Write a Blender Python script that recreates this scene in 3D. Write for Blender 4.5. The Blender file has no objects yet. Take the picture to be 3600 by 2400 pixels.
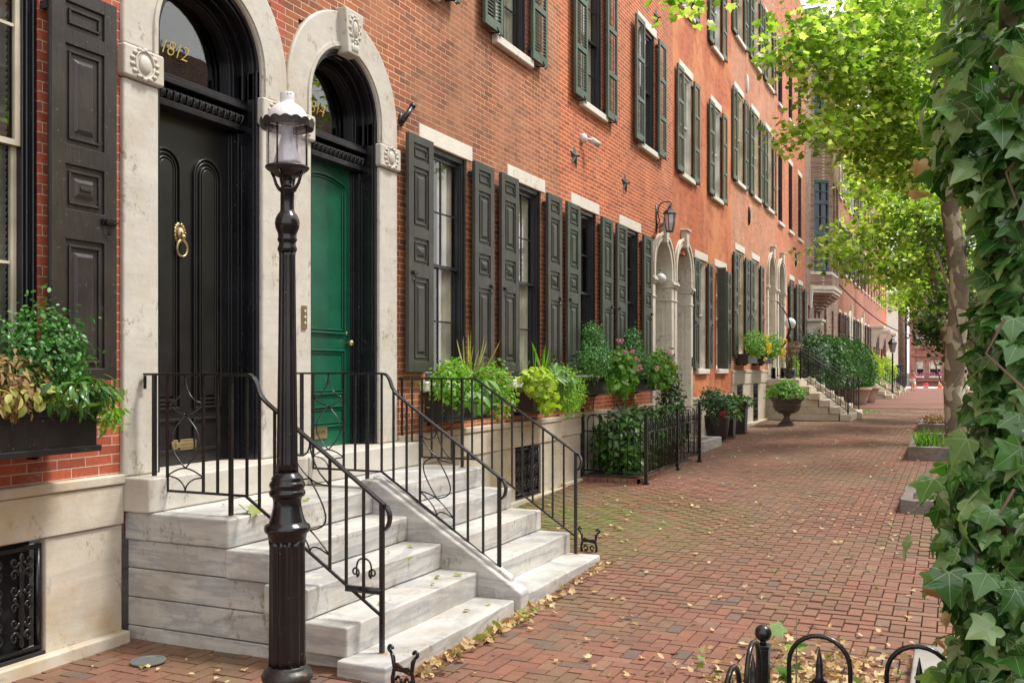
import bpy, math, random
from mathutils import Vector, Matrix, noise
import numpy as np
R = math.radians
random.seed(7)
rs = np.random.RandomState(11)
S = bpy.context.scene
COL = S.collection

# ------------------------------------------------------------------ camera
cam = bpy.data.cameras.new('camera')
camo = bpy.data.objects.new('camera', cam); COL.objects.link(camo)
cam.sensor_fit = 'HORIZONTAL'; cam.sensor_width = 36.0; cam.lens = 34.1
cam.shift_y = 97.0 / 3600.0
cam.clip_start = 0.05; cam.clip_end = 1000.0
camo.location = (0, 0, 1.75)
camo.rotation_euler = (R(90), 0, R(24.444 - 90))
S.camera = camo

# ------------------------------------------------------------------ sky, sun, exposure
SUN_EL, SUN_AZ = 60.0, -58.0            # azimuth from +x towards +y
w = bpy.data.worlds.new('World'); S.world = w; w.use_nodes = True
wn, wl = w.node_tree.nodes, w.node_tree.links
bg = wn['Background']
sky = wn.new('ShaderNodeTexSky'); sky.sky_type = 'NISHITA'; sky.sun_disc = False
sky.sun_elevation = R(SUN_EL); sky.sun_rotation = R(90 - SUN_AZ)
sky.air_density = 1.0; sky.dust_density = 2.0
tcn = wn.new('ShaderNodeTexCoord')
ns = wn.new('ShaderNodeTexNoise'); ns.inputs['Scale'].default_value = 2.2; ns.inputs['Detail'].default_value = 6
cr = wn.new('ShaderNodeValToRGB'); cr.color_ramp.elements[0].position = 0.30; cr.color_ramp.elements[1].position = 0.50
mx = wn.new('ShaderNodeMix'); mx.data_type = 'RGBA'
wl.new(tcn.outputs['Generated'], ns.inputs['Vector']); wl.new(ns.outputs['Fac'], cr.inputs['Fac'])
wl.new(cr.outputs['Color'], mx.inputs['Factor']); wl.new(sky.outputs['Color'], mx.inputs['A'])
mx.inputs['B'].default_value = (11.0, 10.9, 10.7, 1)      # bright cloud cover, sky radiance units
wl.new(mx.outputs['Result'], bg.inputs['Color'])
bg.inputs['Strength'].default_value = 0.115
sun = bpy.data.lights.new('sun', 'SUN'); sun.energy = 3.2; sun.angle = R(12); sun.color = (1, .965, .90)
so = bpy.data.objects.new('sun', sun); COL.objects.link(so)
sd = Vector((math.cos(R(SUN_EL)) * math.cos(R(SUN_AZ)), math.cos(R(SUN_EL)) * math.sin(R(SUN_AZ)), math.sin(R(SUN_EL))))
so.rotation_euler = sd.to_track_quat('Z', 'Y').to_euler(); so.location = (0, 0, 30)
S.view_settings.view_transform = 'Standard'; S.view_settings.look = 'None'
S.view_settings.exposure = 0.56; S.view_settings.gamma = 1
S.cycles.max_bounces = 8; S.cycles.diffuse_bounces = 4; S.cycles.transparent_max_bounces = 16
S.cycles.glossy_bounces = 3; S.cycles.transmission_bounces = 4
S.cycles.use_denoising = True

W = 5.05                                 # the facade plane
def zg(x):
    pts = [(-60, -.05), (7, -.05), (14, .12), (28, .25), (50, .22), (100, .1), (400, .1)]
    for (a, b), (e, g) in zip(pts, pts[1:]):
        if a <= x <= e: return b + (g - b) * (x - a) / (e - a)
    return .1

# ------------------------------------------------------------------ materials
MAT = {}
class NT:
    def __init__(s, name):
        m = bpy.data.materials.new(name); m.use_nodes = True; s.m = m
        s.n, s.l = m.node_tree.nodes, m.node_tree.links
        s.p = s.n['Principled BSDF']; s.out = s.n['Material Output']
    def new(s, t, **k):
        n = s.n.new(t)
        for a, v in k.items(): setattr(n, a, v)
        return n
    def link(s, a, b): s.l.new(a, b)
    def pos(s):
        if not hasattr(s, '_g'): s._g = s.new('ShaderNodeNewGeometry')
        return s._g.outputs['Position']
    def island(s):
        s.pos(); return s._g.outputs['Random Per Island']
    def noise(s, scale, detail=4, rough=.5, vec=None, dist=0, col=False):
        n = s.new('ShaderNodeTexNoise'); n.inputs['Scale'].default_value = scale
        n.inputs['Detail'].default_value = detail; n.inputs['Roughness'].default_value = rough
        n.inputs['Distortion'].default_value = dist
        s.link(vec if vec is not None else s.pos(), n.inputs['Vector'])
        return n.outputs['Color' if col else 'Fac']
    def ramp(s, fac, stops):
        n = s.new('ShaderNodeValToRGB'); e = n.color_ramp.elements
        while len(e) < len(stops): e.new(.5)
        for q, (p, c) in zip(e, stops):
            q.position = p
            c = (c, c, c) if isinstance(c, (int, float)) else c
            q.color = (*c, 1)
        s.link(fac, n.inputs['Fac']); return n.outputs['Color']
    def mix(s, fac, a, b, mode='MIX'):
        n = s.new('ShaderNodeMix', data_type='RGBA', blend_type=mode)
        for v, k in ((fac, 'Factor'), (a, 'A'), (b, 'B')):
            i = n.inputs[k]
            if hasattr(v, 'links'): s.link(v, i)
            elif isinstance(v, (int, float)): i.default_value = v if k == 'Factor' else (v, v, v, 1)
            else: i.default_value = (*v, 1)
        return n.outputs['Result']
    def math(s, op, a, b=0, c=None):
        n = s.new('ShaderNodeMath', operation=op)
        for i, v in enumerate((a, b, c)):
            if v is None: continue
            if hasattr(v, 'links'): s.link(v, n.inputs[i])
            else: n.inputs[i].default_value = v
        return n.outputs[0]
    def mapped(s, scale, rot=(0, 0, 0)):
        n = s.new('ShaderNodeMapping'); n.inputs['Scale'].default_value = scale
        n.inputs['Rotation'].default_value = rot
        s.link(s.pos(), n.inputs['Vector']); return n.outputs[0]
    def col(s, v):
        if hasattr(v, 'links'): s.link(v, s.p.inputs['Base Color'])
        else: s.p.inputs['Base Color'].default_value = (*v, 1)
    def rough(s, v):
        if hasattr(v, 'links'): s.link(v, s.p.inputs['Roughness'])
        else: s.p.inputs['Roughness'].default_value = v
    def bump(s, h, strength=.3, dist=.01):
        n = s.new('ShaderNodeBump'); n.inputs['Strength'].default_value = strength
        n.inputs['Distance'].default_value = dist
        s.link(h, n.inputs['Height']); s.link(n.outputs[0], s.p.inputs['Normal'])
    def done(s, key): MAT[key] = s.m; return s.m

def paint(key, c, rough=.35, worn=.0, var=.25, bump=.15, metal=0.0, chip=(.3, .27, .22)):
    t = NT(key)
    n = t.noise(3.0, 5); a = tuple(x * (1 - var) for x in c); b = tuple(min(1, x * (1 + var)) for x in c)
    cc = t.mix(t.ramp(n, [(.35, 0), (.65, 1)]), a, b)
    if worn:
        f = t.ramp(t.noise(38, 6, .7), [(.66 - worn * .1, 0), (.69 - worn * .1, 1)])
        cc = t.mix(f, cc, chip)
    t.col(cc); t.p.inputs['Metallic'].default_value = metal
    t.rough(t.math('ADD', t.math('MULTIPLY', t.noise(14, 4), .25), rough - .12))
    if bump:
        st = t.noise(60, 3, .6, vec=t.mapped((1, 1, .12)))
        t.bump(st, bump, .004)
    return t.done(key)

def brick_mat(key, c1, c2, mortar, soot=(.05, .035, .03), soot_amt=.35, msize=.006, wash=None, wash_amt=0, floor_moss=False):
    t = NT(key)
    sx = t.new('ShaderNodeSeparateXYZ'); t.link(t.pos(), sx.inputs[0])
    u = t.math('ADD', sx.outputs[0], sx.outputs[1])
    wob = t.math('MULTIPLY', t.math('SUBTRACT', t.noise(1.3, 3), .5), .018)
    v = t.math('ADD', sx.outputs[2], wob)
    cb = t.new('ShaderNodeCombineXYZ'); t.link(u, cb.inputs[0]); t.link(v, cb.inputs[1])
    bt = t.new('ShaderNodeTexBrick'); t.link(cb.outputs[0], bt.inputs['Vector'])
    bt.inputs['Scale'].default_value = 1; bt.inputs['Brick Width'].default_value = .215
    bt.inputs['Row Height'].default_value = .0625; bt.inputs['Mortar Size'].default_value = msize * .5
    bt.inputs['Mortar Smooth'].default_value = .25; bt.inputs['Bias'].default_value = -.1
    bt.inputs['Color1'].default_value = (*c1, 1); bt.inputs['Color2'].default_value = (*c2, 1)
    bt.inputs['Mortar'].default_value = (*mortar, 1)
    # a second colour per brick from a white noise on the brick cell
    bt2 = t.new('ShaderNodeTexBrick'); t.link(cb.outputs[0], bt2.inputs['Vector'])
    for k in ('Scale', 'Brick Width', 'Row Height', 'Mortar Size', 'Mortar Smooth'):
        bt2.inputs[k].default_value = bt.inputs[k].default_value
    bt2.inputs['Bias'].default_value = -.55; bt2.inputs['Color1'].default_value = (1, 1, 1, 1)
    bt2.inputs['Color2'].default_value = (.42, .38, .40, 1); bt2.inputs['Mortar'].default_value = (1, 1, 1, 1)
    bt2.inputs['Mortar Size'].default_value = 0
    c = t.mix(.75, bt.outputs['Color'], bt2.outputs['Color'], 'MULTIPLY')
    big = t.noise(.55, 5, .6)
    c = t.mix(t.math('MULTIPLY', t.ramp(big, [(.45, 0), (.68, 1)]), soot_amt), c, soot)
    fine = t.noise(42, 4, .65)
    c = t.mix(.5, c, t.ramp(fine, [(.3, .55), (.7, 1.25)]), 'MULTIPLY')
    streak = t.noise(2.2, 4, .6, vec=t.mapped((1, 1, .25)))
    c = t.mix(.45, c, t.ramp(streak, [(.3, .68), (.7, 1.2)]), 'MULTIPLY')
    drip = t.noise(2.6, 5, .7, vec=t.mapped((1.6, 1.6, .10)))
    c = t.mix(t.math('MULTIPLY', t.ramp(drip, [(.55, 0), (.75, 1)]), .35), c, soot)
    pale = t.math('MULTIPLY', t.ramp(t.noise(.9, 6, .75, vec=t.mapped((1, 1, 1.4))), [(.58, 0), (.64, 1)]), .22)
    c = t.mix(pale, c, mortar)
    if wash:
        f = t.ramp(t.noise(1.1, 5, .65), [(.46, 0), (.62, 1)])
        c = t.mix(t.math('MULTIPLY', f, wash_amt), c, wash)
    t.col(c); t.rough(.86)
    h = t.math('SUBTRACT', t.math('MULTIPLY', fine, .35), bt.outputs['Fac'])
    t.bump(h, .55, .006)
    return t.done(key)

def marble(key, c, vein, stain, vs=1.0, stain_amt=.5, veins=.45, grain=.42):
    t = NT(key)
    n1 = t.noise(1.1 * vs, 7, .62, dist=.55, vec=t.mapped((.5, .7, 3.4), (.05, .03, 0)))
    v = t.ramp(n1, [(.38, 0), (.50, 1), (.54, .3), (.68, 0)])
    cc = t.mix(t.math('MULTIPLY', v, veins), c, vein)
    gr = t.noise(5, 5, .6, vec=t.mapped((.6, .6, 9), (.04, .02, 0)))
    cc = t.mix(grain, cc, t.ramp(gr, [(.3, .70), (.65, 1.08)]), 'MULTIPLY')
    n3 = t.noise(5 * vs, 6, .65); cc = t.mix(.4, cc, t.ramp(n3, [(.3, .72), (.68, 1.12)]), 'MULTIPLY')
    st = t.ramp(t.noise(1.9, 6, .68, vec=t.mapped((1.2, 1.2, 1))), [(.45, 0), (.72, 1)])
    cc = t.mix(t.math('MULTIPLY', st, stain_amt), cc, stain)
    pit = t.ramp(t.noise(20, 6, .75, vec=t.mapped((1, 1, .6))), [(.54, 0), (.61, 1)])
    pm = t.ramp(t.noise(2.6, 4, .6), [(.50, 0), (.60, 1)])
    cc = t.mix(t.math('MULTIPLY', t.math('MULTIPLY', pit, pm), .62), cc, (.13, .09, .055))
    t.col(cc); t.rough(.62)
    t.bump(t.math('ADD', t.noise(30, 5, .6), t.math('MULTIPLY', n3, 1.5)), .35, .006)
    return t.done(key)

def leaf(key, c1, c2, c3=None, trans=.35, rough=.45, vein=None, tint=(1.5, 1.7, .5)):
    t = NT(key)
    r = t.island()
    stops = [(0, c1), (.6, c2)] + ([(1, c3)] if c3 else [])
    cc = t.ramp(r, stops)
    cc = t.mix(.35, cc, t.ramp(t.noise(16, 3), [(.35, .7), (.65, 1.25)]), 'MULTIPLY')
    if vein:
        uv = t.new('ShaderNodeUVMap'); sp = t.new('ShaderNodeSeparateXYZ'); t.link(uv.outputs[0], sp.inputs[0])
        acc = None
        for a in vein[1]:
            ca, sa = math.cos(R(a)), math.sin(R(a))
            al = t.math('ADD', t.math('MULTIPLY', sp.outputs[0], ca), t.math('MULTIPLY', sp.outputs[1], sa))
            pe = t.math('ABSOLUTE', t.math('SUBTRACT', t.math('MULTIPLY', sp.outputs[0], sa), t.math('MULTIPLY', sp.outputs[1], ca)))
            thick = t.math('SUBTRACT', .015, t.math('MULTIPLY', al, .012))
            f = t.math('MULTIPLY', t.math('LESS_THAN', pe, thick), t.math('GREATER_THAN', al, 0))
            acc = f if acc is None else t.math('MAXIMUM', acc, f)
        cc = t.mix(t.math('MULTIPLY', acc, .6), cc, vein[0])
    t.col(cc); t.rough(rough)
    t.p.inputs['Specular IOR Level'].default_value = .5
    tr = t.new('ShaderNodeBsdfTranslucent')
    tc = t.mix(1.0, cc, tint, 'MULTIPLY'); t.link(tc, tr.inputs['Color'])
    ms = t.new('ShaderNodeMixShader'); ms.inputs[0].default_value = trans
    t.link(t.p.outputs[0], ms.inputs[1]); t.link(tr.outputs[0], ms.inputs[2]); t.link(ms.outputs[0], t.out.inputs[0])
    return t.done(key)

brick_mat('brick_red', (.46, .10, .042), (.34, .075, .036), (.55, .45, .36), soot_amt=.05, msize=.007)
brick_mat('brick_brown', (.42, .125, .045), (.26, .076, .034), (.66, .49, .32), soot_amt=.45, msize=.010, wash=(.54, .25, .13), wash_amt=.40)
brick_mat('brick_orange', (.54, .118, .028), (.40, .08, .024), (.78, .53, .36), soot_amt=.10, soot=(.22, .06, .03), msize=.011, wash=(.40, .15, .09), wash_amt=.3)
brick_mat('brick_painted', (.55, .15, .058), (.49, .125, .05), (.58, .22, .12), soot_amt=.22, soot=(.33, .13, .08), msize=.003, wash=(.64, .25, .10), wash_amt=.75)
brick_mat('brick_warm', (.52, .14, .052), (.38, .10, .042), (.80, .58, .38), soot_amt=.12, soot=(.22, .08, .05), msize=.015, wash=(.52, .27, .19), wash_amt=.5)
brick_mat('brick_coral', (.56, .155, .068), (.46, .125, .056), (.78, .46, .29), soot_amt=.05, msize=.013)
brick_mat('brick_grey', (.36, .20, .15), (.22, .12, .10), (.58, .52, .44), soot_amt=.15, msize=.012)
brick_mat('brick_dusky', (.40, .145, .09), (.34, .12, .078), (.55, .36, .27), soot_amt=.1)
brick_mat('brick_pink', (.46, .18, .12), (.40, .155, .105), (.58, .36, .27), soot_amt=.1)
marble('marble_white', (.54, .525, .49), (.22, .23, .255), (.30, .24, .17), 1.3, .6, .62)
marble('marble_door', (.68, .63, .53), (.45, .44, .42), (.46, .38, .26), 1.0, .45, .25, .2)
marble('marble_cream', (.60, .54, .44), (.42, .38, .32), (.44, .31, .15), .8, .8, .4, .2)
marble('stone_surround', (.55, .52, .46), (.42, .40, .36), (.40, .33, .22), .8, .6, .3, .15)
marble('lintel_stone', (.72, .68, .60), (.58, .55, .5), (.5, .42, .3), .5, .25, .2, .15)
paint('slab_stone', (.24, .23, .205), .85, .2, .2, .4)
marble('granite', (.22, .20, .18), (.08, .08, .08), (.13, .085, .05), 4.0, .8, .7)
paint('black_gloss', (.010, .010, .013), .20, .08, .3, .12, chip=(.12, .12, .13))
paint('black_door', (.010, .010, .010), .34, 0, .3, .12)
paint('iron', (.010, .010, .011), .27, .12, .3, .3, chip=(.10, .06, .04))
paint('lamp_black', (.007, .007, .008), .20, .05, .3, .25, chip=(.12, .09, .06))
paint('iron_rust', (.016, .013, .012), .42, .6, .4, .5, chip=(.14, .07, .035))
paint('shutter_charcoal', (.030, .026, .022), .36, .25, .25, .5, chip=(.13, .12, .11))
paint('shutter_olive', (.042, .041, .034), .40, .1, .18, .3, chip=(.12, .12, .1))
paint('shutter_green', (.042, .053, .038), .44, .1, .2, .3, chip=(.13, .15, .12))
paint('louvre_green', (.058, .092, .062), .48, .1, .25, .3, chip=(.2, .24, .2))
paint('door_green', (.006, .088, .045), .3, 0, .2, .1)
paint('frame_dark', (.016, .018, .022), .33, 0, .3, .15)
paint('frame_teal', (.05, .10, .11), .45)
paint('frame_white', (.62, .60, .55), .5)
paint('frame_cream', (.56, .50, .38), .5)
paint('planter_black', (.018, .017, .018), .4, .05, .3, .1)
paint('planter_bronze', (.075, .058, .045), .6, .2, .35, .4)
paint('terracotta', (.34, .24, .17), .8, .1, .2, .4)
paint('brass', (.42, .33, .17), .4, .3, .3, .3, metal=.85, chip=(.15, .11, .06))
paint('gold', (.85, .62, .12), .4, 0, .1, 0, metal=.6)
paint('white_enamel', (.62, .62, .61), .45, .45, .1, .3, chip=(.08, .06, .05))
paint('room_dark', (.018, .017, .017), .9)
paint('curtain', (.58, .53, .42), .9)
paint('blind', (.36, .34, .30), .8)
paint('star_green', (.06, .085, .075), .6, .3)
paint('steel', (.35, .38, .37), .45, .2, .2, .2, metal=.7)
paint('bark_twig', (.16, .11, .08), .85)
paint('cable_black', (.02, .02, .02), .6)
paint('orange_plastic', (.75, .16, .02), .5)
paint('red_plastic', (.6, .02, .015), .4)
paint('cloth_pink', (.62, .25, .24), .9)
paint('cloth_white', (.7, .66, .62), .9)
paint('skin', (.45, .26, .18), .6)
paint('hair', (.12, .08, .05), .7)
paint('blue_paint', (.02, .03, .10), .5)
paint('brownstone', (.30, .13, .10), .8, 0, .2, .4)
paint('rust_stain', (.30, .17, .09), .85, 0, .4, .2)
paint('soil', (.045, .03, .02), .95, 0, .5, .8)
paint('asphalt_pale', (.45, .44, .43), .9)
paint('white_stone', (.66, .62, .55), .8)
IVA = (90, 35, 145, -15, 195)
leaf('leaf_plane', (.07, .16, .02), (.24, .38, .05), (.62, .70, .30), .62, .34, tint=(1.45, 1.55, .7))
leaf('leaf_plane_far', (.20, .30, .03), (.32, .44, .05), (.5, .6, .12), .6, .5)
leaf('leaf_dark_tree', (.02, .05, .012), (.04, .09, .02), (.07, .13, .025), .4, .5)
leaf('leaf_ivy', (.03, .10, .022), (.08, .215, .045), (.30, .46, .20), .30, .24, vein=((.40, .54, .32), IVA))
MAT['leaf_ivy'].node_tree.nodes['Principled BSDF'].inputs['Specular IOR Level'].default_value = .75
leaf('leaf_fern', (.10, .24, .015), (.17, .36, .02), (.24, .42, .04), .35, .5)
leaf('leaf_chartreuse', (.26, .40, .02), (.34, .46, .03), (.40, .50, .06), .35, .5)
leaf('leaf_hosta', (.10, .22, .04), (.12, .26, .05), None, .3, .45, vein=((.6, .62, .45), (90,)))
leaf('leaf_box', (.035, .12, .03), (.06, .19, .038), (.11, .28, .05), .25, .4)
leaf('leaf_geranium', (.06, .17, .02), (.12, .27, .03), (.22, .38, .06), .35, .45)
leaf('leaf_skimmia', (.03, .09, .02), (.055, .15, .03), (.12, .23, .05), .25, .3)
leaf('leaf_yew', (.015, .055, .018), (.03, .09, .025), (.05, .13, .03), .2, .5)
leaf('leaf_hedge', (.028, .10, .018), (.045, .14, .022), (.075, .19, .03), .25, .45)
leaf('leaf_dry', (.34, .20, .08), (.26, .16, .07), (.40, .30, .12), .3, .7, tint=(1, .9, .6))
leaf('leaf_fallen', (.55, .42, .22), (.40, .24, .10), (.62, .54, .30), .15, .7, tint=(1, .9, .6))
leaf('leaf_fallen_green', (.10, .20, .03), (.22, .26, .05), (.30, .30, .07), .2, .6)
leaf('leaf_cream', (.50, .42, .14), (.40, .40, .12), (.25, .30, .06), .3, .6)
leaf('leaf_ivy_dead', (.50, .36, .18), (.40, .2, .08), None, .2, .6)
leaf('petal_pink', (.72, .20, .36), (.80, .34, .48), None, .3, .6, tint=(1, .8, .9))
leaf('petal_yellow', (.78, .56, .02), (.85, .68, .06), None, .3, .6, tint=(1, 1, .6))
leaf('petal_red', (.25, .01, .03), (.35, .03, .05), None, .2, .6, tint=(1, .6, .6))

def m_glass():
    t = NT('window_glass'); n, l = t.n, t.l
    tr = t.new('ShaderNodeBsdfTransparent'); tr.inputs[0].default_value = (.80, .83, .83, 1)
    gl = t.new('ShaderNodeBsdfGlossy'); gl.inputs['Roughness'].default_value = .015
    t.pos(); dt = t.new('ShaderNodeVectorMath', operation='DOT_PRODUCT'); l.new(t._g.outputs['Normal'], dt.inputs[0]); l.new(t._g.outputs['Incoming'], dt.inputs[1])
    fr = t.math('ADD', .10, t.math('MULTIPLY', .90, t.math('POWER', t.math('SUBTRACT', 1.0, t.math('ABSOLUTE', dt.outputs['Value'])), 4.0)))
    bp = t.new('ShaderNodeBump'); bp.inputs['Strength'].default_value = .10; bp.inputs['Distance'].default_value = .01
    l.new(t.noise(2.4, 2), bp.inputs['Height']); l.new(bp.outputs[0], gl.inputs['Normal'])
    ms = t.new('ShaderNodeMixShader'); l.new(fr, ms.inputs[0])
    l.new(tr.outputs[0], ms.inputs[1]); l.new(gl.outputs[0], ms.inputs[2]); l.new(ms.outputs[0], t.out.inputs[0])
    t.done('window_glass')
m_glass()
def m_lampglass():
    t = NT('lamp_glass'); l = t.l
    tr = t.new('ShaderNodeBsdfTransparent'); tr.inputs[0].default_value = (.96, .96, .97, 1)
    gl = t.new('ShaderNodeBsdfGlossy'); gl.inputs['Roughness'].default_value = .05
    df = t.new('ShaderNodeBsdfDiffuse'); df.inputs[0].default_value = (.6, .6, .62, 1)
    t.pos(); dt = t.new('ShaderNodeVectorMath', operation='DOT_PRODUCT'); l.new(t._g.outputs['Normal'], dt.inputs[0]); l.new(t._g.outputs['Incoming'], dt.inputs[1])
    lw = t.math('ADD', .05, t.math('MULTIPLY', .95, t.math('POWER', t.math('SUBTRACT', 1.0, t.math('ABSOLUTE', dt.outputs['Value'])), 4.0)))
    m1 = t.new('ShaderNodeMixShader'); l.new(lw, m1.inputs[0]); l.new(tr.outputs[0], m1.inputs[1]); l.new(gl.outputs[0], m1.inputs[2])
    m2 = t.new('ShaderNodeMixShader'); l.new(t.ramp(t.noise(14, 4), [(.40, .06), (.7, .38)]), m2.inputs[0])
    l.new(m1.outputs[0], m2.inputs[1]); l.new(df.outputs[0], m2.inputs[2]); l.new(m2.outputs[0], t.out.inputs[0])
    t.done('lamp_glass')
m_lampglass()
def m_mantle():
    t = NT('frosted_glass'); l = t.l
    tr = t.new('ShaderNodeBsdfTranslucent'); tr.inputs[0].default_value = (.85, .86, .9, 1)
    df = t.new('ShaderNodeBsdfGlossy'); df.inputs[0].default_value = (.8, .8, .85, 1); df.inputs['Roughness'].default_value = .4
    ms = t.new('ShaderNodeMixShader'); ms.inputs[0].default_value = .4
    l.new(tr.outputs[0], ms.inputs[1]); l.new(df.outputs[0], ms.inputs[2]); l.new(ms.outputs[0], t.out.inputs[0])
    t.done('frosted_glass')
m_mantle()
def m_paver():
    t = NT('paver')
    c = t.ramp(t.island(), [(0, (.155, .066, .044)), (.3, (.20, .080, .051)), (.55, (.228, .090, .054)), (.8, (.18, .078, .052)), (.93, (.225, .118, .075)), (.975, (.12, .078, .066)), (1, (.10, .072, .064))])
    c = t.mix(.55, c, t.ramp(t.noise(34, 5, .65), [(.3, .6), (.7, 1.3)]), 'MULTIPLY')
    c = t.mix(t.math('MULTIPLY', t.ramp(t.noise(.35, 5, .6), [(.40, 0), (.62, 1)]), .52), c, (.15, .100, .058))
    c = t.mix(t.math('MULTIPLY', t.ramp(t.noise(.8, 6, .7), [(.50, 0), (.64, 1)]), .42), c, (.14, .118, .055))
    c = t.mix(t.math('MULTIPLY', t.ramp(t.noise(2.3, 6, .75), [(.52, 0), (.66, 1)]), .5), c, (.085, .06, .042))
    sx = t.new('ShaderNodeSeparateXYZ'); t.link(t.pos(), sx.inputs[0])
    # moss that grows in the damp strip beside the basement windows
    mo = t.math('MULTIPLY', t.ramp(sx.outputs[0], [(0, 0), (1, 1)]), 1)
    cb = t.new('ShaderNodeVectorMath', operation='DISTANCE'); t.link(t.pos(), cb.inputs[0]); cb.inputs[1].default_value = (10.4, 4.3, 0)
    near = t.math('SUBTRACT', 1.0, t.math('MULTIPLY', cb.outputs['Value'], .34)); near = t.math('MAXIMUM', near, 0)
    c = t.mix(t.math('MULTIPLY', t.math('MULTIPLY', near, 1.5), t.ramp(t.noise(3.5, 5, .7), [(.38, 0), (.6, .8)])), c, (.10, .13, .02))
    t.col(c); t.rough(t.math('ADD', t.math('MULTIPLY', t.noise(6, 4), .4), .52)); t.bump(t.noise(60, 5, .7), .4, .004)
    t.done('paver')
m_paver()
def m_far():
    t = NT('far_paving')
    bt = t.new('ShaderNodeTexBrick'); t.link(t.pos(), bt.inputs['Vector'])
    bt.inputs['Scale'].default_value = 1; bt.inputs['Brick Width'].default_value = .2; bt.inputs['Row Height'].default_value = .1
    bt.inputs['Mortar Size'].default_value = .004
    bt.inputs['Color1'].default_value = (.17, .065, .045, 1); bt.inputs['Color2'].default_value = (.21, .08, .055, 1); bt.inputs['Mortar'].default_value = (.1, .07, .05, 1)
    t.col(t.mix(.5, bt.outputs['Color'], t.ramp(t.noise(.8, 5), [(.3, .7), (.7, 1.2)]), 'MULTIPLY')); t.rough(.8); t.done('far_paving')
m_far()
def m_bark():
    t = NT('plane_bark')
    v = t.new('ShaderNodeTexVoronoi'); v.inputs['Scale'].default_value = 7
    nz = t.noise(3, 4, col=True)
    ad = t.mix(.18, t.mapped((1, 1, .55)), nz, 'ADD'); t.link(ad, v.inputs['Vector'])
    sp = t.new('ShaderNodeSeparateColor'); t.link(v.outputs['Color'], sp.inputs[0])
    c = t.ramp(sp.outputs[0], [(0, (.16, .125, .09)), (.42, (.20, .16, .11)), (.46, (.40, .36, .27)), (.75, (.46, .42, .32)), (.78, (.24, .2, .13)), (1, (.13, .10, .07))])
    c = t.mix(.4, c, t.ramp(t.noise(25, 4), [(.3, .7), (.7, 1.2)]), 'MULTIPLY')
    t.col(c); t.rough(.85); t.bump(t.noise(20, 5), .5, .02); t.done('plane_bark')
m_bark()

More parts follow.
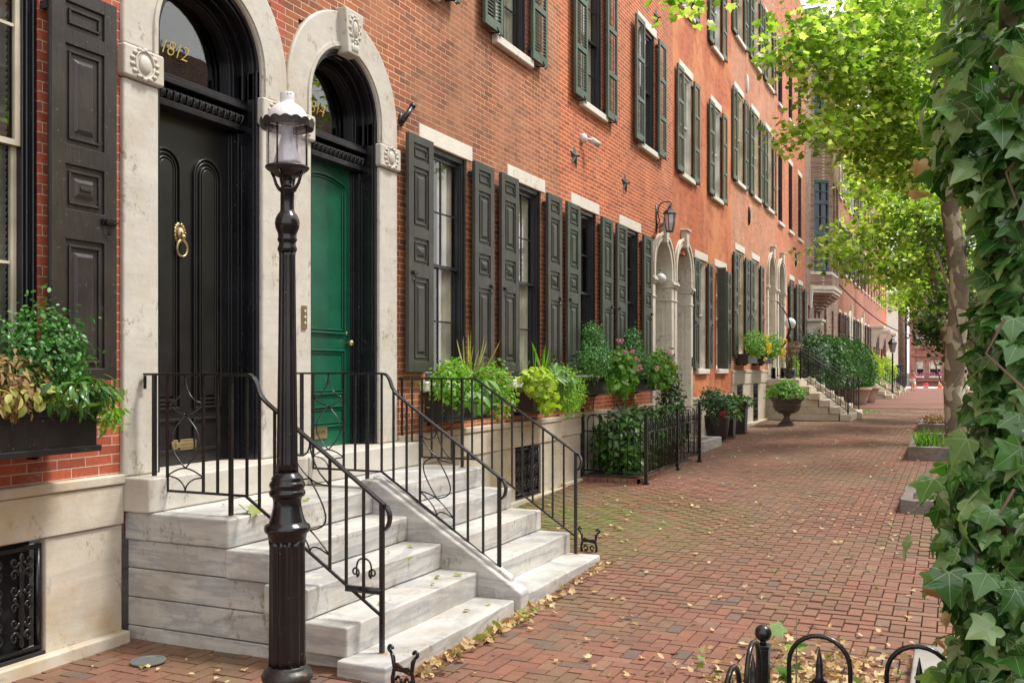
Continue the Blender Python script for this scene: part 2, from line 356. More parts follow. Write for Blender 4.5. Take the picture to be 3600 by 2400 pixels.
# ------------------------------------------------------------------ mesh helpers
class M:
    def __init__(s): s.v = []; s.f = []
    def add(s, vs, fs):
        o = len(s.v); s.v += [tuple(p) for p in vs]; s.f += [tuple(i + o for i in f) for f in fs]; return s
    def box(s, x0, x1, y0, y1, z0, z1):
        return s.add([(x0, y0, z0), (x1, y0, z0), (x1, y1, z0), (x0, y1, z0), (x0, y0, z1), (x1, y0, z1), (x1, y1, z1), (x0, y1, z1)],
                     [(0, 3, 2, 1), (4, 5, 6, 7), (0, 1, 5, 4), (1, 2, 6, 5), (2, 3, 7, 6), (3, 0, 4, 7)])
    def extr(s, poly, axis, a, b):
        """closed 2-D polygon extruded along an axis; poly gives the other two coordinates in order"""
        n = len(poly)
        def P(p, t):
            return {'x': (t, p[0], p[1]), 'y': (p[0], t, p[1]), 'z': (p[0], p[1], t)}[axis]
        vs = [P(p, a) for p in poly] + [P(p, b) for p in poly]
        fs = [tuple(range(n - 1, -1, -1)), tuple(range(n, 2 * n))] + [(i, (i + 1) % n, n + (i + 1) % n, n + i) for i in range(n)]
        return s.add(vs, fs)
    def tube(s, path, r, n=8, cap=True):
        path = [Vector(p) for p in path]; k = len(path)
        rr = r if isinstance(r, (list, tuple)) else [r] * k
        vs = []; up = None
        for i, p in enumerate(path):
            d = (path[min(i + 1, k - 1)] - path[max(i - 1, 0)])
            if d.length < 1e-9: d = Vector((0, 0, 1))
            d.normalize()
            if up is None:
                up = Vector((0, 0, 1)) if abs(d.z) < .9 else Vector((1, 0, 0))
            u = (up - d * up.dot(d)); u = u.normalized() if u.length > 1e-6 else Vector((1, 0, 0)); up = u
            v = d.cross(u)
            off = math.pi / 4 if n == 4 else 0
            for j in range(n):
                a = 2 * math.pi * j / n + off
                q = rr[i] * (1.414 if n == 4 else 1)
                vs.append(p + u * (math.cos(a) * q) + v * (math.sin(a) * q))
        fs = []
        for i in range(k - 1):
            for j in range(n):
                a, b = i * n + j, i * n + (j + 1) % n
                fs.append((a, b, b + n, a + n))
        if cap: fs.append(tuple(range(n - 1, -1, -1))); fs.append(tuple((k - 1) * n + j for j in range(n)))
        return s.add(vs, fs)
    def lathe(s, prof, c=(0, 0, 0), n=24, flute=0, fd=0):
        vs = []; fs = []
        for (r, z) in prof:
            for j in range(n):
                a = 2 * math.pi * j / n
                q = r
                if flute and fd: q = r * (1 - fd * (0.5 + 0.5 * math.cos(a * flute)))
                vs.append((c[0] + q * math.cos(a), c[1] + q * math.sin(a), c[2] + z))
        for i in range(len(prof) - 1):
            for j in range(n):
                a, b = i * n + j, i * n + (j + 1) % n
                fs.append((a, b, b + n, a + n))
        fs.append(tuple(range(n - 1, -1, -1))); fs.append(tuple((len(prof) - 1) * n + j for j in range(n)))
        return s.add(vs, fs)
    def sphere(s, c, r, n=12, sc=(1, 1, 1)):
        vs = []; fs = []; k = max(6, n // 2)
        for i in range(k + 1):
            t = math.pi * i / k
            for j in range(n):
                a = 2 * math.pi * j / n
                vs.append((c[0] + r * sc[0] * math.sin(t) * math.cos(a), c[1] + r * sc[1] * math.sin(t) * math.sin(a), c[2] + r * sc[2] * math.cos(t)))
        for i in range(k):
            for j in range(n):
                a, b = i * n + j, i * n + (j + 1) % n
                fs.append((a, a + n, b + n, b))
        return s.add(vs, fs)
    def arch(s, cx, cz, r0, r1, y0, y1, a0=0, a1=180, n=28, zb=None):
        """ring between r0 and r1 in the x-z plane, extruded y0..y1; zb adds straight legs down to zb"""
        pts = []
        for i in range(n + 1):
            a = R(a0 + (a1 - a0) * i / n); pts.append((math.cos(a), math.sin(a)))
        out = [(cx + r1 * p[0], cz + r1 * p[1]) for p in pts]; inn = [(cx + r0 * p[0], cz + r0 * p[1]) for p in pts]
        if zb is not None:
            out = [(out[0][0], zb)] + out + [(out[-1][0], zb)]; inn = [(inn[0][0], zb)] + inn + [(inn[-1][0], zb)]
        k = len(out); vs = []
        for y in (y0, y1):
            vs += [(p[0], y, p[1]) for p in out] + [(p[0], y, p[1]) for p in inn]
        fs = []
        for i in range(k - 1):
            fs += [(i, k + i, k + i + 1, i + 1), (2 * k + i, 2 * k + i + 1, 3 * k + i + 1, 3 * k + i),
                   (i, i + 1, 2 * k + i + 1, 2 * k + i), (k + i, 3 * k + i, 3 * k + i + 1, k + i + 1)]
        fs += [(0, 2 * k, 3 * k, k), (k - 1, 2 * k - 1, 4 * k - 1, 3 * k - 1)]
        return s.add(vs, fs)
    def disc(s, cx, cz, r, y0, y1, a0=0, a1=180, n=28, zb=None):
        poly = [(cx + r * math.cos(R(a0 + (a1 - a0) * i / n)), cz + r * math.sin(R(a0 + (a1 - a0) * i / n))) for i in range(n + 1)]
        if zb is not None: poly = [(cx + r, zb)] + poly + [(cx - r, zb)]
        return s.extr(poly, 'y', y0, y1)
    def mesh(s, name, mat, smooth=False):
        me = bpy.data.meshes.new(name)
        me.from_pydata(s.v, [], s.f); me.update()
        if mat: me.materials.append(MAT[mat])
        if smooth: me.polygons.foreach_set('use_smooth', [True] * len(me.polygons))
        return me

ORG = {}
def org(o): return ORG.get(o.name, Vector((0, 0, 0)))
def tag(o, label=None, cat=None, group=None, kind=None):
    if label: o['label'] = label
    if cat: o['category'] = cat
    if group: o['group'] = group
    if kind: o['kind'] = kind
    return o
def thing(name, loc, label, cat, group=None):
    o = bpy.data.objects.new(name, None); COL.objects.link(o); o.location = loc; o.empty_display_size = .1
    ORG[o.name] = Vector(loc); return tag(o, label, cat, group)
def build(m, name, mat, parent=None, smooth=False, bevel=0, seg=2, ang=35, recalc=True):
    """m holds world coordinates; the object keeps them relative to its parent's origin"""
    o0 = org(parent) if parent else Vector((0, 0, 0))
    if parent is None and m.v:
        xs = np.array(m.v); lo = xs.min(0); hi = xs.max(0); o0 = Vector(((lo[0] + hi[0]) / 2, (lo[1] + hi[1]) / 2, lo[2]))
    m2 = M(); m2.v = [(a[0] - o0.x, a[1] - o0.y, a[2] - o0.z) for a in m.v]; m2.f = m.f
    me = m2.mesh(name, mat, smooth)
    if recalc: fixn(me)
    o = bpy.data.objects.new(name, me); COL.objects.link(o)
    if parent: o.parent = parent
    else: o.location = o0
    ORG[o.name] = o0
    if bevel:
        b = o.modifiers.new('bevel', 'BEVEL'); b.width = bevel; b.segments = seg; b.limit_method = 'ANGLE'; b.angle_limit = R(ang)
        if not smooth and len(me.polygons) < 4000:
            me.polygons.foreach_set('use_smooth', [True] * len(me.polygons)); b.harden_normals = True
    return o
import bmesh
def fixn(me):
    bm = bmesh.new(); bm.from_mesh(me); bmesh.ops.recalc_face_normals(bm, faces=bm.faces); bm.to_mesh(me); bm.free()
TPL = {}
def inst(name, me, parent, loc, bevel=0):
    """a part placed from a shared mesh; loc in world coordinates"""
    o = bpy.data.objects.new(name, me); COL.objects.link(o)
    p = org(parent) if parent else Vector((0, 0, 0))
    o.parent = parent; o.location = Vector(loc) - p; ORG[o.name] = Vector(loc)
    if bevel:
        b = o.modifiers.new('bevel', 'BEVEL'); b.width = bevel; b.segments = 1; b.limit_method = 'ANGLE'
    return o
def tpl(key, fn, mat, smooth=False):
    if key not in TPL:
        m = M(); fn(m); me = m.mesh(key, mat, smooth); fixn(me); TPL[key] = me
    return TPL[key]
def copy_tree(o, parent=None, loc=None):
    c = o.copy(); COL.objects.link(c); c.parent = parent
    if loc is not None: c.location = loc
    ORG[c.name] = Vector(loc) if loc is not None else org(o)
    for ch in list(o.children): copy_tree(ch, c)
    return c

# ------------------------------------------------------------------ facades
def wall_mesh(x0, x1, z0, z1, holes, rev=.12, y=W, thick=.35):
    """front face with rectangular holes, reveals going inwards, sides and top"""
    m = M()
    xs = sorted({x0, x1} | {h[0] for h in holes} | {h[1] for h in holes})
    zs = sorted({z0, z1} | {h[2] for h in holes} | {h[3] for h in holes})
    xs = [x for x in xs if x0 <= x <= x1]; zs = [z for z in zs if z0 <= z <= z1]
    idx = {}
    def V(i, j):
        if (i, j) not in idx: idx[(i, j)] = len(m.v); m.v.append((xs[i], y, zs[j]))
        return idx[(i, j)]
    for i in range(len(xs) - 1):
        for j in range(len(zs) - 1):
            cx, cz = (xs[i] + xs[i + 1]) / 2, (zs[j] + zs[j + 1]) / 2
            if any(h[0] < cx < h[1] and h[2] < cz < h[3] for h in holes): continue
            m.f.append((V(i, j), V(i + 1, j), V(i + 1, j + 1), V(i, j + 1)))
    for (a, b, c, d, *r) in holes:
        q = y + (r[0] if r else rev)
        m.add([(a, y, c), (a, q, c), (a, q, d), (a, y, d)], [(0, 1, 2, 3)])
        m.add([(b, y, c), (b, y, d), (b, q, d), (b, q, c)], [(0, 1, 2, 3)])
        m.add([(a, y, c), (b, y, c), (b, q, c), (a, q, c)], [(0, 1, 2, 3)])
        m.add([(a, y, d), (a, q, d), (b, q, d), (b, y, d)], [(0, 1, 2, 3)])
    m.add([(x0, y, z1), (x1, y, z1), (x1, y + 9, z1), (x0, y + 9, z1)], [(0, 1, 2, 3)])
    m.add([(x0, y, z0), (x0, y + 9, z0), (x0, y + 9, z1), (x0, y, z1)], [(0, 1, 2, 3)])
    m.add([(x1, y, z0), (x1, y, z1), (x1, y + 9, z1), (x1, y + 9, z0)], [(0, 1, 2, 3)])
    return m

# window templates, local origin at the bottom middle of the opening, y = 0 on the wall face, +y inwards
def win_frame(w, h, fw=.06, dy=.03):
    def f(m):
        a = w / 2
        for s in (-1, 1):
            xa, xb = sorted((s * a, s * (a - fw)))
            m.box(xa, xb, dy, .17, 0, h)
            xa, xb = sorted((s * (a - fw), s * (a - fw - .015)))
            m.box(xa, xb, dy + .02, .17, .03, h - fw)
            xa, xb = sorted((s * (a - .002), s * (a - .03)))
            m.box(xa, xb, dy - .018, dy, 0, h)
        m.box(-a + fw, a - fw, dy, .17, h - fw, h)
        m.box(-a + fw + .015, a - fw - .015, dy + .02, .17, h - fw - .015, h - fw)
        m.box(-a + fw, a - fw, dy + .01, .17, 0, .03)
    return f
def win_sash(w, h, cols, rows, fw=.06, lower=True):
    def f(m):
        a = w / 2 - fw - .015
        mid = h * .50
        for (z0, z1, y0, y1) in ((.03, mid + .02, .100, .128), (mid - .02, h - fw - .015, .066, .094)):
            m.box(-a, -a + .035, y0, y1, z0, z1); m.box(a - .035, a, y0, y1, z0, z1)
            m.box(-a + .035, a - .035, y0, y1, z0, z0 + (.06 if z0 < .1 else .035)); m.box(-a + .035, a - .035, y0, y1, z1 - .035, z1)
            for c in range(1, cols):
                x = -a + .035 + (2 * a - .07) * c / cols
                m.box(x - .009, x + .009, y0 + .004, y1 - .004, z0 + .03, z1 - .03)
            for r in range(1, rows):
                z = z0 + (z1 - z0) * r / rows
                m.box(-a + .04, a - .04, y0 + .006, y1 - .006, z - .009, z + .009)
    return f
def win_pane(w, h, fw=.06):
    def f(m):
        a = w / 2 - fw - .03; mid = h * .5
        m.add([(-a, .114, .05), (a, .114, .05), (a, .114, mid), (-a, .114, mid)], [(0, 1, 2, 3)])
        m.add([(-a, .080, mid), (a, .080, mid), (a, .080, h - fw - .03), (-a, .080, h - fw - .03)], [(0, 1, 2, 3)])
    return f
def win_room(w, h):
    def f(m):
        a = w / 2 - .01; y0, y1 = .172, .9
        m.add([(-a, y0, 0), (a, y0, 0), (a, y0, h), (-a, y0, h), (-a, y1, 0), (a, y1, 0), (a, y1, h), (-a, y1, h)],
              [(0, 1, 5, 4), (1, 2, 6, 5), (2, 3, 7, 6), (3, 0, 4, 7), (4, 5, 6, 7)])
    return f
def win_curtain(w, h, frac, sides=(-1, 1)):
    def f(m):
        a = w / 2 - .09
        for s in sides:
            n = 24; vs = []; fs = []
            for i in range(n + 1):
                x = s * (a - frac * w * i / n); y = .150 + .012 * math.sin(i * 1.9) + .005 * math.sin(i * 4.1)
                vs += [(x, y, .05), (x, y, h - .1)]
            for i in range(n): fs.append((2 * i, 2 * i + 2, 2 * i + 3, 2 * i + 1))
            m.add(vs, fs)
    return f
def win_blind(w, h, z0, slats=True):
    def f(m):
        a = w / 2 - .1; z = h - .1
        while z > z0:
            m.add([(-a, .145, z), (a, .145, z), (a, .165, z - .038), (-a, .165, z - .038)], [(0, 1, 2, 3)]); z -= .04
    return f
def sill_f(w, t=.11, out=.075, ext=.10):
    def f(m): m.box(-w / 2 - ext, w / 2 + ext, -out, .06, -t, -.001)
    return f
def lintel_f(w, h0=.17, ext=.13):
    def f(m): m.box(-w / 2 - ext, w / 2 + ext, -.012, .05, .001, h0)
    return f

def shutter_panel(w, h, pattern):
    """solid panelled shutter, local origin bottom left, front face towards -y; pattern = [(z0,z1,nested)] in fractions"""
    def f(m):
        t = .042; st = .10 * w / .5
        m.box(0, w, -t + .016, 0, 0, h)
        m.box(0, st, -t, -t + .016, 0, h); m.box(w - st, w, -t, -t + .016, 0, h)
        zs = 0
        for (a, b, nest) in pattern:
            a *= h; b *= h
            m.box(st, w - st, -t, -t + .016, zs, a); zs = b
            x0, x1 = st + .03, w - st - .03; z0, z1 = a + .035, b - .035; d = .014; y = -t + .016
            # sunken ring moulding and a raised field
            m.box(x0, x1, y - d, y, z0, z0 + .014); m.box(x0, x1, y - d, y, z1 - .014, z1)
            m.box(x0, x0 + .014, y - d, y, z0 + .014, z1 - .014); m.box(x1 - .014, x1, y - d, y, z0 + .014, z1 - .014)
            x0 += .045; x1 -= .045; z0 += .045; z1 -= .045
            if x1 > x0 + .03 and z1 > z0 + .03:
                fx = .022
                m.add([(x0, y, z0), (x1, y, z0), (x1, y, z1), (x0, y, z1), (x0 + fx, y - .016, z0 + fx), (x1 - fx, y - .016, z0 + fx), (x1 - fx, y - .016, z1 - fx), (x0 + fx, y - .016, z1 - fx)],
                      [(0, 1, 5, 4), (1, 2, 6, 5), (2, 3, 7, 6), (3, 0, 4, 7), (4, 5, 6, 7)])
                if nest:
                    m.box(x0 + fx + .012, x1 - fx - .012, y - .026, y - .014, (z0 + z1) / 2 - .012, (z0 + z1) / 2 + .012)
        m.box(st, w - st, -t, -t + .016, zs, h)
    return f
PAT4 = [(.045, .40, 0), (.455, .565, 1), (.61, .865, 0), (.895, .965, 1)]
PAT4A = [(.03, .36, 0), (.435, .55, 1), (.60, .855, 0), (.893, .963, 1)]
PATC = [(.045, .40, 0), (.46, .575, 0), (.61, .84, 0), (.865, .97, 0)]
def shutter_louvre(w, h, secs=3):
    def f(m):
        t = .038; st = .06
        m.box(0, st, -t, 0, 0, h); m.box(w - st, w, -t, 0, 0, h)
        zz = [0] + [h * k / secs for k in range(1, secs)] + [h]
        for k, z in enumerate(zz):
            a, b = (0, .11) if k == 0 else ((h - .08, h) if k == secs else (z - .035, z + .035))
            m.box(st, w - st, -t, 0, a, b)
        for k in range(secs):
            a = zz[k] + (.11 if k == 0 else .035); b = zz[k + 1] - (.08 if k == secs - 1 else .035)
            n = max(6, int((b - a) / .042))
            for i in range(n):
                z = a + (i + .5) * (b - a) / n
                m.add([(st, -t + .002, z - .026), (w - st, -t + .002, z - .026), (w - st, -.003, z + .016), (st, -.003, z + .016),
                       (st, -t + .002, z - .018), (w - st, -t + .002, z - .018), (w - st, -.003, z + .024), (st, -.003, z + .024)],
                      [(0, 3, 2, 1), (4, 5, 6, 7), (0, 1, 5, 4), (1, 2, 6, 5), (2, 3, 7, 6), (3, 0, 4, 7)])
            m.box(w / 2 - .007, w / 2 + .007, -t - .012, -t, a + .03, b - .03)
    return f
def bolt_f(w, z, side):
    def f(m):
        x = .05 if side < 0 else w - .13
        m.box(x, x + .11, -.058, -.043, z, z + .035); m.tube([(x + .01, -.063, z + .018), (x + .12, -.063, z + .018)], .006, 6)
        pts = [(x + .05 + .018 * math.cos(a), -.05, z - .06 + .018 * math.sin(a)) for a in [i * math.pi / 5 for i in range(11)]]
        m.tube(pts, .004, 5)
        m.box(x - .3 * 0 + .02, x + .04, -.07, -.043, z + .003, z + .032)
    return f
def catch_f(w):
    def f(m):
        m.tube([(w * .62, .05, -.02), (w * .62, -.06, -.03), (w * .62, -.07, -.05)], .009, 6)
        m.tube([(w * .62 - .05, -.066, .02), (w * .62, -.068, -.02), (w * .62 + .03, -.07, -.075)], [.007, .011, .005], 6)
    return f
def hinge_f(side, h):
    def f(m):
        xa, xb = (-.01, .10) if side > 0 else (-.10, .01)
        m.box(xa, xb, -.006, .05, -.025, .025)
    return f

def window(house, cx, z, w, h, frame, cols=2, rows=2, curtain=None, blind=0, sill=True, lintel=True, sash=None, lint_ext=.13, stone='lintel_stone', sill_t=.11, pane=True):
    key = f'{w:.2f}_{h:.2f}_{frame}_{cols}{rows}'
    o = inst('window', tpl('frame' + key, win_frame(w, h), frame), house, (cx, W, z), .004)
    L = (cx, W, z)
    inst('sash', tpl('sash' + key + str(sash), win_sash(w, h, cols, rows), sash or frame), o, L)
    if pane: inst('pane', tpl('pane%.2f%.2f' % (w, h), win_pane(w, h), 'window_glass'), o, L)
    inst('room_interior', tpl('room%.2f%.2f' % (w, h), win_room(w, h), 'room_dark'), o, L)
    if curtain: inst('curtain', tpl('cur%.2f%.2f%s' % (w, h, curtain), win_curtain(w, h, *curtain), 'curtain'), o, L)
    if blind: inst('blind', tpl('bli%.2f%.2f%.2f' % (w, h, blind), win_blind(w, h, blind), 'blind'), o, L)
    if sill: inst('sill', tpl('sill%.2f%.2f' % (w, sill_t), sill_f(w, sill_t), stone), o, L, .012)
    if lintel: inst('lintel', tpl('lint%.2f%.2f' % (w, lint_ext), lintel_f(w, .17, lint_ext), stone), o, (cx, W, z + h), .008)
    return o
def shutters(house, cx, z, w, h, sw, mat, style='panel', pat=PAT4, dz=(0, 0), sides=(-1, 1), secs=3, bolt=True, off=.065):
    for s in sides:
        x = cx - w / 2 - sw if s < 0 else cx + w / 2 + .005
        zz = z + dz[0 if s < 0 else 1]
        if style == 'panel': me = tpl(f'sh{sw:.2f}{h:.2f}{mat}{id(pat)}', shutter_panel(sw, h, pat), mat)
        else: me = tpl(f'lv{sw:.2f}{h:.2f}{mat}{secs}', shutter_louvre(sw, h, secs), mat)
        y = W - off
        o = inst('shutter', me, house, (x, y, zz), .003 if style == 'panel' else 0)
        hx = x + sw if s < 0 else x
        for hz in (h * .06, h * .94): inst('hinge', tpl(f'hinge{s}', hinge_f(s, h), 'frame_dark'), o, (hx, y, zz + hz))
        if bolt and style == 'panel': inst('bolt', tpl(f'bolt{sw:.2f}{s}{h:.2f}', bolt_f(sw, h * .41, s), 'iron'), o, (x, y, zz))
        if bolt and style != 'panel': inst('catch', tpl(f'catch{sw:.2f}', catch_f(sw), 'iron'), o, (x, y, zz))

def grille_mesh(w, h, fw=.03):
    """ornate cast basement grille: frame, balusters and scrolls"""
    m = M()
    m.box(0, w, 0, .03, 0, fw); m.box(0, w, 0, .03, h - fw, h); m.box(0, fw, 0, .03, fw, h - fw); m.box(w - fw, w, 0, .03, fw, h - fw)
    n = max(2, round(w / .2)); cw = (w - 2 * fw) / n
    for i in range(n):
        x = fw + cw * (i + .5)
        m.lathe([(.008, fw), (.02, .06), (.012, .10), (.02, .2), (.026, h * .35), (.014, h * .5), (.024, h * .53), (.012, h * .57), (.018, h * .7), (.026, h * .78), (.012, h * .84), (.02, h * .9), (.008, h - fw)], (x, .015, 0), 8)
        for s in (-1, 1):
            for (zc, r, t) in ((.16, .034, 1), (.30, .03, -1), (.44, .028, 1), (.60, .032, -1), (.74, .03, 1), (.86, .03, -1)):
                zc *= h; p = []
                for k in range(15):
                    a = k * .5 ; q = r * (1 - k / 18)
                    p.append((x + s * (.048 - q * math.cos(a)), .012, zc + t * q * 1.2 * math.sin(a)))
                m.tube(p, [.012 - .0004 * k for k in range(15)], 6)
            m.sphere((x + s * .05, .01, h * .52), .018, 8)
    return m
def plinth(house, x0, x1, ledge, bandb, zb, grilles, mat, gr_h=None, base=True):
    """stone basement: projecting ledge, top band, blocks and openings with cast grilles"""
    m = M(); m.box(x0, x1, W - .055, W + .08, ledge - .065, ledge + .0)
    build(m, 'stone_ledge', mat, house, bevel=.012)
    m = M(); m.box(x0, x1, W - .04, W + .08, bandb, ledge - .068); build(m, 'stone_band', mat, house, bevel=.01)
    xs = x0
    for (a, b) in sorted(grilles) + [(x1, x1)]:
        n = 1 if a - xs < 1.6 else 2
        for k in range(n):
            p, q = xs + (a - xs) * k / n, xs + (a - xs) * (k + 1) / n
            if q - p > .02: m = M(); m.box(p + .002, q - .002, W - .022, W + .08, zb - .25, bandb - .003); build(m, 'stone_base', mat, house, bevel=.01)
        xs = b
    if base:
        m = M(); m.box(x0, x1, W - .10, W - .02, zb - .3, zb + .045); build(m, 'stone_kerb', mat, house, bevel=.015)
    for (a, b) in grilles:
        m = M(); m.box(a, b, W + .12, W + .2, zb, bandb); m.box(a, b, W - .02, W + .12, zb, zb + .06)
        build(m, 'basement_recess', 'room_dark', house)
        g = grille_mesh(b - a - .03, bandb - zb - .1)
        me = g.mesh('basement_grille', 'iron', True); fixn(me)
        inst('basement_grille', me, house, (a + .015, W - .005, zb + .07))

def text_mesh(txt, size, ext, mat, shear=0, space=1):
    c = bpy.data.curves.new('lettering', 'FONT'); c.body = txt; c.size = size; c.extrude = ext; c.align_x = 'CENTER'; c.align_y = 'CENTER'
    c.shear = shear; c.space_character = space; c.resolution_u = 3; c.offset = -size * .022
    o = bpy.data.objects.new('lettering', c); COL.objects.link(o)
    bpy.context.view_layer.update()
    me = bpy.data.meshes.new_from_object(o.evaluated_get(bpy.context.evaluated_depsgraph_get()))
    bpy.data.objects.remove(o); me.materials.clear(); me.materials.append(MAT[mat])
    me.transform(Matrix.Rotation(R(90), 4, 'X'))
    return me

# stone arch surround with impost blocks; returns nothing, adds parts to house
def arch_surround(house, cx, hw, ro, czen, zbase, block, mat, key=True, dy=.03, depth=.3, carved=True, wl=None, wr=None):
    wl = wl or (ro - hw); wr = wr or (ro - hw)
    for s, ww in ((-1, wl), (1, wr)):
        m = M(); a, b = sorted((cx + s * hw, cx + s * (hw + ww)))
        m.box(a, b, W - dy, W + .05, zbase, block[0] - .002)
        build(m, 'door_pier', mat, house, bevel=.018)
        a2, b2 = (a - .025, b + .02) if s > 0 else (a - .02, b + .025)
        m = M(); m.box(a2, b2, W - dy - .03, W + .05, block[0], block[1])
        ib = build(m, 'impost_block', mat, house, bevel=.02)
        if carved:
            m = M(); bx = (a + b) / 2; bz = (block[0] + block[1]) / 2; y = W - dy - .032
            m.sphere((bx, y, bz), .055, 14, (1, .4, 1.15))
            pts = [(bx + .082 * math.cos(t), y, bz + .092 * math.sin(t)) for t in [k * math.pi / 12 for k in range(25)]]
            m.tube(pts, .009, 6)
            for k in range(14):
                t = k * math.pi / 7 + .2; m.sphere((bx + .112 * math.cos(t), y, bz + .098 * math.sin(t)), .019, 8, (1.2, .6, .8))
            build(m, 'carving', mat, ib, smooth=True)
    m = M()
    m.arch(cx, czen, hw, ro, W - dy, W + .05, n=40, zb=block[1] + .002)
    build(m, 'door_arch', mat, house, bevel=.018, ang=50)
    m = M(); m.arch(cx, czen, hw + .02, hw + .055, W - dy - .014, W - dy, n=40, zb=block[1] + .002); build(m, 'arch_fillet', mat, house)
    if key:
        m = M(); z0, z1 = czen + hw - .05, czen + ro + .02
        m.extr([(cx - .10, z0), (cx + .10, z0), (cx + .15, z1), (cx - .15, z1)], 'y', W - dy - .08, W + .1)
        kb = build(m, 'keystone', mat, house, bevel=.015)
        m = M(); zc = (z0 + z1) / 2 + .03; y = W - dy - .082
        m.sphere((cx, y, zc), .06, 14, (.75, .35, 1.25))
        m.tube([(cx + .062 * math.cos(t), y, zc + .095 * math.sin(t)) for t in [k * math.pi / 12 for k in range(25)]], .01, 6)
        for k in range(12):
            t = k * math.pi / 6; m.sphere((cx + .085 * math.cos(t), y, zc + .12 * math.sin(t)), .018, 8, (1, .6, 1))
        for k in (-1, 0, 1): m.sphere((cx + k * .035, y, zc - .17), .024, 8, (.8, .5, 1.5))
        build(m, 'carving', mat, kb, smooth=True)

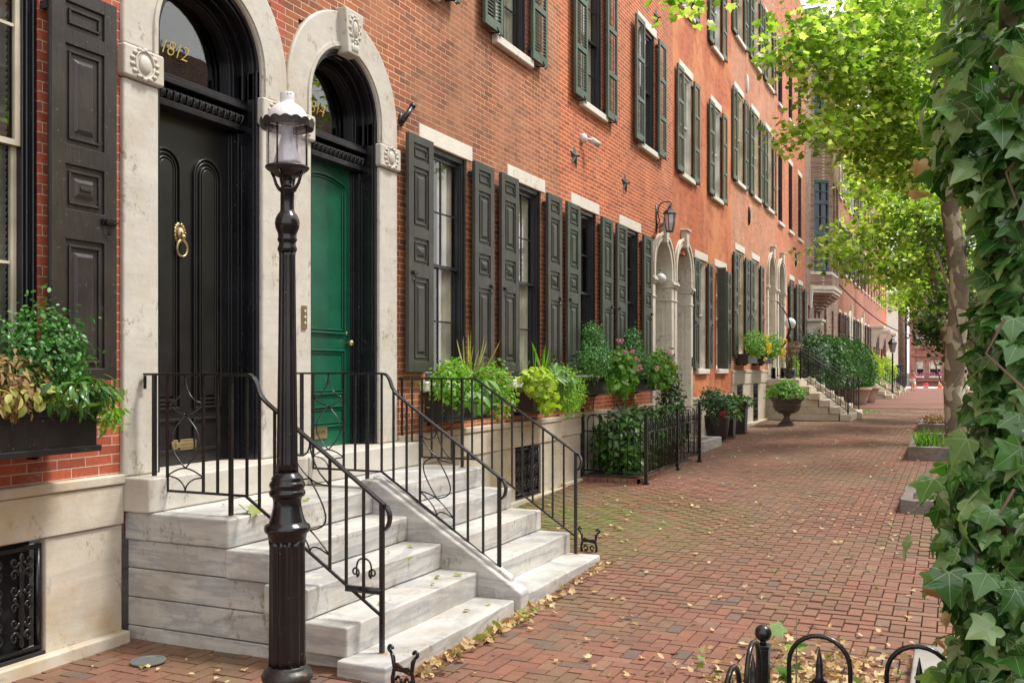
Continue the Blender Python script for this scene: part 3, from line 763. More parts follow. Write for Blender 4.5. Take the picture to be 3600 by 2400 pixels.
def fancy_door(house, cx, hw, czen, zs, spring, doormat, number, style, wallmat='black_gloss'):
    """recessed doorway: panelled jambs, soffit, carved transom bar, fanlight and a panelled door"""
    yb = W + .05; yd = W + .22                        # yd = the door plane
    m = M()
    for s in (-1, 1):
        x = cx + s * hw
        a, b = sorted((x, x - s * .03)); m.box(a, b, yb, yd + .08, zs, spring + .2)
        a, b = sorted((x - s * .03, x - s * .055)); m.box(a, b, yb - .03, yb + .03, zs, spring + .2); m.box(a, b, yd - .05, yd, zs, spring)
        a, b = sorted((x - s * .0, x - s * .04)); m.box(a, b, yb - .05, yb, zs, spring + .2)
        for (z0, z1) in ((zs + .12, zs + .75), (zs + .85, spring - .35)):
            a, b = sorted((x - s * .03, x - s * .038)); m.box(a, b, yb + .03, yd - .06, z0, z0 + .02); m.box(a, b, yb + .03, yd - .06, z1 - .02, z1)
            m.box(a, b, yb + .03, yb + .042, z0 + .02, z1 - .02); m.box(a, b, yd - .072, yd - .06, z0 + .02, z1 - .02)
        # wide inner door frame with mouldings
        a, b = sorted((x - s * .03, x - s * .075)); m.box(a, b, yd, yd + .08, zs, spring - .28)
        a, b = sorted((x - s * .075, x - s * .09)); m.box(a, b, yd + .015, yd + .08, zs, spring - .28)
    build(m, 'door_jamb', wallmat, house, bevel=.005)
    m = M()
    for (r0, r1, y0, y1) in ((hw - .03, hw, yb - .05, yd + .08), (hw - .055, hw - .03, yb - .03, yb + .02), (hw - .07, hw - .03, yb + .06, yb + .08), (hw - .10, hw - .03, yd - .04, yd + .08), (hw - .12, hw - .10, yd - .02, yd + .08)):
        m.arch(cx, czen, r0, r1, y0, y1, n=36, zb=spring - .03)
    build(m, 'arch_soffit', wallmat, house, bevel=.004, ang=50)
    # transom bar with carved leaf band
    zt = spring - .27
    m = M()
    m.box(cx - hw + .03, cx + hw - .03, yd - .10, yd + .06, zt, zt + .05); m.box(cx - hw + .03, cx + hw - .03, yd - .05, yd + .06, zt + .05, zt + .16)
    m.box(cx - hw + .03, cx + hw - .03, yd - .14, yd + .06, zt + .16, zt + .20); m.box(cx - hw + .03, cx + hw - .03, yd - .115, yd + .06, zt + .20, zt + .235)
    tb = build(m, 'transom_bar', wallmat, house, bevel=.006)
    m = M(); n = 15; ww = (2 * hw - .1) / n
    for k in range(n):
        x = cx - hw + .05 + ww * (k + .5)
        for s in (-1, 1): m.tube([(x, yd - .06, zt + .155), (x + s * ww * .35, yd - .105, zt + .11), (x + s * ww * .42, yd - .085, zt + .065), (x + s * ww * .12, yd - .07, zt + .055)], [.012, .016, .012, .006], 6)
        m.sphere((x, yd - .085, zt + .095), .018, 8, (.7, .8, 1.6))
    build(m, 'carved_leaves', wallmat, tb, smooth=True)
    # fanlight
    m = M(); m.disc(cx, czen, hw - .11, yd + .03, yd + .034, n=32, zb=spring - .03)
    fl = build(m, 'fanlight', 'window_glass', house)
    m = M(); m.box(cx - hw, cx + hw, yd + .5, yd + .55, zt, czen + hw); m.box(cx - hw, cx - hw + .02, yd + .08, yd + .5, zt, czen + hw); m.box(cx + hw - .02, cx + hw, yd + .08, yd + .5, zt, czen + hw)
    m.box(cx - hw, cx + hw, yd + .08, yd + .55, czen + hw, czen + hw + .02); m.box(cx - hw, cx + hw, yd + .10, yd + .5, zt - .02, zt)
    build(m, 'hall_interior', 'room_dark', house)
    m = M()
    for k in range(9):                                 # ruched sunburst curtain behind the fanlight
        a0 = R(95 - k * 11); a1 = R(90 - k * 11); r = hw - .17
        m.add([(cx + .08, yd + .12, spring + .0), (cx + .08 + r * .8 * math.cos(a0), yd + .10, spring + r * .9 * math.sin(a0)), (cx + .08 + r * .8 * math.cos(a1), yd + .14, spring + r * .9 * math.sin(a1))], [(0, 1, 2)])
    me = text_mesh(number, .17, .002, 'gold', .35, .85)
    inst('house_number', me, fl, (cx - .15, yd + .01, spring + .20))
    # door leaf
    dw = hw - .09; zt -= .0
    m = M(); m.box(cx - dw, cx + dw, yd + .03, yd + .075, zs, zt); 
    dr = build(m, 'door', doormat, house)
    m = M(); y = yd + .03
    if style == 'arched':
        for s in (-1, 1):
            px = cx + s * dw * .48; pw = dw * .33; z0 = zs + .42; z1 = zt - .42
            for (r, d) in ((pw, .022), (pw - .03, .014), (pw - .062, .02)):
                m.arch(px, z1, r - .014, r, y - d, y, n=20, zb=z0)
                m.box(px - r, px + r, y - d, y, z0 - .0 + (pw - r), z0 + .016 + (pw - r))
            r = pw - .085
            m.disc(px, z1, r, y - .022, y, n=16, zb=z0 + .10)
            m.box(px - pw, px + pw, y - .018, y, zs + .10, zs + .12); m.box(px - pw, px + pw, y - .018, y, zs + .33, zs + .35)
            m.box(px - pw, px - pw + .02, y - .018, y, zs + .12, zs + .33); m.box(px + pw - .02, px + pw, y - .018, y, zs + .12, zs + .33)
    else:
        def ring(x0, x1, z0, z1):
            for (q, t, d) in ((0, .018, .022), (.03, .012, .012)):
                m.box(x0 + q, x1 - q, y - d, y, z0 + q, z0 + q + t); m.box(x0 + q, x1 - q, y - d, y, z1 - q - t, z1 - q)
                m.box(x0 + q, x0 + q + t, y - d, y, z0 + q + t, z1 - q - t); m.box(x1 - q - t, x1 - q, y - d, y, z0 + q + t, z1 - q - t)
        a = dw - .10
        H = zt - zs
        ring(cx - a, cx + a, zs + H * .07, zs + H * .145)
        ring(cx - a, cx + a, zs + H * .185, zs + H * .345)
        # tall upper panel with a segmental head
        z0 = zs + H * .40; z1 = zt - .22; rad = 1.0; cz = z1 + .13 - rad
        for (q, t, d) in ((0, .02, .024), (.034, .014, .014)):
            m.box(cx - a + q, cx + a - q, y - d, y, z0 + q, z0 + q + t)
            m.box(cx - a + q, cx - a + q + t, y - d, y, z0 + q + t, z1 - q * .6); m.box(cx + a - q - t, cx + a - q, y - d, y, z0 + q + t, z1 - q * .6)
            ang = math.degrees(math.acos((a - q) / rad))
            m.arch(cx, cz, rad - q - t, rad - q, y - d, y, ang, 180 - ang, 20)
    build(m, 'door_panels', doormat, dr, bevel=.005)
    return dr, yd

# ------------------------------------------------------------------ house 1 (charcoal shutters, black door)
WALLTOP = 14.6
hs = 'houses of the brick row'
A = thing('row_house', (5.0, W, 0), 'brick row house with tall charcoal shutter and black double-panel door numbered 1812', 'house', hs)
ga, gb = 1.62, 4.15
AH = [(3.0, 4.17, 1.62, 4.6), (.6, 1.8, 1.62, 4.6), (5.675 - .69, 5.675 + .69, .6, 4.72, .16), (3.0, 3.95, 5.85, 7.95), (5.2, 6.15, 5.85, 7.95)]
build(wall_mesh(-3.2, 6.55, 1.0, WALLTOP, AH), 'wall', 'brick_red', A, recalc=False)
window(A, 3.585, 1.62, 1.17, 2.98, 'black_gloss', 2, 2, blind=.1, sash='frame_cream')
window(A, 1.2, 1.62, 1.17, 2.98, 'black_gloss', 2, 2, blind=.1, sash='frame_cream')
for wx in (3.475, 5.675): window(A, wx, 5.85, .95, 2.1, 'frame_dark')
shutters(A, 3.585, 1.68, 1.17, 2.42, .50, 'shutter_charcoal', pat=PAT4A, sides=(1,))
shutters(A, 3.585, 1.68, 1.17, 2.42, .50, 'shutter_charcoal', pat=PAT4A, sides=(-1,))
plinth(A, -3.2, 4.80, 1.055, .725, -.02, [(3.1, 4.2)], 'marble_cream')
arch_surround(A, 5.675, .555, .875, 4.10, 1.03, (3.70, 3.92), 'stone_surround')
dA, yd = fancy_door(A, 5.675, .555, 4.10, 1.03, 3.92, 'black_door', '1812', 'arched')
m = M()                                               # lion head knocker with a ring
kx, kz = 5.60, 2.76; y = yd + .03
m.sphere((kx, y - .02, kz), .045, 12, (1, .7, 1.2)); m.sphere((kx, y - .045, kz - .02), .022, 10, (1, 1, .9))
for k in range(16):
    a = k * math.pi / 8; m.sphere((kx + .048 * math.cos(a), y - .012, kz + .01 + .062 * math.sin(a)), .018, 7, (1, .6, 1.2))
for s in (-1, 1): m.sphere((kx + s * .016, y - .052, kz + .008), .008, 6)
m.tube([(kx + .052 * math.sin(a) * (1 + .1 * math.cos(a)), y - .035, kz - .105 - .062 * math.cos(a)) for a in [k * math.pi / 10 for k in range(21)]], [.008 + .004 * abs(math.sin(k * math.pi / 20)) for k in range(21)], 8)
build(m, 'lion_knocker', 'brass', dA, smooth=True)
m = M(); m.box(5.54, 5.76, y - .012, y, 1.14, 1.22); m.box(5.56, 5.74, y - .02, y - .012, 1.16, 1.20); m.box(5.52, 5.54, y - .012, y, 1.15, 1.21); m.box(5.76, 5.78, y - .012, y, 1.15, 1.21)
build(m, 'mail_slot', 'brass', dA, bevel=.004)

# ------------------------------------------------------------------ house 2 (green door)
B = thing('row_house', (9.5, W, 0), 'brown brick row house with green door numbered 1814 and two panel-shuttered windows', 'house', hs)
BH = [(8.90, 9.86, 1.62, 4.13), (11.09, 12.05, 1.62, 4.13), (7.425 - .69, 7.425 + .69, .6, 4.72, .16), (10.63, 11.55, 5.78, 7.88), (8.1, 9.02, 5.78, 7.88),
      (10.63, 11.55, 9.2, 11.2), (8.1, 9.02, 9.2, 11.2)]
build(wall_mesh(6.55, 12.73, 1.0, WALLTOP, BH), 'wall', 'brick_brown', B, recalc=False)
for wx in (9.38, 11.57):
    window(B, wx, 1.62, .96, 2.51, 'frame_dark', 2, 2, curtain=(.34, (-1, 1)))
    shutters(B, wx, 1.72, .96, 2.40, .51, 'shutter_olive')
for wx, zz in ((11.09, 5.78), (8.56, 5.78), (11.09, 9.2), (8.56, 9.2)):
    window(B, wx, zz, .92, 2.1 if zz < 6 else 2.0, 'frame_dark', 2, 2, curtain=(.3, (-1, 1)))
    shutters(B, wx, zz + .0, .92, 2.1 if zz < 6 else 2.0, .49, 'louvre_green', 'louvre')
plinth(B, 8.34, 12.73, 1.085, .76, .05, [(11.17, 12.0)], 'marble_cream')
arch_surround(B, 7.425, .545, .875, 4.10, 1.03, (3.70, 3.92), 'stone_surround')
dB, yd = fancy_door(B, 7.425, .545, 4.10, 1.03, 3.92, 'door_green', '1814', 'green')
y = yd + .03
m = M(); m.box(7.27, 7.49, y - .012, y, 1.11, 1.23); m.box(7.29, 7.47, y - .018, y - .012, 1.125, 1.13); m.box(7.29, 7.47, y - .018, y - .012, 1.21, 1.215)
ms = build(m, 'mail_slot', 'brass', dB, bevel=.003)
inst('lettering', text_mesh('NEWS', .055, .001, 'room_dark', 0, 1), ms, (7.38, y - .019, 1.17))
m = M(); m.sphere((7.82, y - .05, 2.0), .030, 12); m.tube([(7.82, y, 2.0), (7.82, y - .05, 2.0)], .012, 8); m.tube([(7.82, y - .01, 2.09), (7.82, y, 2.09)], .02, 10)
build(m, 'door_knob', 'brass', dB, smooth=True)
m = M(); m.box(6.735, 6.80, W - .045, W - .031, 2.09, 2.29)
dbx = build(m, 'bell_plate', 'brass', B, bevel=.003)
m = M(); [m.sphere((6.767, W - .046, z), .011, 8) for z in (2.14, 2.19, 2.24)]; build(m, 'bell_button', 'white_enamel', dbx)
m = M(); m.box(7.425 + .545 - .046, 7.425 + .545 - .036, yd - .17, yd - .13, 2.2, 2.34); build(m, 'doorbell', 'iron', B)

# ------------------------------------------------------------------ house 3
Cc = thing('row_house', (15.7, W, 0), 'bright orange brick row house with two dark windows and green shutters above pink geraniums', 'house', hs)
CH = [(13.30, 14.27, 1.66, 4.15), (15.53, 16.50, 1.66, 4.15), (17.30, 18.72, .2, 4.2, .9), (13.62, 14.54, 5.76, 7.9), (16.58, 17.5, 5.76, 7.9), (13.62, 14.54, 9.2, 11.2), (16.58, 17.5, 9.2, 11.2)]
build(wall_mesh(12.73, 18.79, .9, WALLTOP, CH), 'wall', 'brick_orange', Cc, recalc=False)
for wx in (13.785, 16.015):
    window(Cc, wx, 1.66, .97, 2.49, 'frame_dark', 2, 2)
    shutters(Cc, wx, 1.74, .97, 2.38, .52, 'shutter_green', pat=PATC)
for wx in (14.08, 17.04):
    for zz, hh in ((5.76, 2.14), (9.2, 2.0)):
        window(Cc, wx, zz, .92, hh, 'frame_dark', 2, 2, curtain=(.40, (-1, 1)))
        shutters(Cc, wx, zz - .03, .92, hh, .50, 'louvre_green', 'louvre')
plinth(Cc, 12.73, 17.3, 1.11, .80, .1, [(15.1, 15.9)], 'marble_cream')

# ------------------------------------------------------------------ house 4
D = thing('row_house', (21.6, W, 0), 'smooth painted orange-red row house with white window frames and green shutters', 'house', hs)
DHo = [(20.76, 21.62, 1.75, 4.15), (22.66, 23.62, 1.75, 4.15), (18.86, 20.25, .2, 4.1, .9)]
up = [(19.42, 20.30), (22.22, 23.10)]
for a, b in up: DHo += [(a, b, 5.76, 7.87), (a, b, 9.2, 11.2)]
build(wall_mesh(18.79, 24.38, 1.0, WALLTOP, DHo), 'wall', 'brick_painted', D, recalc=False)
for a, b in ((20.76, 21.62), (22.66, 23.62)):
    window(D, (a + b) / 2, 1.75, b - a, 2.40, 'frame_white', 1, 2, curtain=(.9, (-1,)), lint_ext=.18)
shutters(D, 21.19, 1.76, .86, 2.36, .42, 'shutter_green', pat=PATC, off=.03)
shutters(D, 23.14, 1.76, .96, 2.36, .42, 'shutter_green', pat=PATC, off=.03, sides=(1,))
o = inst('shutter', tpl('half_leaf', shutter_panel(.20, 2.36, PATC), 'shutter_green'), D, (22.68, W - .03, 1.76), .003)   # this one stands half open
o.rotation_euler = (0, 0, R(-84))
for a, b in up:
    for zz, hh in ((5.76, 2.11), (9.2, 2.0)):
        window(D, (a + b) / 2, zz, b - a, hh, 'frame_white', 1, 1, curtain=(.35, (-1, 1)))
        shutters(D, (a + b) / 2, zz - .03, b - a, hh, .48, 'louvre_green', 'louvre', off=.04)
plinth(D, 20.3, 24.38, 1.14, 1.0, .2, [], 'marble_cream')

def stone_doorway(house, cx, hw, zb, impost, czen, door='frame_white', panel=True, apex=.0, globe=False):
    """paired marble doorways with panelled splayed reveals, small arch and a keystone"""
    m = M()
    for s in (-1, 1):
        a, b = sorted((cx + s * hw, cx + s * (hw + .17))); m.box(a, b, W - .04, W + .1, zb, impost - .02)
        a, b = sorted((cx + s * hw, cx + s * (hw + .19))); m.box(a, b, W - .06, W + .1, zb, zb + .35)
        build(m, 'door_pier', 'marble_door', house, bevel=.012); m = M()
    m = M()
    for s in (-1, 1):
        for (e, z0, z1) in ((.02, impost - .02, impost + .03), (.05, impost + .03, impost + .08), (.03, impost + .08, impost + .11), (.015, impost - .28, impost - .25)):
            a, b = sorted((cx + s * (hw - .02), cx + s * (hw + .17 + e))); m.box(a, b, W - .04 - e, W + .75, z0, z1)
        build(m, 'impost_moulding', 'marble_door', house, bevel=.008); m = M()
    m = M(); m.arch(cx, czen, hw, hw + .15, W - .05, W + .1, n=28, zb=impost + .11); m.arch(cx, czen, hw + .1, hw + .17, W - .075, W - .05, n=28, zb=impost + .11)
    build(m, 'door_arch', 'marble_door', house, bevel=.01, ang=50)
    m = M(); m.extr([(cx - .07, czen + hw - .04), (cx + .07, czen + hw - .04), (cx + .12, czen + hw + .30), (cx - .12, czen + hw + .30)], 'y', W - .12, W + .05); m.box(cx - .16, cx + .16, W - .15, W + .05, czen + hw + .30, czen + hw + .345)
    build(m, 'keystone', 'marble_door', house, bevel=.01)
    m = M()                                            # niche lining
    for s in (-1, 1):
        a, b = sorted((cx + s * hw, cx + s * (hw + .06))); m.box(a, b, W + .1, W + .9, zb, czen)
        x = cx + s * hw
        a, b = sorted((x, x - s * .014))
        if panel:
            for (z0, z1) in ((zb + .2, impost - .4), (impost + .2, czen - .05)):
                m.box(a, b, W + .14, W + .17, z0, z1); m.box(a, b, W + .68, W + .71, z0, z1); m.box(a, b, W + .17, W + .68, z0, z0 + .03); m.box(a, b, W + .17, W + .68, z1 - .03, z1)
    m.arch(cx, czen, hw, hw + .06, W + .1, W + .9, n=28)
    build(m, 'door_niche', 'marble_door', house)
    m = M(); m.box(cx - hw, cx + hw, W + .80, W + .86, zb, impost)
    dd = build(m, 'door', door, house)
    m = M(); m.box(cx - hw, cx + hw, W + .76, W + .86, impost, impost + .08); m.disc(cx, czen, hw, W + .84, W + .86, zb=impost + .08); build(m, 'fanlight', 'room_dark', house)
    m = M(); m.box(cx - hw - .17, cx + hw + .17, W - .25, W + .9, zb - .5, zb); build(m, 'door_step', 'marble_door', house, bevel=.01)
    return dd
stone_doorway(Cc, 18.02, .57, .30, 3.36, 3.62, 'black_door')
stone_doorway(D, 19.56, .56, .30, 3.36, 3.70, 'black_door')
m = M(); m.box(20.16, 20.21, W - .065, W - .04, 1.80, 2.0); build(m, 'doorbell', 'iron', D)

# ------------------------------------------------------------------ house 5 (cream frames)
E_ = thing('row_house', (27.6, W, 0), 'warm brick row house with cream window frames, paired green shutters and three windows per floor', 'house', hs)
EH = [(24.96, 25.94, 2.15, 4.80), (27.16, 28.14, 2.15, 4.80), (29.55, 31.0, .9, 5.05, .9)]
ec = (25.35, 27.62, 29.82)
for c in ec: EH += [(c - .49, c + .49, 6.58, 8.9), (c - .49, c + .49, 10.28, 12.3)]
build(wall_mesh(24.38, 30.98, 1.6, WALLTOP, EH), 'wall', 'brick_warm', E_, recalc=False)
for c in (25.45, 27.65):
    window(E_, c, 2.15, .98, 2.65, 'frame_cream', 2, 2, curtain=(.8, (-1,)))
    shutters(E_, c, 2.1, .98, 2.6, .52, 'shutter_green', pat=PATC, off=.03)
for c in ec:
    for zz, hh in ((6.58, 2.32), (10.28, 2.02)):
        window(E_, c, zz, .98, hh, 'frame_cream', 2, 2, curtain=(.9, (-1,)))
        shutters(E_, c, zz - .05, .98, hh, .50, 'louvre_green', 'louvre', secs=3, off=.03)
plinth(E_, 24.38, 29.5, 1.72, 1.36, .26, [(25.0, 25.75), (27.2, 27.95)], 'marble_cream')
stone_doorway(E_, 30.2, .60, 1.45, 4.15, 4.55, 'frame_cream')

# ------------------------------------------------------------------ house 6 (dark narrow windows)
F_ = thing('row_house', (34.2, W, 0), 'plain coral brick row house with narrow dark windows and no upper shutters', 'house', hs)
FH = [(33.95, 34.85, 2.15, 4.80), (36.05, 36.95, 2.15, 4.80), (31.4, 32.9, .9, 5.05, .9)]
fc = (31.95, 34.1, 36.3)
for c in fc: FH += [(c - .42, c + .42, 6.45, 8.72), (c - .42, c + .42, 10.2, 12.2)]
build(wall_mesh(30.98, 37.66, 1.6, WALLTOP + .5, FH), 'wall', 'brick_coral', F_, recalc=False)
for c in (34.4, 36.5):
    window(F_, c, 2.15, .90, 2.65, 'frame_dark', 2, 2)
    shutters(F_, c, 2.1, .90, 2.6, .5, 'shutter_green', pat=PATC)
for c in fc:
    for zz, hh in ((6.45, 2.27), (10.2, 2.0)): window(F_, c, zz, .84, hh, 'frame_dark', 1, 1)
plinth(F_, 33.3, 37.66, 1.72, 1.36, .24, [(34.1, 34.8), (36.2, 36.9)], 'marble_cream')
stone_doorway(F_, 32.0, .60, 1.45, 4.15, 4.55, 'black_door')

# ------------------------------------------------------------------ house 7 (grey brick, oriel)
G = thing('row_house', (43, W, 0), 'grey-brown brick house with projecting oriel window and stone hood over the entrance', 'house', hs)
GH = [(38.5, 39.0, 2.0, 4.2, .3), (40.3, 40.9, .8, 4.1, .6), (41.6, 42.2, .8, 4.1, .6), (43.6, 44.5, 2.0, 4.4, .2), (46.4, 47.3, 2.0, 4.4, .2), (44.8, 45.7, 6.4, 8.6, .2), (46.9, 47.8, 6.4, 8.6, .2), (44.8, 45.7, 10, 12, .2)]
build(wall_mesh(37.66, 48.9, .0, 15.0, GH), 'wall', 'brick_grey', G, recalc=False)
for (a, b, c, d, e) in GH:
    m = M(); m.box(a, b, W + e - .02, W + e + .1, c, d); build(m, 'window', 'frame_dark', G)
def canted(m, x0, x1, p, z0, z1, c=.62):
    poly = [(x0, W + .05), (x0, W), (x0 + c, W - p), (x1 - c, W - p), (x1, W), (x1, W + .05)]
    m.extr(poly, 'z', z0, z1)
OX0, OX1, OP = 39.3, 43.1, .72
m = M()
canted(m, OX0, OX1, OP, 5.0, 5.55)
canted(m, OX0, OX1, OP, 9.15, 10.55); canted(m, OX0, OX1, OP, 13.6, 14.9)
# piers either side of the canted lights
dx, dyv = .62, -OP
def pier(m, f0, f1, z0, z1, side=0, dep=.18):
    xa, xb = (OX0, OX0 + .62) if side == 0 else (OX1, OX1 - .62)
    p0 = Vector((xa + (xb - xa) * f0, W - OP * f0)); p1 = Vector((xa + (xb - xa) * f1, W - OP * f1))
    nrm = Vector((-(p1 - p0).y, (p1 - p0).x)); 
    cin = Vector(((OX0 + OX1) / 2, W)); 
    if nrm.dot(cin - p0) < 0: nrm = -nrm
    nrm = nrm.normalized() * dep
    m.extr([tuple(p0), tuple(p1), tuple(p1 + nrm), tuple(p0 + nrm)], 'z', z0, z1)
for (z0, z1) in ((5.55, 9.15), (10.55, 13.6)):
    for sd_ in (0, 1):
        pier(m, 0, .16, z0, z1, sd_); pier(m, .86, 1.0, z0, z1, sd_)
    m.box(OX0 + .62, OX0 + .95, W - OP, W - OP + .2, z0, z1); m.box(OX1 - .95, OX1 - .62, W - OP, W - OP + .2, z0, z1); m.box(41.05, 41.35, W - OP, W - OP + .2, z0, z1)
build(m, 'oriel', 'brick_grey', G, recalc=True)
for (z0, z1) in ((10.55, 13.6), (5.55, 9.15)):
    m = M()
    for sd_ in (0, 1):
        for (fa, fb, a, b) in ((.16, .22, 0, 1), (.80, .86, 0, 1), (.22, .80, 0, .03), (.22, .80, .97, 1), (.22, .80, .40, .45), (.22, .80, .74, .78), (.22, .80, .2, .22), (.49, .52, .45, .74), (.22, .80, .59, .60), (.49, .52, .78, .97), (.22, .80, .87, .88)):
            pier(m, fa, fb, z0 + (z1 - z0) * a, z0 + (z1 - z0) * b, sd_, .10 if fa > .2 and fb < .81 and b - a < .04 else .14)
    ow = build(m, 'oriel_window', 'frame_teal', G)
m = M()
for (z0, z1) in ((5.55, 9.15), (10.55, 13.6)):
    for sd_ in (0, 1):
        xa, xb = (OX0, OX0 + .62) if sd_ == 0 else (OX1, OX1 - .62)
        s_ = 1 if sd_ == 0 else -1
        m.add([(xa + (xb - xa) * .18 + s_ * .05, W - OP * .18 + .05, z0), (xa + (xb - xa) * .84 + s_ * .05, W - OP * .84 + .05, z0), (xa + (xb - xa) * .84 + s_ * .05, W - OP * .84 + .05, z1), (xa + (xb - xa) * .18 + s_ * .05, W - OP * .18 + .05, z1)], [(0, 1, 2, 3)])
    m.add([(OX0 + .9, W - OP + .1, z0), (OX1 - .9, W - OP + .1, z0), (OX1 - .9, W - OP + .1, z1), (OX0 + .9, W - OP + .1, z1)], [(0, 1, 2, 3)])
build(m, 'pane', 'window_glass', ow)
m = M(); canted(m, OX0 + .3, OX1 - .3, OP - .35, 5.5, 14, .4); build(m, 'room_interior', 'room_dark', ow)
m = M(); canted(m, OX0 - .12, OX1 + .12, OP + .12, 4.85, 5.0, .66); canted(m, OX0 - .04, OX1 + .04, OP + .05, 4.74, 4.85, .62); canted(m, OX0 - .03, OX1 + .03, OP + .03, 5.45, 5.56, .6)
build(m, 'oriel_ledge', 'lintel_stone', G, bevel=.01)
m = M()
for k in range(6):
    f = 1 - k * .16; canted(m, OX0 + .15 + k * .22, OX1 - .15 - k * .22, OP * f, 4.74 - (k + 1) * .11, 4.74 - k * .11, .62 * f)
build(m, 'oriel_corbel', 'brick_grey', G)
m = M(); m.box(37.66, 48.9, W - .55, W + .3, 15.0, 15.25); m.box(37.66, 48.9, W - .35, W + .3, 14.8, 15.0)
for k in range(9): m.extr([(W + .0, 14.0), (W - .12, 14.2), (W - .4, 14.6), (W - .42, 14.8), (W, 14.8)], 'x', 37.9 + k * 1.3, 38.1 + k * 1.3)
build(m, 'cornice', 'frame_teal', G)
m = M(); m.extr([(W, 3.0), (W - .15, 3.05), (W - .5, 3.45), (W - .5, 3.55), (W, 3.55)], 'x', 38.2, 39.1); m.box(38.1, 39.2, W - .58, W, 3.55, 3.65)
m.extr([(W, 4.1), (W - .08, 4.1), (W - .14, 5.0), (W, 5.0)], 'x', 38.9, 39.1)
build(m, 'stone_hood', 'lintel_stone', G, bevel=.02)

# ------------------------------------------------------------------ the far end of the row
far = [(48.9, 56.4, 'brick_dusky', True, 'dusky brick row house beyond the oriel with black and white shutters'),
       (56.4, 63.9, 'brick_pink', True, 'pale pink brick row house with an arched stone doorway and dark shutters'),
       (63.9, 71.6, 'brick_dusky', False, 'dull red row house with a bracketed stone door hood, third from the far corner'),
       (71.6, 79.3, 'brick_pink', False, 'pink row house with a carved console hood, next to last before the cross street'),
       (79.3, 86.9, 'brick_coral', False, 'last row house at the corner of the cross street with a coral side edge')]
for i, (a, b, mt, sh, lab) in enumerate(far):
    h = thing('row_house', ((a + b) / 2, W, 0), lab, 'house', hs)
    cs = [a + (b - a) * t for t in (.17, .50, .83)]
    hol = [(cs[0] - .45, cs[0] + .45, 2.0, 4.5), (cs[1] - .45, cs[1] + .45, 2.0, 4.5), (cs[2] - .5, cs[2] + .5, 1.2, 4.6, .5)]
    for c in cs: hol += [(c - .45, c + .45, 6.6, 8.9), (c - .45, c + .45, 10.2, 12.3)]
    build(wall_mesh(a, b, -.1, 14.4, hol), 'wall', mt, h, recalc=False)
    for c in cs[:2]:
        window(h, c, 2.0, .9, 2.5, 'frame_dark', 1, 1); shutters(h, c, 2.0, .9, 2.5, .5, 'shutter_green' if i % 2 else 'frame_dark', pat=PATC, bolt=False)
    for c in cs:
        for zz, hh in ((6.6, 2.3), (10.2, 2.1)):
            window(h, c, zz, .9, hh, 'frame_dark', 1, 1)
            if sh: shutters(h, c, zz, .9, hh, .5, 'frame_white' if i == 0 and zz > 9 else 'frame_dark', 'louvre', bolt=False)
    m = M(); m.box(cs[2] - .5, cs[2] + .5, W + .42, W + .5, 1.2, 4.6); build(m, 'door', 'black_door' if i % 2 else 'frame_white', h)
    m = M()
    if i < 2:
        m.arch(cs[2], 4.1, .5, .78, W - .08, W + .1, n=16, zb=1.2); m.box(cs[2] - .1, cs[2] + .1, W - .15, W, 4.6, 5.2)
        build(m, 'door_surround', 'lintel_stone', h)
    else:
        m.box(cs[2] - .95, cs[2] + .95, W - .85, W + .02, 4.5, 4.68); m.box(cs[2] - .85, cs[2] + .85, W - .7, W + .02, 4.38, 4.5)
        for s in (-1, 1): m.extr([(W, 3.2), (W - .2, 3.3), (W - .3, 3.9), (W - .65, 4.25), (W - .65, 4.38), (W, 4.38)], 'x', cs[2] + s * .72 - .12, cs[2] + s * .72 + .12)
        build(m, 'door_hood', 'lintel_stone', h, bevel=.02)
    m = M(); m.box(a, b, W - .05, W + .05, 1.0, 1.12); m.box(a, b, W - .03, W + .05, -.1, 1.0); build(m, 'stone_base', 'marble_cream', h)
    m = M(); m.box(a, b, W - .45, W + .3, 14.4, 14.7); m.box(a, b, W - .25, W + .3, 14.1, 14.4); build(m, 'cornice', 'frame_white', h)

# ------------------------------------------------------------------ ground
def sheet(name, x0, x1, y0, y1, dz, mat, nx=60, ny=6, kind='structure'):
    m = M()
    for i in range(nx + 1):
        x = x0 + (x1 - x0) * i / nx
        for j in range(ny + 1):
            m.v.append((x, y0 + (y1 - y0) * j / ny, zg(x) + dz))
    for i in range(nx):
        for j in range(ny):
            a = i * (ny + 1) + j; m.f.append((a, a + ny + 1, a + ny + 2, a + 1))
    o = build(m, name, mat); o['kind'] = kind; return o
sheet('ground', -30, 90, -9, 5.2, -.03, 'soil', 120)
sheet('far_paving', 40, 88, -9, 5.06, .012, 'far_paving', 60)
m = M(); m.add([(-300, -300, -.25), (500, -300, -.25), (500, 300, -.25), (-300, 300, -.25)], [(0, 1, 2, 3)]); tag(build(m, 'ground', 'soil', recalc=False), kind='structure')
m = M(); m.add([(87.5, -60, .08), (101.5, -60, .08), (101.5, 60, .08), (87.5, 60, .08)], [(0, 1, 2, 3)]); tag(build(m, 'road', 'asphalt_pale', recalc=False), kind='structure')

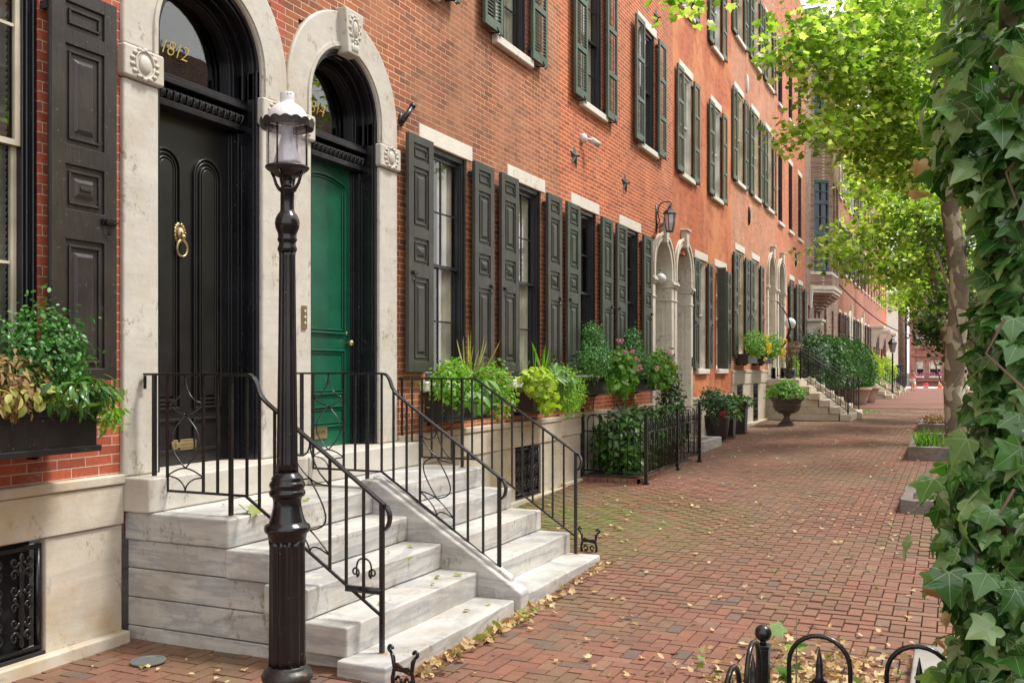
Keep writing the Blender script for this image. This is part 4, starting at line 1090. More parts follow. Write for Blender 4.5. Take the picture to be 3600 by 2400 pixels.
def pavers():
    L, wd = .2, .1
    vs = []; fs = []
    g = .0022
    X0, X1, Y0, Y1 = 1.2, 41, -3.2, 5.1
    n = 0
    def brick(x0, x1, y0, y1):
        nonlocal n
        cx, cy = (x0 + x1) / 2, (y0 + y1) / 2
        z = zg(cx) + rs.uniform(-.0022, .0022)
        tx, ty = rs.uniform(-.010, .010), rs.uniform(-.010, .010)
        a = .0035 if cx < 20 else .003
        x0 += g; x1 -= g; y0 += g; y1 -= g
        o = len(vs)
        for (x, y, d) in ((x0 + a, y0 + a, 0), (x1 - a, y0 + a, 0), (x1 - a, y1 - a, 0), (x0 + a, y1 - a, 0)):
            vs.append((x, y, z + (x - cx) * tx + (y - cy) * ty + .010 * math.sin(cx * 1.3 + cy * 1.1) * math.sin(cy * 1.9 - cx * .4) + .006 * math.sin(cy * 3.1 - cx * 1.6)))
        for (x, y) in ((x0, y0), (x1, y0), (x1, y1), (x0, y1)): vs.append((x, y, z - .022))
        fs.extend([(o, o + 1, o + 2, o + 3), (o, o + 4, o + 5, o + 1), (o + 1, o + 5, o + 6, o + 2), (o + 2, o + 6, o + 7, o + 3), (o + 3, o + 7, o + 4, o)])
    ni = int((X1 - X0) / wd) + 8; nj = int((Y1 - Y0) / wd) + 4
    for i in range(-4, ni):
        for j in range(-2, nj):
            k = (i - j) % 4
            x, y = X0 + i * wd, Y0 + j * wd
            if k == 0: bx = (x, x + L, y, y + wd)
            elif k == 3: bx = (x, x + wd, y, y + L)
            else: continue
            if bx[2] > W + .05 or bx[0] > X1: continue
            # bed around the ivy tree and pits stay open
            mx_, my_ = (bx[0] + bx[1]) / 2, (bx[2] + bx[3]) / 2
            if my_ < .12 - (mx_ - 4) * .02 - .062 * max(0, mx_ - 3) - 1.4: continue
            if 2.0 < mx_ < 3.36 and my_ < .55: continue
            brick(*bx)
    m = M(); m.v = vs; m.f = fs
    o = build(m, 'brick_pavement', 'paver', recalc=False); o['kind'] = 'structure'
pavers()

# ------------------------------------------------------------------ double marble stoop
ST = thing('marble_stoop', (6.6, 4.2, -.05), 'double white marble stoop with three iron railings below the black and green doors', 'stoop')
lv = [(.80, 4.17), (.61, 3.85), (.42, 3.55), (.23, 3.25), (.05, 2.94)]   # tread top, front edge
def rough_block(x0, x1, y0, y1, z0, z1, name, mat='marble_white', par=None, bev=.014):
    m = M()
    nx = max(1, int((x1 - x0) / .12)); P = []
    # subdivided box with a slightly worn, uneven surface
    xs = [x0 + (x1 - x0) * i / nx for i in range(nx + 1)]
    top_f = []; vs = []
    for i, x in enumerate(xs):
        d = .004 * math.sin(x * 9 + y0 * 5) + rs.uniform(-.0025, .0025)
        vs += [(x, y0 + d, z0), (x, y1, z0), (x, y1, z1), (x, y0 + d * .5, z1 - abs(rs.normal(0, .0018)))]
    fs = []
    for i in range(nx):
        a = i * 4; b = a + 4
        fs += [(a, b, b + 1, a + 1), (a + 1, b + 1, b + 2, a + 2), (a + 2, b + 2, b + 3, a + 3), (a + 3, b + 3, b, a)]
    fs += [(0, 1, 2, 3), (nx * 4, nx * 4 + 3, nx * 4 + 2, nx * 4 + 1)]
    m.add(vs, fs)
    return build(m, name, mat, par, bevel=bev, ang=50)
for side, (xa, xb) in enumerate(((4.84, 6.52), (6.68, 8.46))):
    for k, (z, yf) in enumerate(lv):
        yb_ = W + .0 if k == 0 else lv[k - 1][1] + .03
        x0, x1 = (xa - (0, .0, .02, .04, .11)[k], xb) if side == 0 else (xa, xb + (0, .02, .02, .0, -.03)[k])
        zb_ = z - .19 + .002 if k < 4 else -.2
        rough_block(x0, x1, yf, yb_, zb_ + .001, z, 'landing' if k == 0 else 'step', par=ST)
    # door sill blocks
    if side == 0: rough_block(4.80, 6.545, 4.80, W + .42, .802, 1.03, 'door_sill', 'stone_surround', ST)
    else: rough_block(6.555, 8.42, 4.80, W + .42, .802, 1.03, 'door_sill', 'stone_surround', ST)
# side walls: coursed marble under the landing and steps
for (x0, x1) in ((4.87, 5.05), (8.28, 8.44)):
    for (z0, z1, y0) in ((.42, .608, 3.88), (.225, .418, 3.58), (.035, .223, 3.28), (-.2, .033, 3.0)):
        rough_block(x0, x1, y0, W, z0 + .003, z1, 'side_course', 'marble_white', ST, .008)
m = M(); m.box(5.0, 8.3, 4.0, W, -.2, .6); m.box(5.0, 8.3, 3.4, 4.0, -.2, .2); build(m, 'rubble_core', 'marble_cream', ST)
# sloping divider between the two flights
m = M(); m.extr([(4.22, .875), (4.14, .87), (2.98, .16), (2.89, .10), (2.89, -.2), (4.3, -.2), (4.3, .87)], 'x', 6.52, 6.68)
build(m, 'divider', 'marble_white', ST, bevel=.02)
m = M(); m.extr([(4.20, .90), (4.12, .895), (3.0, .205), (2.99, .15), (4.12, .84), (4.20, .85)], 'x', 6.56, 6.64); build(m, 'divider_coping', 'marble_white', ST, bevel=.015)

def bez(p0, p1, p2, n=8):
    return [tuple((1 - t) ** 2 * a + 2 * t * (1 - t) * b + t * t * c for a, b, c in zip(p0, p1, p2)) for t in [i / n for i in range(n + 1)]]
def railing(parent, x, W0, top, kink, bend, newel, zr, zend, botz, botk, botend, ups, sl, thick, orn, nz, landz, dip=True, extra=None, sx=1):
    """one wrought railing in the plane x: flat over the landing, then sloping down to the newel"""
    r = .0075
    m = M()
    path = [(x, W0, zr), (x, kink, zr)]
    if dip: path += bez((x, kink, zr), (x, kink - .06, zr), (x, kink - .085, zr - .09), 5)[1:] + bez((x, kink - .085, zr - .09), (x, kink - .10, zr - .14), (x, kink - .17, zr - .19), 5)[1:]
    path += [(x, newel, zend)]
    path += bez((x, newel, zend), (x, newel - .055, zend - .03), (x, newel - .055, zend - .09), 6)[1:] + bez((x, newel - .055, zend - .09), (x, newel - .05, zend - .15), (x, newel - .01, zend - .17), 6)[1:]
    def flat(path, wy=.019, h=.008):
        mm = M(); vs = []; fs = []
        for i, p in enumerate(path):
            a = Vector(path[max(i - 1, 0)]); b = Vector(path[min(i + 1, len(path) - 1)]); d = (b - a).normalized()
            nn = Vector((0, -d.z, d.y));
            if nn.z < 0 and i < len(path) - 11: nn = -nn
            p = Vector(p)
            for (sx_, sn) in ((-1, 1), (1, 1), (1, -1), (-1, -1)): vs.append(p + Vector((sx_ * wy, 0, 0)) + nn * (sn * h))
        for i in range(len(path) - 1):
            for j in range(4): a_, b_ = i * 4 + j, i * 4 + (j + 1) % 4; fs.append((a_, b_, b_ + 4, a_ + 4))
        fs += [(0, 1, 2, 3), tuple((len(path) - 1) * 4 + j for j in (3, 2, 1, 0))]
        return vs, fs
    v_, f_ = flat(path); m.add(v_, f_)
    m.tube([(x, W0, zr - .01), (x, W0 - .0, zr - .10)], .012, 6)                # wall bracket
    m.tube([(x, W0 - .06, botz), (x, botk, botz), (x, newel, botend)], .0085, 4)
    rl = build(m, 'railing', 'iron', parent, bevel=.003)
    def ztop(y):
        if y >= kink - .01: return zr
        y1 = kink - .17 if dip else kink; z1 = zr - .19 if dip else zr
        if dip and y > y1: return zr - .19 * (kink - y) / .17
        return z1 + (zend - z1) * (y1 - y) / (y1 - newel)
    def zbot(y): return botz if y >= botk else botz + (botend - botz) * (botk - y) / (botk - newel)
    for y in ups:
        t = y in thick
        m = M(); m.tube([(x, y, (landz if t else zbot(y))), (x, y, ztop(y))], .012 if t else .0075, 4)
        build(m, 'baluster', 'iron', rl)
    m = M(); m.tube([(x, newel, nz), (x, newel, zend)], .0125, 4); build(m, 'newel', 'iron', rl)
    if orn:
        for (ya, yb_) in orn:                           # pointed diamond and oval of bent bar
            yc = (ya + yb_) / 2; hw = abs(ya - yb_) / 2
            def pt(u, v):
                y = yc + u * hw; return (x, y, zbot(y) + (ztop(y) - zbot(y)) * v)
            m = M()
            for s in (-1, 1):
                m.tube([pt(s * (1 - math.cos(t) ), .98 - .235 * math.sin(t)) if False else pt(s * (1 - math.sqrt(max(0, 1 - (q) ** 2))) * 1.0, .99 - .24 * q) for q in [k / 8 for k in range(9)]], .0055, 5)
                m.tube([pt(s * (1 - q), .75 - .09 * math.sin(q * math.pi / 2)) for q in [k / 6 for k in range(7)]], .0055, 5)
                m.tube([pt(s * .80 * math.sin(q * math.pi), .66 - .46 * q) for q in [k / 12 for k in range(13)]], .0055, 5)
                m.tube([pt(s * (1 - q), .13 + .07 * math.sin(q * math.pi / 2)) for q in [k / 6 for k in range(7)]], .0055, 5)
                m.tube([pt(s * (1 - math.sqrt(max(0, 1 - (q) ** 2))), .0 + .13 * q) for q in [k / 8 for k in range(9)]], .0055, 5)
            build(m, 'scrollwork', 'iron', rl, smooth=True)
    if extra:
        m = M(); ya, yb_, zc = extra
        yc = (ya + yb_) / 2
        for s in (-1, 1):
            pts = [(x, yc, zc + .05)] + [(x, yc + s * (.075 + .0 - .0), zc + .03)]
            sp = [(x, yc + s * (.062 - (.026 * (1 - k / 16)) * math.cos(k * .55)), zc - .03 - .03 * (1 - k / 16) * math.sin(k * .55) * -1) for k in range(-2, 13)]
            m.tube(bez((x, yc, zc + .055), (x, yc + s * .07, zc + .06), sp[0], 6) + sp, .006, 5)
        m.box(x - .015, x + .015, yb_, ya, zc - .15, zc - .115)
        build(m, 'scrollwork', 'iron', rl, smooth=True)
    return rl
slope_ups = [4.03, 3.91, 3.79, 3.49, 3.37]
railing(ST, 4.97, 5.0, None, 4.125, None, 3.115, 1.715, .95, .935, 4.14, .27, [4.915, 4.80, 4.49, 4.37, 4.26, 4.13] + slope_ups + [3.245], None, [4.26, 4.915], [(4.80, 4.49), (3.79, 3.49)], .05, .80, extra=(3.37, 3.115, .55))
railing(ST, 6.6, 5.0, None, 4.135, None, 3.105, 1.715, .94, .935, 4.14, .26, [4.915, 4.80, 4.50, 4.39, 4.275, 4.14] + slope_ups + [3.24], None, [4.275, 4.915], [(4.80, 4.50), (3.79, 3.49)], .15, .85)
railing(ST, 8.38, 5.1, None, 4.20, None, 3.165, 1.657, .985, .88, 4.17, .21, [5.018, 4.903, 4.789, 4.679, 4.568, 4.457, 4.341, 4.233, 4.126, 4.019, 3.914, 3.809, 3.703, 3.595, 3.49, 3.393, 3.282], None, [4.341], [], .05, .80, dip=False)

for (x, y, z) in ((4.97, 4.26, .80), (4.97, 4.915, .80), (4.97, 3.115, .05), (6.6, 3.105, .215), (8.38, 4.341, .80), (8.38, 3.165, .05)):
    m = M(); n = 14; m.v = [(x, y, z + .0015)] + [(x + (.028 + .012 * math.sin(k * 2.3 + x)) * math.cos(k * 2 * math.pi / n), y - .008 + (.032 + .012 * math.cos(k * 1.7 + y)) * math.sin(k * 2 * math.pi / n), z + .0015) for k in range(n)]
    m.f = [(0, 1 + k, 1 + (k + 1) % n) for k in range(n)]; build(m, 'rust_stain', 'rust_stain', ST)
def boot_scraper(x, y, z, lab, rz=0):
    t = thing('boot_scraper', (x, y, z), lab, 'boot scraper', 'iron boot scrapers beside the stoop')
    m = M()
    for s in (-1, 1):
        m.tube([(x + s * .075, y, z - .02), (x + s * .085, y, z + .04), (x + s * .07, y, z + .10), (x + s * .08, y, z + .16), (x + s * .10, y, z + .19)], [.014, .012, .011, .013, .008], 8)
        m.tube([(x + s * (.10 + .016 * math.sin(k * .6)), y, z + .19 + .018 * (1 - math.cos(k * .6)) * .9) for k in range(9)], .010, 6)
        m.tube([(x + s * (.035 + .022 * math.cos(k * .6)), y, z + .035 + .022 * math.sin(k * .6)) for k in range(10)], .009, 6)
    build(m, 'upright', 'iron', t, smooth=True)
    m = M(); m.extr([(x - .075, z + .10), (x - .05, z + .125), (x, z + .115), (x + .05, z + .135), (x + .075, z + .11), (x + .07, z + .085), (x, z + .09), (x - .07, z + .08)], 'y', y - .006, y + .006)
    build(m, 'blade', 'iron_rust', t)
    t.rotation_euler = (0, 0, rz); return t
boot_scraper(4.72, 2.82, -.045, 'black iron boot scraper on the bricks beside the lowest marble step, below the left railing', R(75))
boot_scraper(8.78, 3.18, 0, 'small black iron boot scraper on mossy bricks past the right end of the stoop', R(80))

# ------------------------------------------------------------------ gas lamp
LX, LY, LZ = 4.262, 3.269, -.06
LP = thing('gas_lamp', (LX, LY, LZ), 'black fluted gas lamp post with white domed lantern in front of the steps', 'street lamp')
c0 = (LX, LY, 0)
def prof(pts): return [(r, z) for r, z in pts]
m = M(); m.lathe([(.135, -.1), (.135, .035), (.130, .05), (.118, .055), (.120, .07), (.136, .085), (.138, .105), (.125, .13), (.108, .14), (.101, .16)], c0, 32)
build(m, 'base', 'iron_rust', LP, smooth=True, bevel=.004)
m = M(); m.lathe([(.100, .16), (.099, .20), (.097, .5), (.095, .80), (.100, .83)], c0, 96, 12, .13); build(m, 'fluted_column', 'lamp_black', LP, smooth=True)
m = M(); m.lathe([(.094, .825), (.100, .835), (.105, .865), (.118, .875), (.124, .893), (.118, .912), (.100, .92), (.095, .935), (.084, .97), (.076, 1.01), (.074, 1.04), (.080, 1.06), (.092, 1.068), (.098, 1.083), (.092, 1.098), (.086, 1.103), (.092, 1.112), (.097, 1.128), (.090, 1.143), (.082, 1.15), (.086, 1.158), (.080, 1.17), (.066, 1.185), (.060, 1.195)], c0, 40)
build(m, 'collar', 'lamp_black', LP, smooth=True)
m = M(); m.lathe([(.060, 1.195), (.056, 1.24), (.053, 1.5), (.047, 1.95), (.043, 2.36), (.046, 2.38)], c0, 80, 10, .12); build(m, 'shaft', 'lamp_black', LP, smooth=True)
m = M(); m.lathe([(.040, 2.38), (.050, 2.385), (.052, 2.40), (.046, 2.415), (.044, 2.43), (.050, 2.44), (.053, 2.45), (.048, 2.46), (.050, 2.48), (.062, 2.51), (.066, 2.535), (.062, 2.56), (.050, 2.585), (.040, 2.595), (.037, 2.61), (.036, 2.70), (.040, 2.705), (.050, 2.712), (.050, 2.722), (.036, 2.728), (.030, 2.735), (.029, 2.77), (.032, 2.775), (.032, 2.78)], c0, 32)
build(m, 'knop', 'lamp_black', LP, smooth=True)
hd = None
m = M(); m.lathe([(.022, 2.775), (.035, 2.778), (.066, 2.79), (.070, 2.80), (.082, 2.806), (.108, 2.822), (.117, 2.832), (.117, 2.838), (.112, 2.842), (.10, 2.844), (.02, 2.844)], c0, 40)
hd = build(m, 'lantern_base', 'iron_rust', LP, smooth=True)
m = M()
for k in range(4):
    a = R(100 + k * 90); ca, sa = math.cos(a), math.sin(a)
    m.tube([(LX + r * ca, LY + r * sa, z) for r, z in ((.034, 2.715), (.050, 2.725), (.066, 2.75), (.078, 2.785), (.092, 2.815))], [.011, .010, .009, .008, .009], 8)
    m.tube([(LX + .113 * ca, LY + .113 * sa, 2.835), (LX + .113 * ca, LY + .113 * sa, 3.075)], .0045, 6)
build(m, 'bracket_arm', 'lamp_black', hd, smooth=True)
m = M(); vs = []
for r0 in (.110,):
    n = 48
    for j in range(n):
        a = 2 * math.pi * j / n; m.v += [(LX + r0 * math.cos(a), LY + r0 * math.sin(a), 2.845), (LX + r0 * math.cos(a), LY + r0 * math.sin(a), 3.07)]
    for j in range(n): m.f.append((2 * j, 2 * ((j + 1) % n), 2 * ((j + 1) % n) + 1, 2 * j + 1))
build(m, 'glass_cylinder', 'lamp_glass', LP, smooth=True, recalc=False)
m = M(); m.lathe([(.074, 2.85), (.072, 2.87), (.056, 2.92), (.038, 2.98), (.030, 3.03), (.030, 3.06)], c0, 32); build(m, 'glass_chimney', 'frosted_glass', LP, smooth=True)
# scalloped rim under the white dome
m = M(); n = 16 * 8; vs = []
for j in range(n):
    a = 2 * math.pi * j / n; sc = abs(math.sin(a * 8)) ** .6
    for (r, z) in ((.108, 3.085), (.120, 3.078), (.143, 3.068 + .0)): vs.append((LX + r * math.cos(a), LY + r * math.sin(a), z))
    vs.append((LX + .146 * math.cos(a), LY + .146 * math.sin(a), 3.071 + .020 * sc)); vs.append((LX + .140 * math.cos(a), LY + .140 * math.sin(a), 3.045))
    vs.append((LX + .112 * math.cos(a), LY + .112 * math.sin(a), 3.062))
for j in range(n):
    a, b = j * 6, ((j + 1) % n) * 6
    for (p, q) in ((0, 1), (2, 3), (2, 4), (4, 5), (5, 0)): m.f.append((a + p, b + p, b + q, a + q))
    m.f.append((a + 1, b + 1, b + 2, a + 2))
m.v = vs; build(m, 'scalloped_rim', 'iron_rust', LP, smooth=False)
m = M(); m.lathe([(.112, 3.088), (.1115, 3.095), (.106, 3.115), (.095, 3.137), (.080, 3.155), (.062, 3.170), (.045, 3.178), (.038, 3.186), (.037, 3.20), (.038, 3.235), (.036, 3.238), (.030, 3.238)], c0, 40)
build(m, 'dome_cap', 'white_enamel', LP, smooth=True)

# ------------------------------------------------------------------ leaves and plants
def leaf_shape(kind):
    """outline in the x-y plane with the stalk at the origin and the tip towards +y; unit length about 1"""
    if kind == 'ivy':
        p = [(0, 0), (.16, -.13), (.40, -.10), (.48, .10), (.42, .22), (.64, .40), (.60, .50), (.36, .53), (.22, .72), (0, 1.0)]
    elif kind == 'plane':
        p = [(0, 0), (.22, -.04), (.48, .02), (.36, .16), (.64, .42), (.44, .46), (.40, .62), (.20, .58), (0, 1.0)]
    elif kind == 'round':
        p = [(0, .06), (.14, -.06), (.38, .05), (.48, .32), (.42, .62), (.24, .84), (0, .92)]
    elif kind == 'long':
        p = [(0, 0), (.10, .15), (.17, .4), (.15, .65), (.07, .88), (0, 1.0)]
    elif kind == 'oval':
        p = [(0, 0), (.18, .15), (.28, .42), (.24, .7), (.12, .9), (0, 1.0)]
    elif kind == 'blade':
        p = [(0, 0), (.022, .1), (.025, .5), (.012, .85), (0, 1.0)]
    elif kind == 'small':
        p = [(0, 0), (.26, .35), (.22, .75), (0, 1.0)]
    return p
def leaf_tpl(kind, fold=.25, droop=.25, curl=0):
    half = leaf_shape(kind)
    big = kind in ('ivy', 'round') or len(half) > 7
    if kind in ('ivy', 'round', 'oval', 'long'):        # round the corners of the outline
        q = [half[0]]
        for i in range(len(half) - 1):
            p0 = half[max(i - 1, 0)]; p1 = half[i]; p2 = half[i + 1]; p3 = half[min(i + 2, len(half) - 1)]
            for t in ((.5, 1) if kind != 'ivy' else (.35, .7, 1)):
                f = lambda k: .5 * (2 * p1[k] + (p2[k] - p0[k]) * t * .8 + (2 * p0[k] - 5 * p1[k] + 4 * p2[k] - p3[k]) * t * t * .8 + (3 * p1[k] - p0[k] - 3 * p2[k] + p3[k]) * t ** 3 * .8 + (p2[k] - p1[k]) * .4 * (t * t * (3 - 2 * t)) * 1.0)
                q.append((max(0, f(0)), f(1)) if t < 1 else p2)
        half = q
    n = len(half)
    verts = [half[0]] + half[1:-1] + [half[-1]] + [(-p[0], p[1]) for p in half[1:-1]][::-1]
    k = len(verts); cy = .30
    def z(x, y): return abs(x) * fold - droop * y * y * .6 - abs(x) ** 2 * fold * .9 + (.03 * math.sin(x * 16) * (abs(x) + .1) if kind == 'ivy' else 0)
    inner = [(x * .55, cy + (y - cy) * .55) for x, y in verts]
    pts = [(0, cy)] + inner + verts
    P = [(x, y, z(x, y)) for x, y in pts]
    F = [(0, 1 + i, 1 + (i + 1) % k) for i in range(k)]
    for i in range(k):
        j = (i + 1) % k; F += [(1 + i, 1 + k + i, 1 + k + j), (1 + i, 1 + k + j, 1 + j)]
    if kind in ('small', 'blade', 'plane'):
        pts = [(0, cy)] + verts; P = [(x, y, z(x, y)) for x, y in pts]; F = F[:k]
    return np.array(P), F
LT = {}
def add_leaves(store, kind, pos, nrm, up, size, fold=.25, droop=.25, wid=1.0):
    """pos/nrm/up: arrays (n,3); each leaf's tip points along 'up', its face along nrm"""
    key = (kind, fold, droop)
    if key not in LT: LT[key] = leaf_tpl(kind, fold, droop)
    P, F = LT[key]
    pos, nrm, up, size = map(np.asarray, (pos, nrm, up, size))
    nrm = nrm / (np.linalg.norm(nrm, axis=1, keepdims=True) + 1e-9)
    up = up - nrm * (up * nrm).sum(1, keepdims=True); up = up / (np.linalg.norm(up, axis=1, keepdims=True) + 1e-9)
    sd_ = np.cross(up, nrm)
    n, k = len(pos), len(P)
    V = pos[:, None, :] + size[:, None, None] * (P[None, :, 0, None] * wid * sd_[:, None, :] + P[None, :, 1, None] * up[:, None, :] + P[None, :, 2, None] * nrm[:, None, :])
    store.append((V.reshape(-1, 3), np.array(F), n, k, np.tile(P[:, :2], (n, 1))))
def leaves_mesh(store, name, mat, parent=None, loose=False):
    V = np.concatenate([s[0] for s in store]); base = 0; FF = []; UV = np.concatenate([s[4] for s in store])
    for (v, F, n, k, _) in store:
        FF.append((F[None] + (np.arange(n) * k)[:, None, None] + base).reshape(-1, 3)); base += n * k
    FF = np.concatenate(FF)
    o0 = org(parent) if parent else Vector(((V[:, 0].min() + V[:, 0].max()) / 2, (V[:, 1].min() + V[:, 1].max()) / 2, V[:, 2].min()))
    V = V - np.array(o0)
    me = bpy.data.meshes.new(name)
    me.vertices.add(len(V)); me.vertices.foreach_set('co', V.ravel().astype('f'))
    me.loops.add(len(FF) * 3); me.loops.foreach_set('vertex_index', FF.ravel().astype('i'))
    me.polygons.add(len(FF)); me.polygons.foreach_set('loop_start', (np.arange(len(FF)) * 3).astype('i'))
    me.polygons.foreach_set('loop_total', np.full(len(FF), 3, 'i'))
    me.update(calc_edges=True); me.validate()
    uvl = me.uv_layers.new(name='UVMap'); uvl.data.foreach_set('uv', UV[FF.ravel()].ravel().astype('f'))
    me.polygons.foreach_set('use_smooth', [True] * len(me.polygons))
    me.materials.append(MAT[mat])
    o = bpy.data.objects.new(name, me); COL.objects.link(o)
    if parent: o.parent = parent
    else: o.location = o0
    ORG[o.name] = o0
    return o
def rdir(n, up=.0, spread=1.0):
    v = rs.normal(0, 1, (n, 3)) * spread; v[:, 2] += up
    return v / (np.linalg.norm(v, axis=1, keepdims=True) + 1e-9)
def blob(n, c, r, shell=.5, flat_bottom=None):
    """random points filling an ellipsoid, biased to its shell, with their outward directions"""
    d = rs.normal(0, 1, (n, 3)); d /= np.linalg.norm(d, axis=1, keepdims=True)
    q = rs.uniform(0, 1, n) ** (1 / 3) * (1 - shell) + shell * rs.uniform(.75, 1.05, n)
    lump = 1 + .16 * np.sin(d[:, 0] * 5 + c[0] * 3) * np.cos(d[:, 2] * 6 + c[1] * 2) + .1 * np.sin(d[:, 1] * 9 + c[0])
    p = d * (q * lump)[:, None] * np.array(r) + np.array(c)
    return p, d
def plant(name, label, cat, mat, kind, blobs, n, size, group=None, up=.5, fold=.25, droop=.25, stems=None, stem_mat='bark_twig', wid=1.0, tipdown=.0, extra=None):
    zmin = min(b[0][2] - b[1][2] for b in blobs); c = blobs[0][0]
    t = thing(name, (c[0], c[1], zmin), label, cat, group)
    st = []
    for (c, r) in blobs:
        k = max(4, int(n * r[0] * r[1] * r[2] / max(1e-9, sum(b[1][0] * b[1][1] * b[1][2] for b in blobs))))
        p, d = blob(k, c, r)
        far_ = rs.uniform(0, 1, k) < .2
        p[far_] = np.array(c) + (p[far_] - np.array(c)) * rs.uniform(1.1, 1.5, (far_.sum(), 1))
        add_leaves(st, kind, p, d + rdir(k, up, .6), d * .7 + rdir(k, -tipdown, .6), rs.uniform(size * .65, size * 1.15, k), fold, droop, wid)
    leaves_mesh(st, 'foliage', mat, t)
    if stems:
        m = M()
        for s in stems: m.tube(s[0], s[1], 5)
        build(m, 'stem', stem_mat, t, smooth=True)
    if extra: extra(t)
    return t
def flower_part(t, mat, pts, r, n=7, name='flower'):
    for c in pts:
        st = []; k = 16 if r > .02 else 8
        p, d = blob(k, c, (r, r, r * .8), 1.0)
        add_leaves(st, 'small', p, d, rdir(k), np.full(k, r * .9), .1, .2, 1.4)
        leaves_mesh(st, name, mat, t)
def blades(t, base, n, L, mat, spread=.6, name='grass_blades', w=1.0, lean=(0, 0)):
    st = []
    segs = 5
    for i in range(n):
        a = rs.uniform(0, 6.28); tilt = rs.uniform(.1, spread); Lh = L * rs.uniform(.6, 1.1)
        b = np.array(base) + np.array([rs.normal(0, .03), rs.normal(0, .02), 0])
        d = np.array([math.cos(a) * tilt + lean[0], math.sin(a) * tilt + lean[1], 1]); d /= np.linalg.norm(d)
        p = b; q = d.copy()
        for k in range(1):
            add_leaves(st, 'blade', [p], [np.cross(q, [math.sin(a), -math.cos(a), .01])], [q], [Lh], .1, rs.uniform(.1, .7), 1.3 * w)
    return leaves_mesh(st, name, mat, t)
def window_box(x0, x1, z0, z1, lab, mat='planter_black', depth=.26, lip=True, grp='window boxes along the row', y1=None):
    y1 = W - .08 if y1 is None else y1
    t = thing('window_box', ((x0 + x1) / 2, y1, z0), lab, 'window box', grp)
    m = M(); th = .014; y0 = y1 - depth
    m.box(x0, x1, y0, y0 + th, z0, z1); m.box(x0, x1, y1 - th, y1, z0, z1); m.box(x0, x0 + th, y0 + th, y1 - th, z0, z1); m.box(x1 - th, x1, y0 + th, y1 - th, z0, z1); m.box(x0, x1, y0, y1, z0 - .01, z0)
    build(m, 'box_body', mat, t, bevel=.004)
    if lip:
        m = M(); m.box(x0 - .02, x1 + .02, y0 - .02, y1, z0 - .012, z0 + .025); m.box(x0 - .01, x1 + .01, y0 - .01, y0, z1 - .03, z1 + .005)
        build(m, 'rim', mat, t, bevel=.006)
    m = M(); m.box(x0 + th, x1 - th, y0 + th, y1 - th, z1 - .06, z1 - .03); build(m, 'soil', 'soil', t)
    m = M()
    for x in (x0 + .2, x1 - .2): m.extr([(y1, z0 - .014), (y1 - .08, z0 - .014), (y1, z0 - .06)], 'x', x - .008, x + .008); m.box(x - .008, x + .008, y1, W - .0, z0 - .06, z0 + .05)
    build(m, 'bracket', 'iron', t)
    return t

# ------------------------------------------------------------------ window boxes and what grows in them
window_box(2.9, 4.29, 1.27, 1.51, 'long black window box under the leftmost window, beside the black door', depth=.27)
window_box(8.75, 9.77, 1.215, 1.47, 'black window box behind the right railing, under the first window right of the green door')
window_box(10.98, 11.99, 1.225, 1.47, 'black window box with hostas under the second window right of the green door')
window_box(12.98, 14.22, 1.39, 1.63, 'dark trough with ragged coir edge under the left geranium window', 'planter_black')
window_box(15.1, 16.35, 1.39, 1.63, 'dark trough under the right geranium window, beside the first marble doorway', 'planter_black')
window_box(24.75, 26.05, 1.91, 2.14, 'left black window box with yellow flowers under the cream framed windows')
window_box(27.0, 28.4, 1.91, 2.14, 'right black window box with yellow flowers, next to the iron railed steps')
gp = 'plants in the window boxes'
plant('boxwood', 'clipped round green boxwood in the leftmost window box near the black door', 'plant', 'leaf_box', 'small', [((4.04, 4.84, 1.84), (.27, .18, .26)), ((3.88, 4.84, 1.66), (.24, .16, .16))], 3400, .034, gp, wid=1.2)
plant('boxwood', 'clipped green boxwood at the left picture edge in the leftmost window box', 'plant', 'leaf_box', 'small', [((3.42, 4.86, 1.80), (.24, .17, .25)), ((3.1, 4.86, 1.7), (.22, .15, .22))], 2400, .030, gp, wid=1.2)
plant('dried_fern', 'withered brown fern fronds between the boxwoods in the leftmost window box', 'plant', 'leaf_dry', 'long', [((3.72, 4.76, 1.66), (.26, .12, .16)), ((3.6, 4.70, 1.55), (.2, .1, .07))], 800, .065, gp, tipdown=.8, droop=.8)
plant('andromeda_shrub', 'drooping cream and olive leaved shrub spilling over the rim of the leftmost window box', 'plant', 'leaf_cream', 'oval', [((3.7, 4.62, 1.60), (.34, .08, .06)), ((4.1, 4.64, 1.59), (.18, .08, .06))], 105, .065, gp, tipdown=1.0, droop=.6)
plant('andromeda_shrub', 'dark narrow leaved shrub trailing from the right half of the leftmost window box', 'plant', 'leaf_skimmia', 'long', [((4.08, 4.60, 1.60), (.22, .10, .09)), ((4.24, 4.66, 1.62), (.13, .09, .09))], 260, .085, gp, tipdown=1.2, droop=.7)
plant('trailing_plant', 'bright lime trailing plant at the right end of the leftmost window box', 'plant', 'leaf_fern', 'long', [((4.34, 4.66, 1.50), (.10, .08, .11))], 200, .055, gp, tipdown=.6)
def spikes(base, n, L, mat='leaf_cream', spread=.6, w=.9, lean=(0, 0)):
    def f(t): blades(t, base, n, L, mat, spread, 'spike_leaves', w, lean)
    return f
plant('fern', 'lime green feathery fern filling the box behind the right railing', 'plant', 'leaf_fern', 'oval', [((8.72, 4.64, 1.60), (.28, .19, .20)), ((9.55, 4.60, 1.58), (.34, .20, .22)), ((9.72, 4.55, 1.40), (.24, .14, .17)), ((8.75, 4.55, 1.45), (.2, .12, .12)), ((9.0, 4.75, 1.74), (.25, .12, .12))], 2600, .05, gp, extra=spikes((9.3, 4.7, 1.62), 15, .50, 'leaf_cream', 1.3, .55, (.1, 0)))
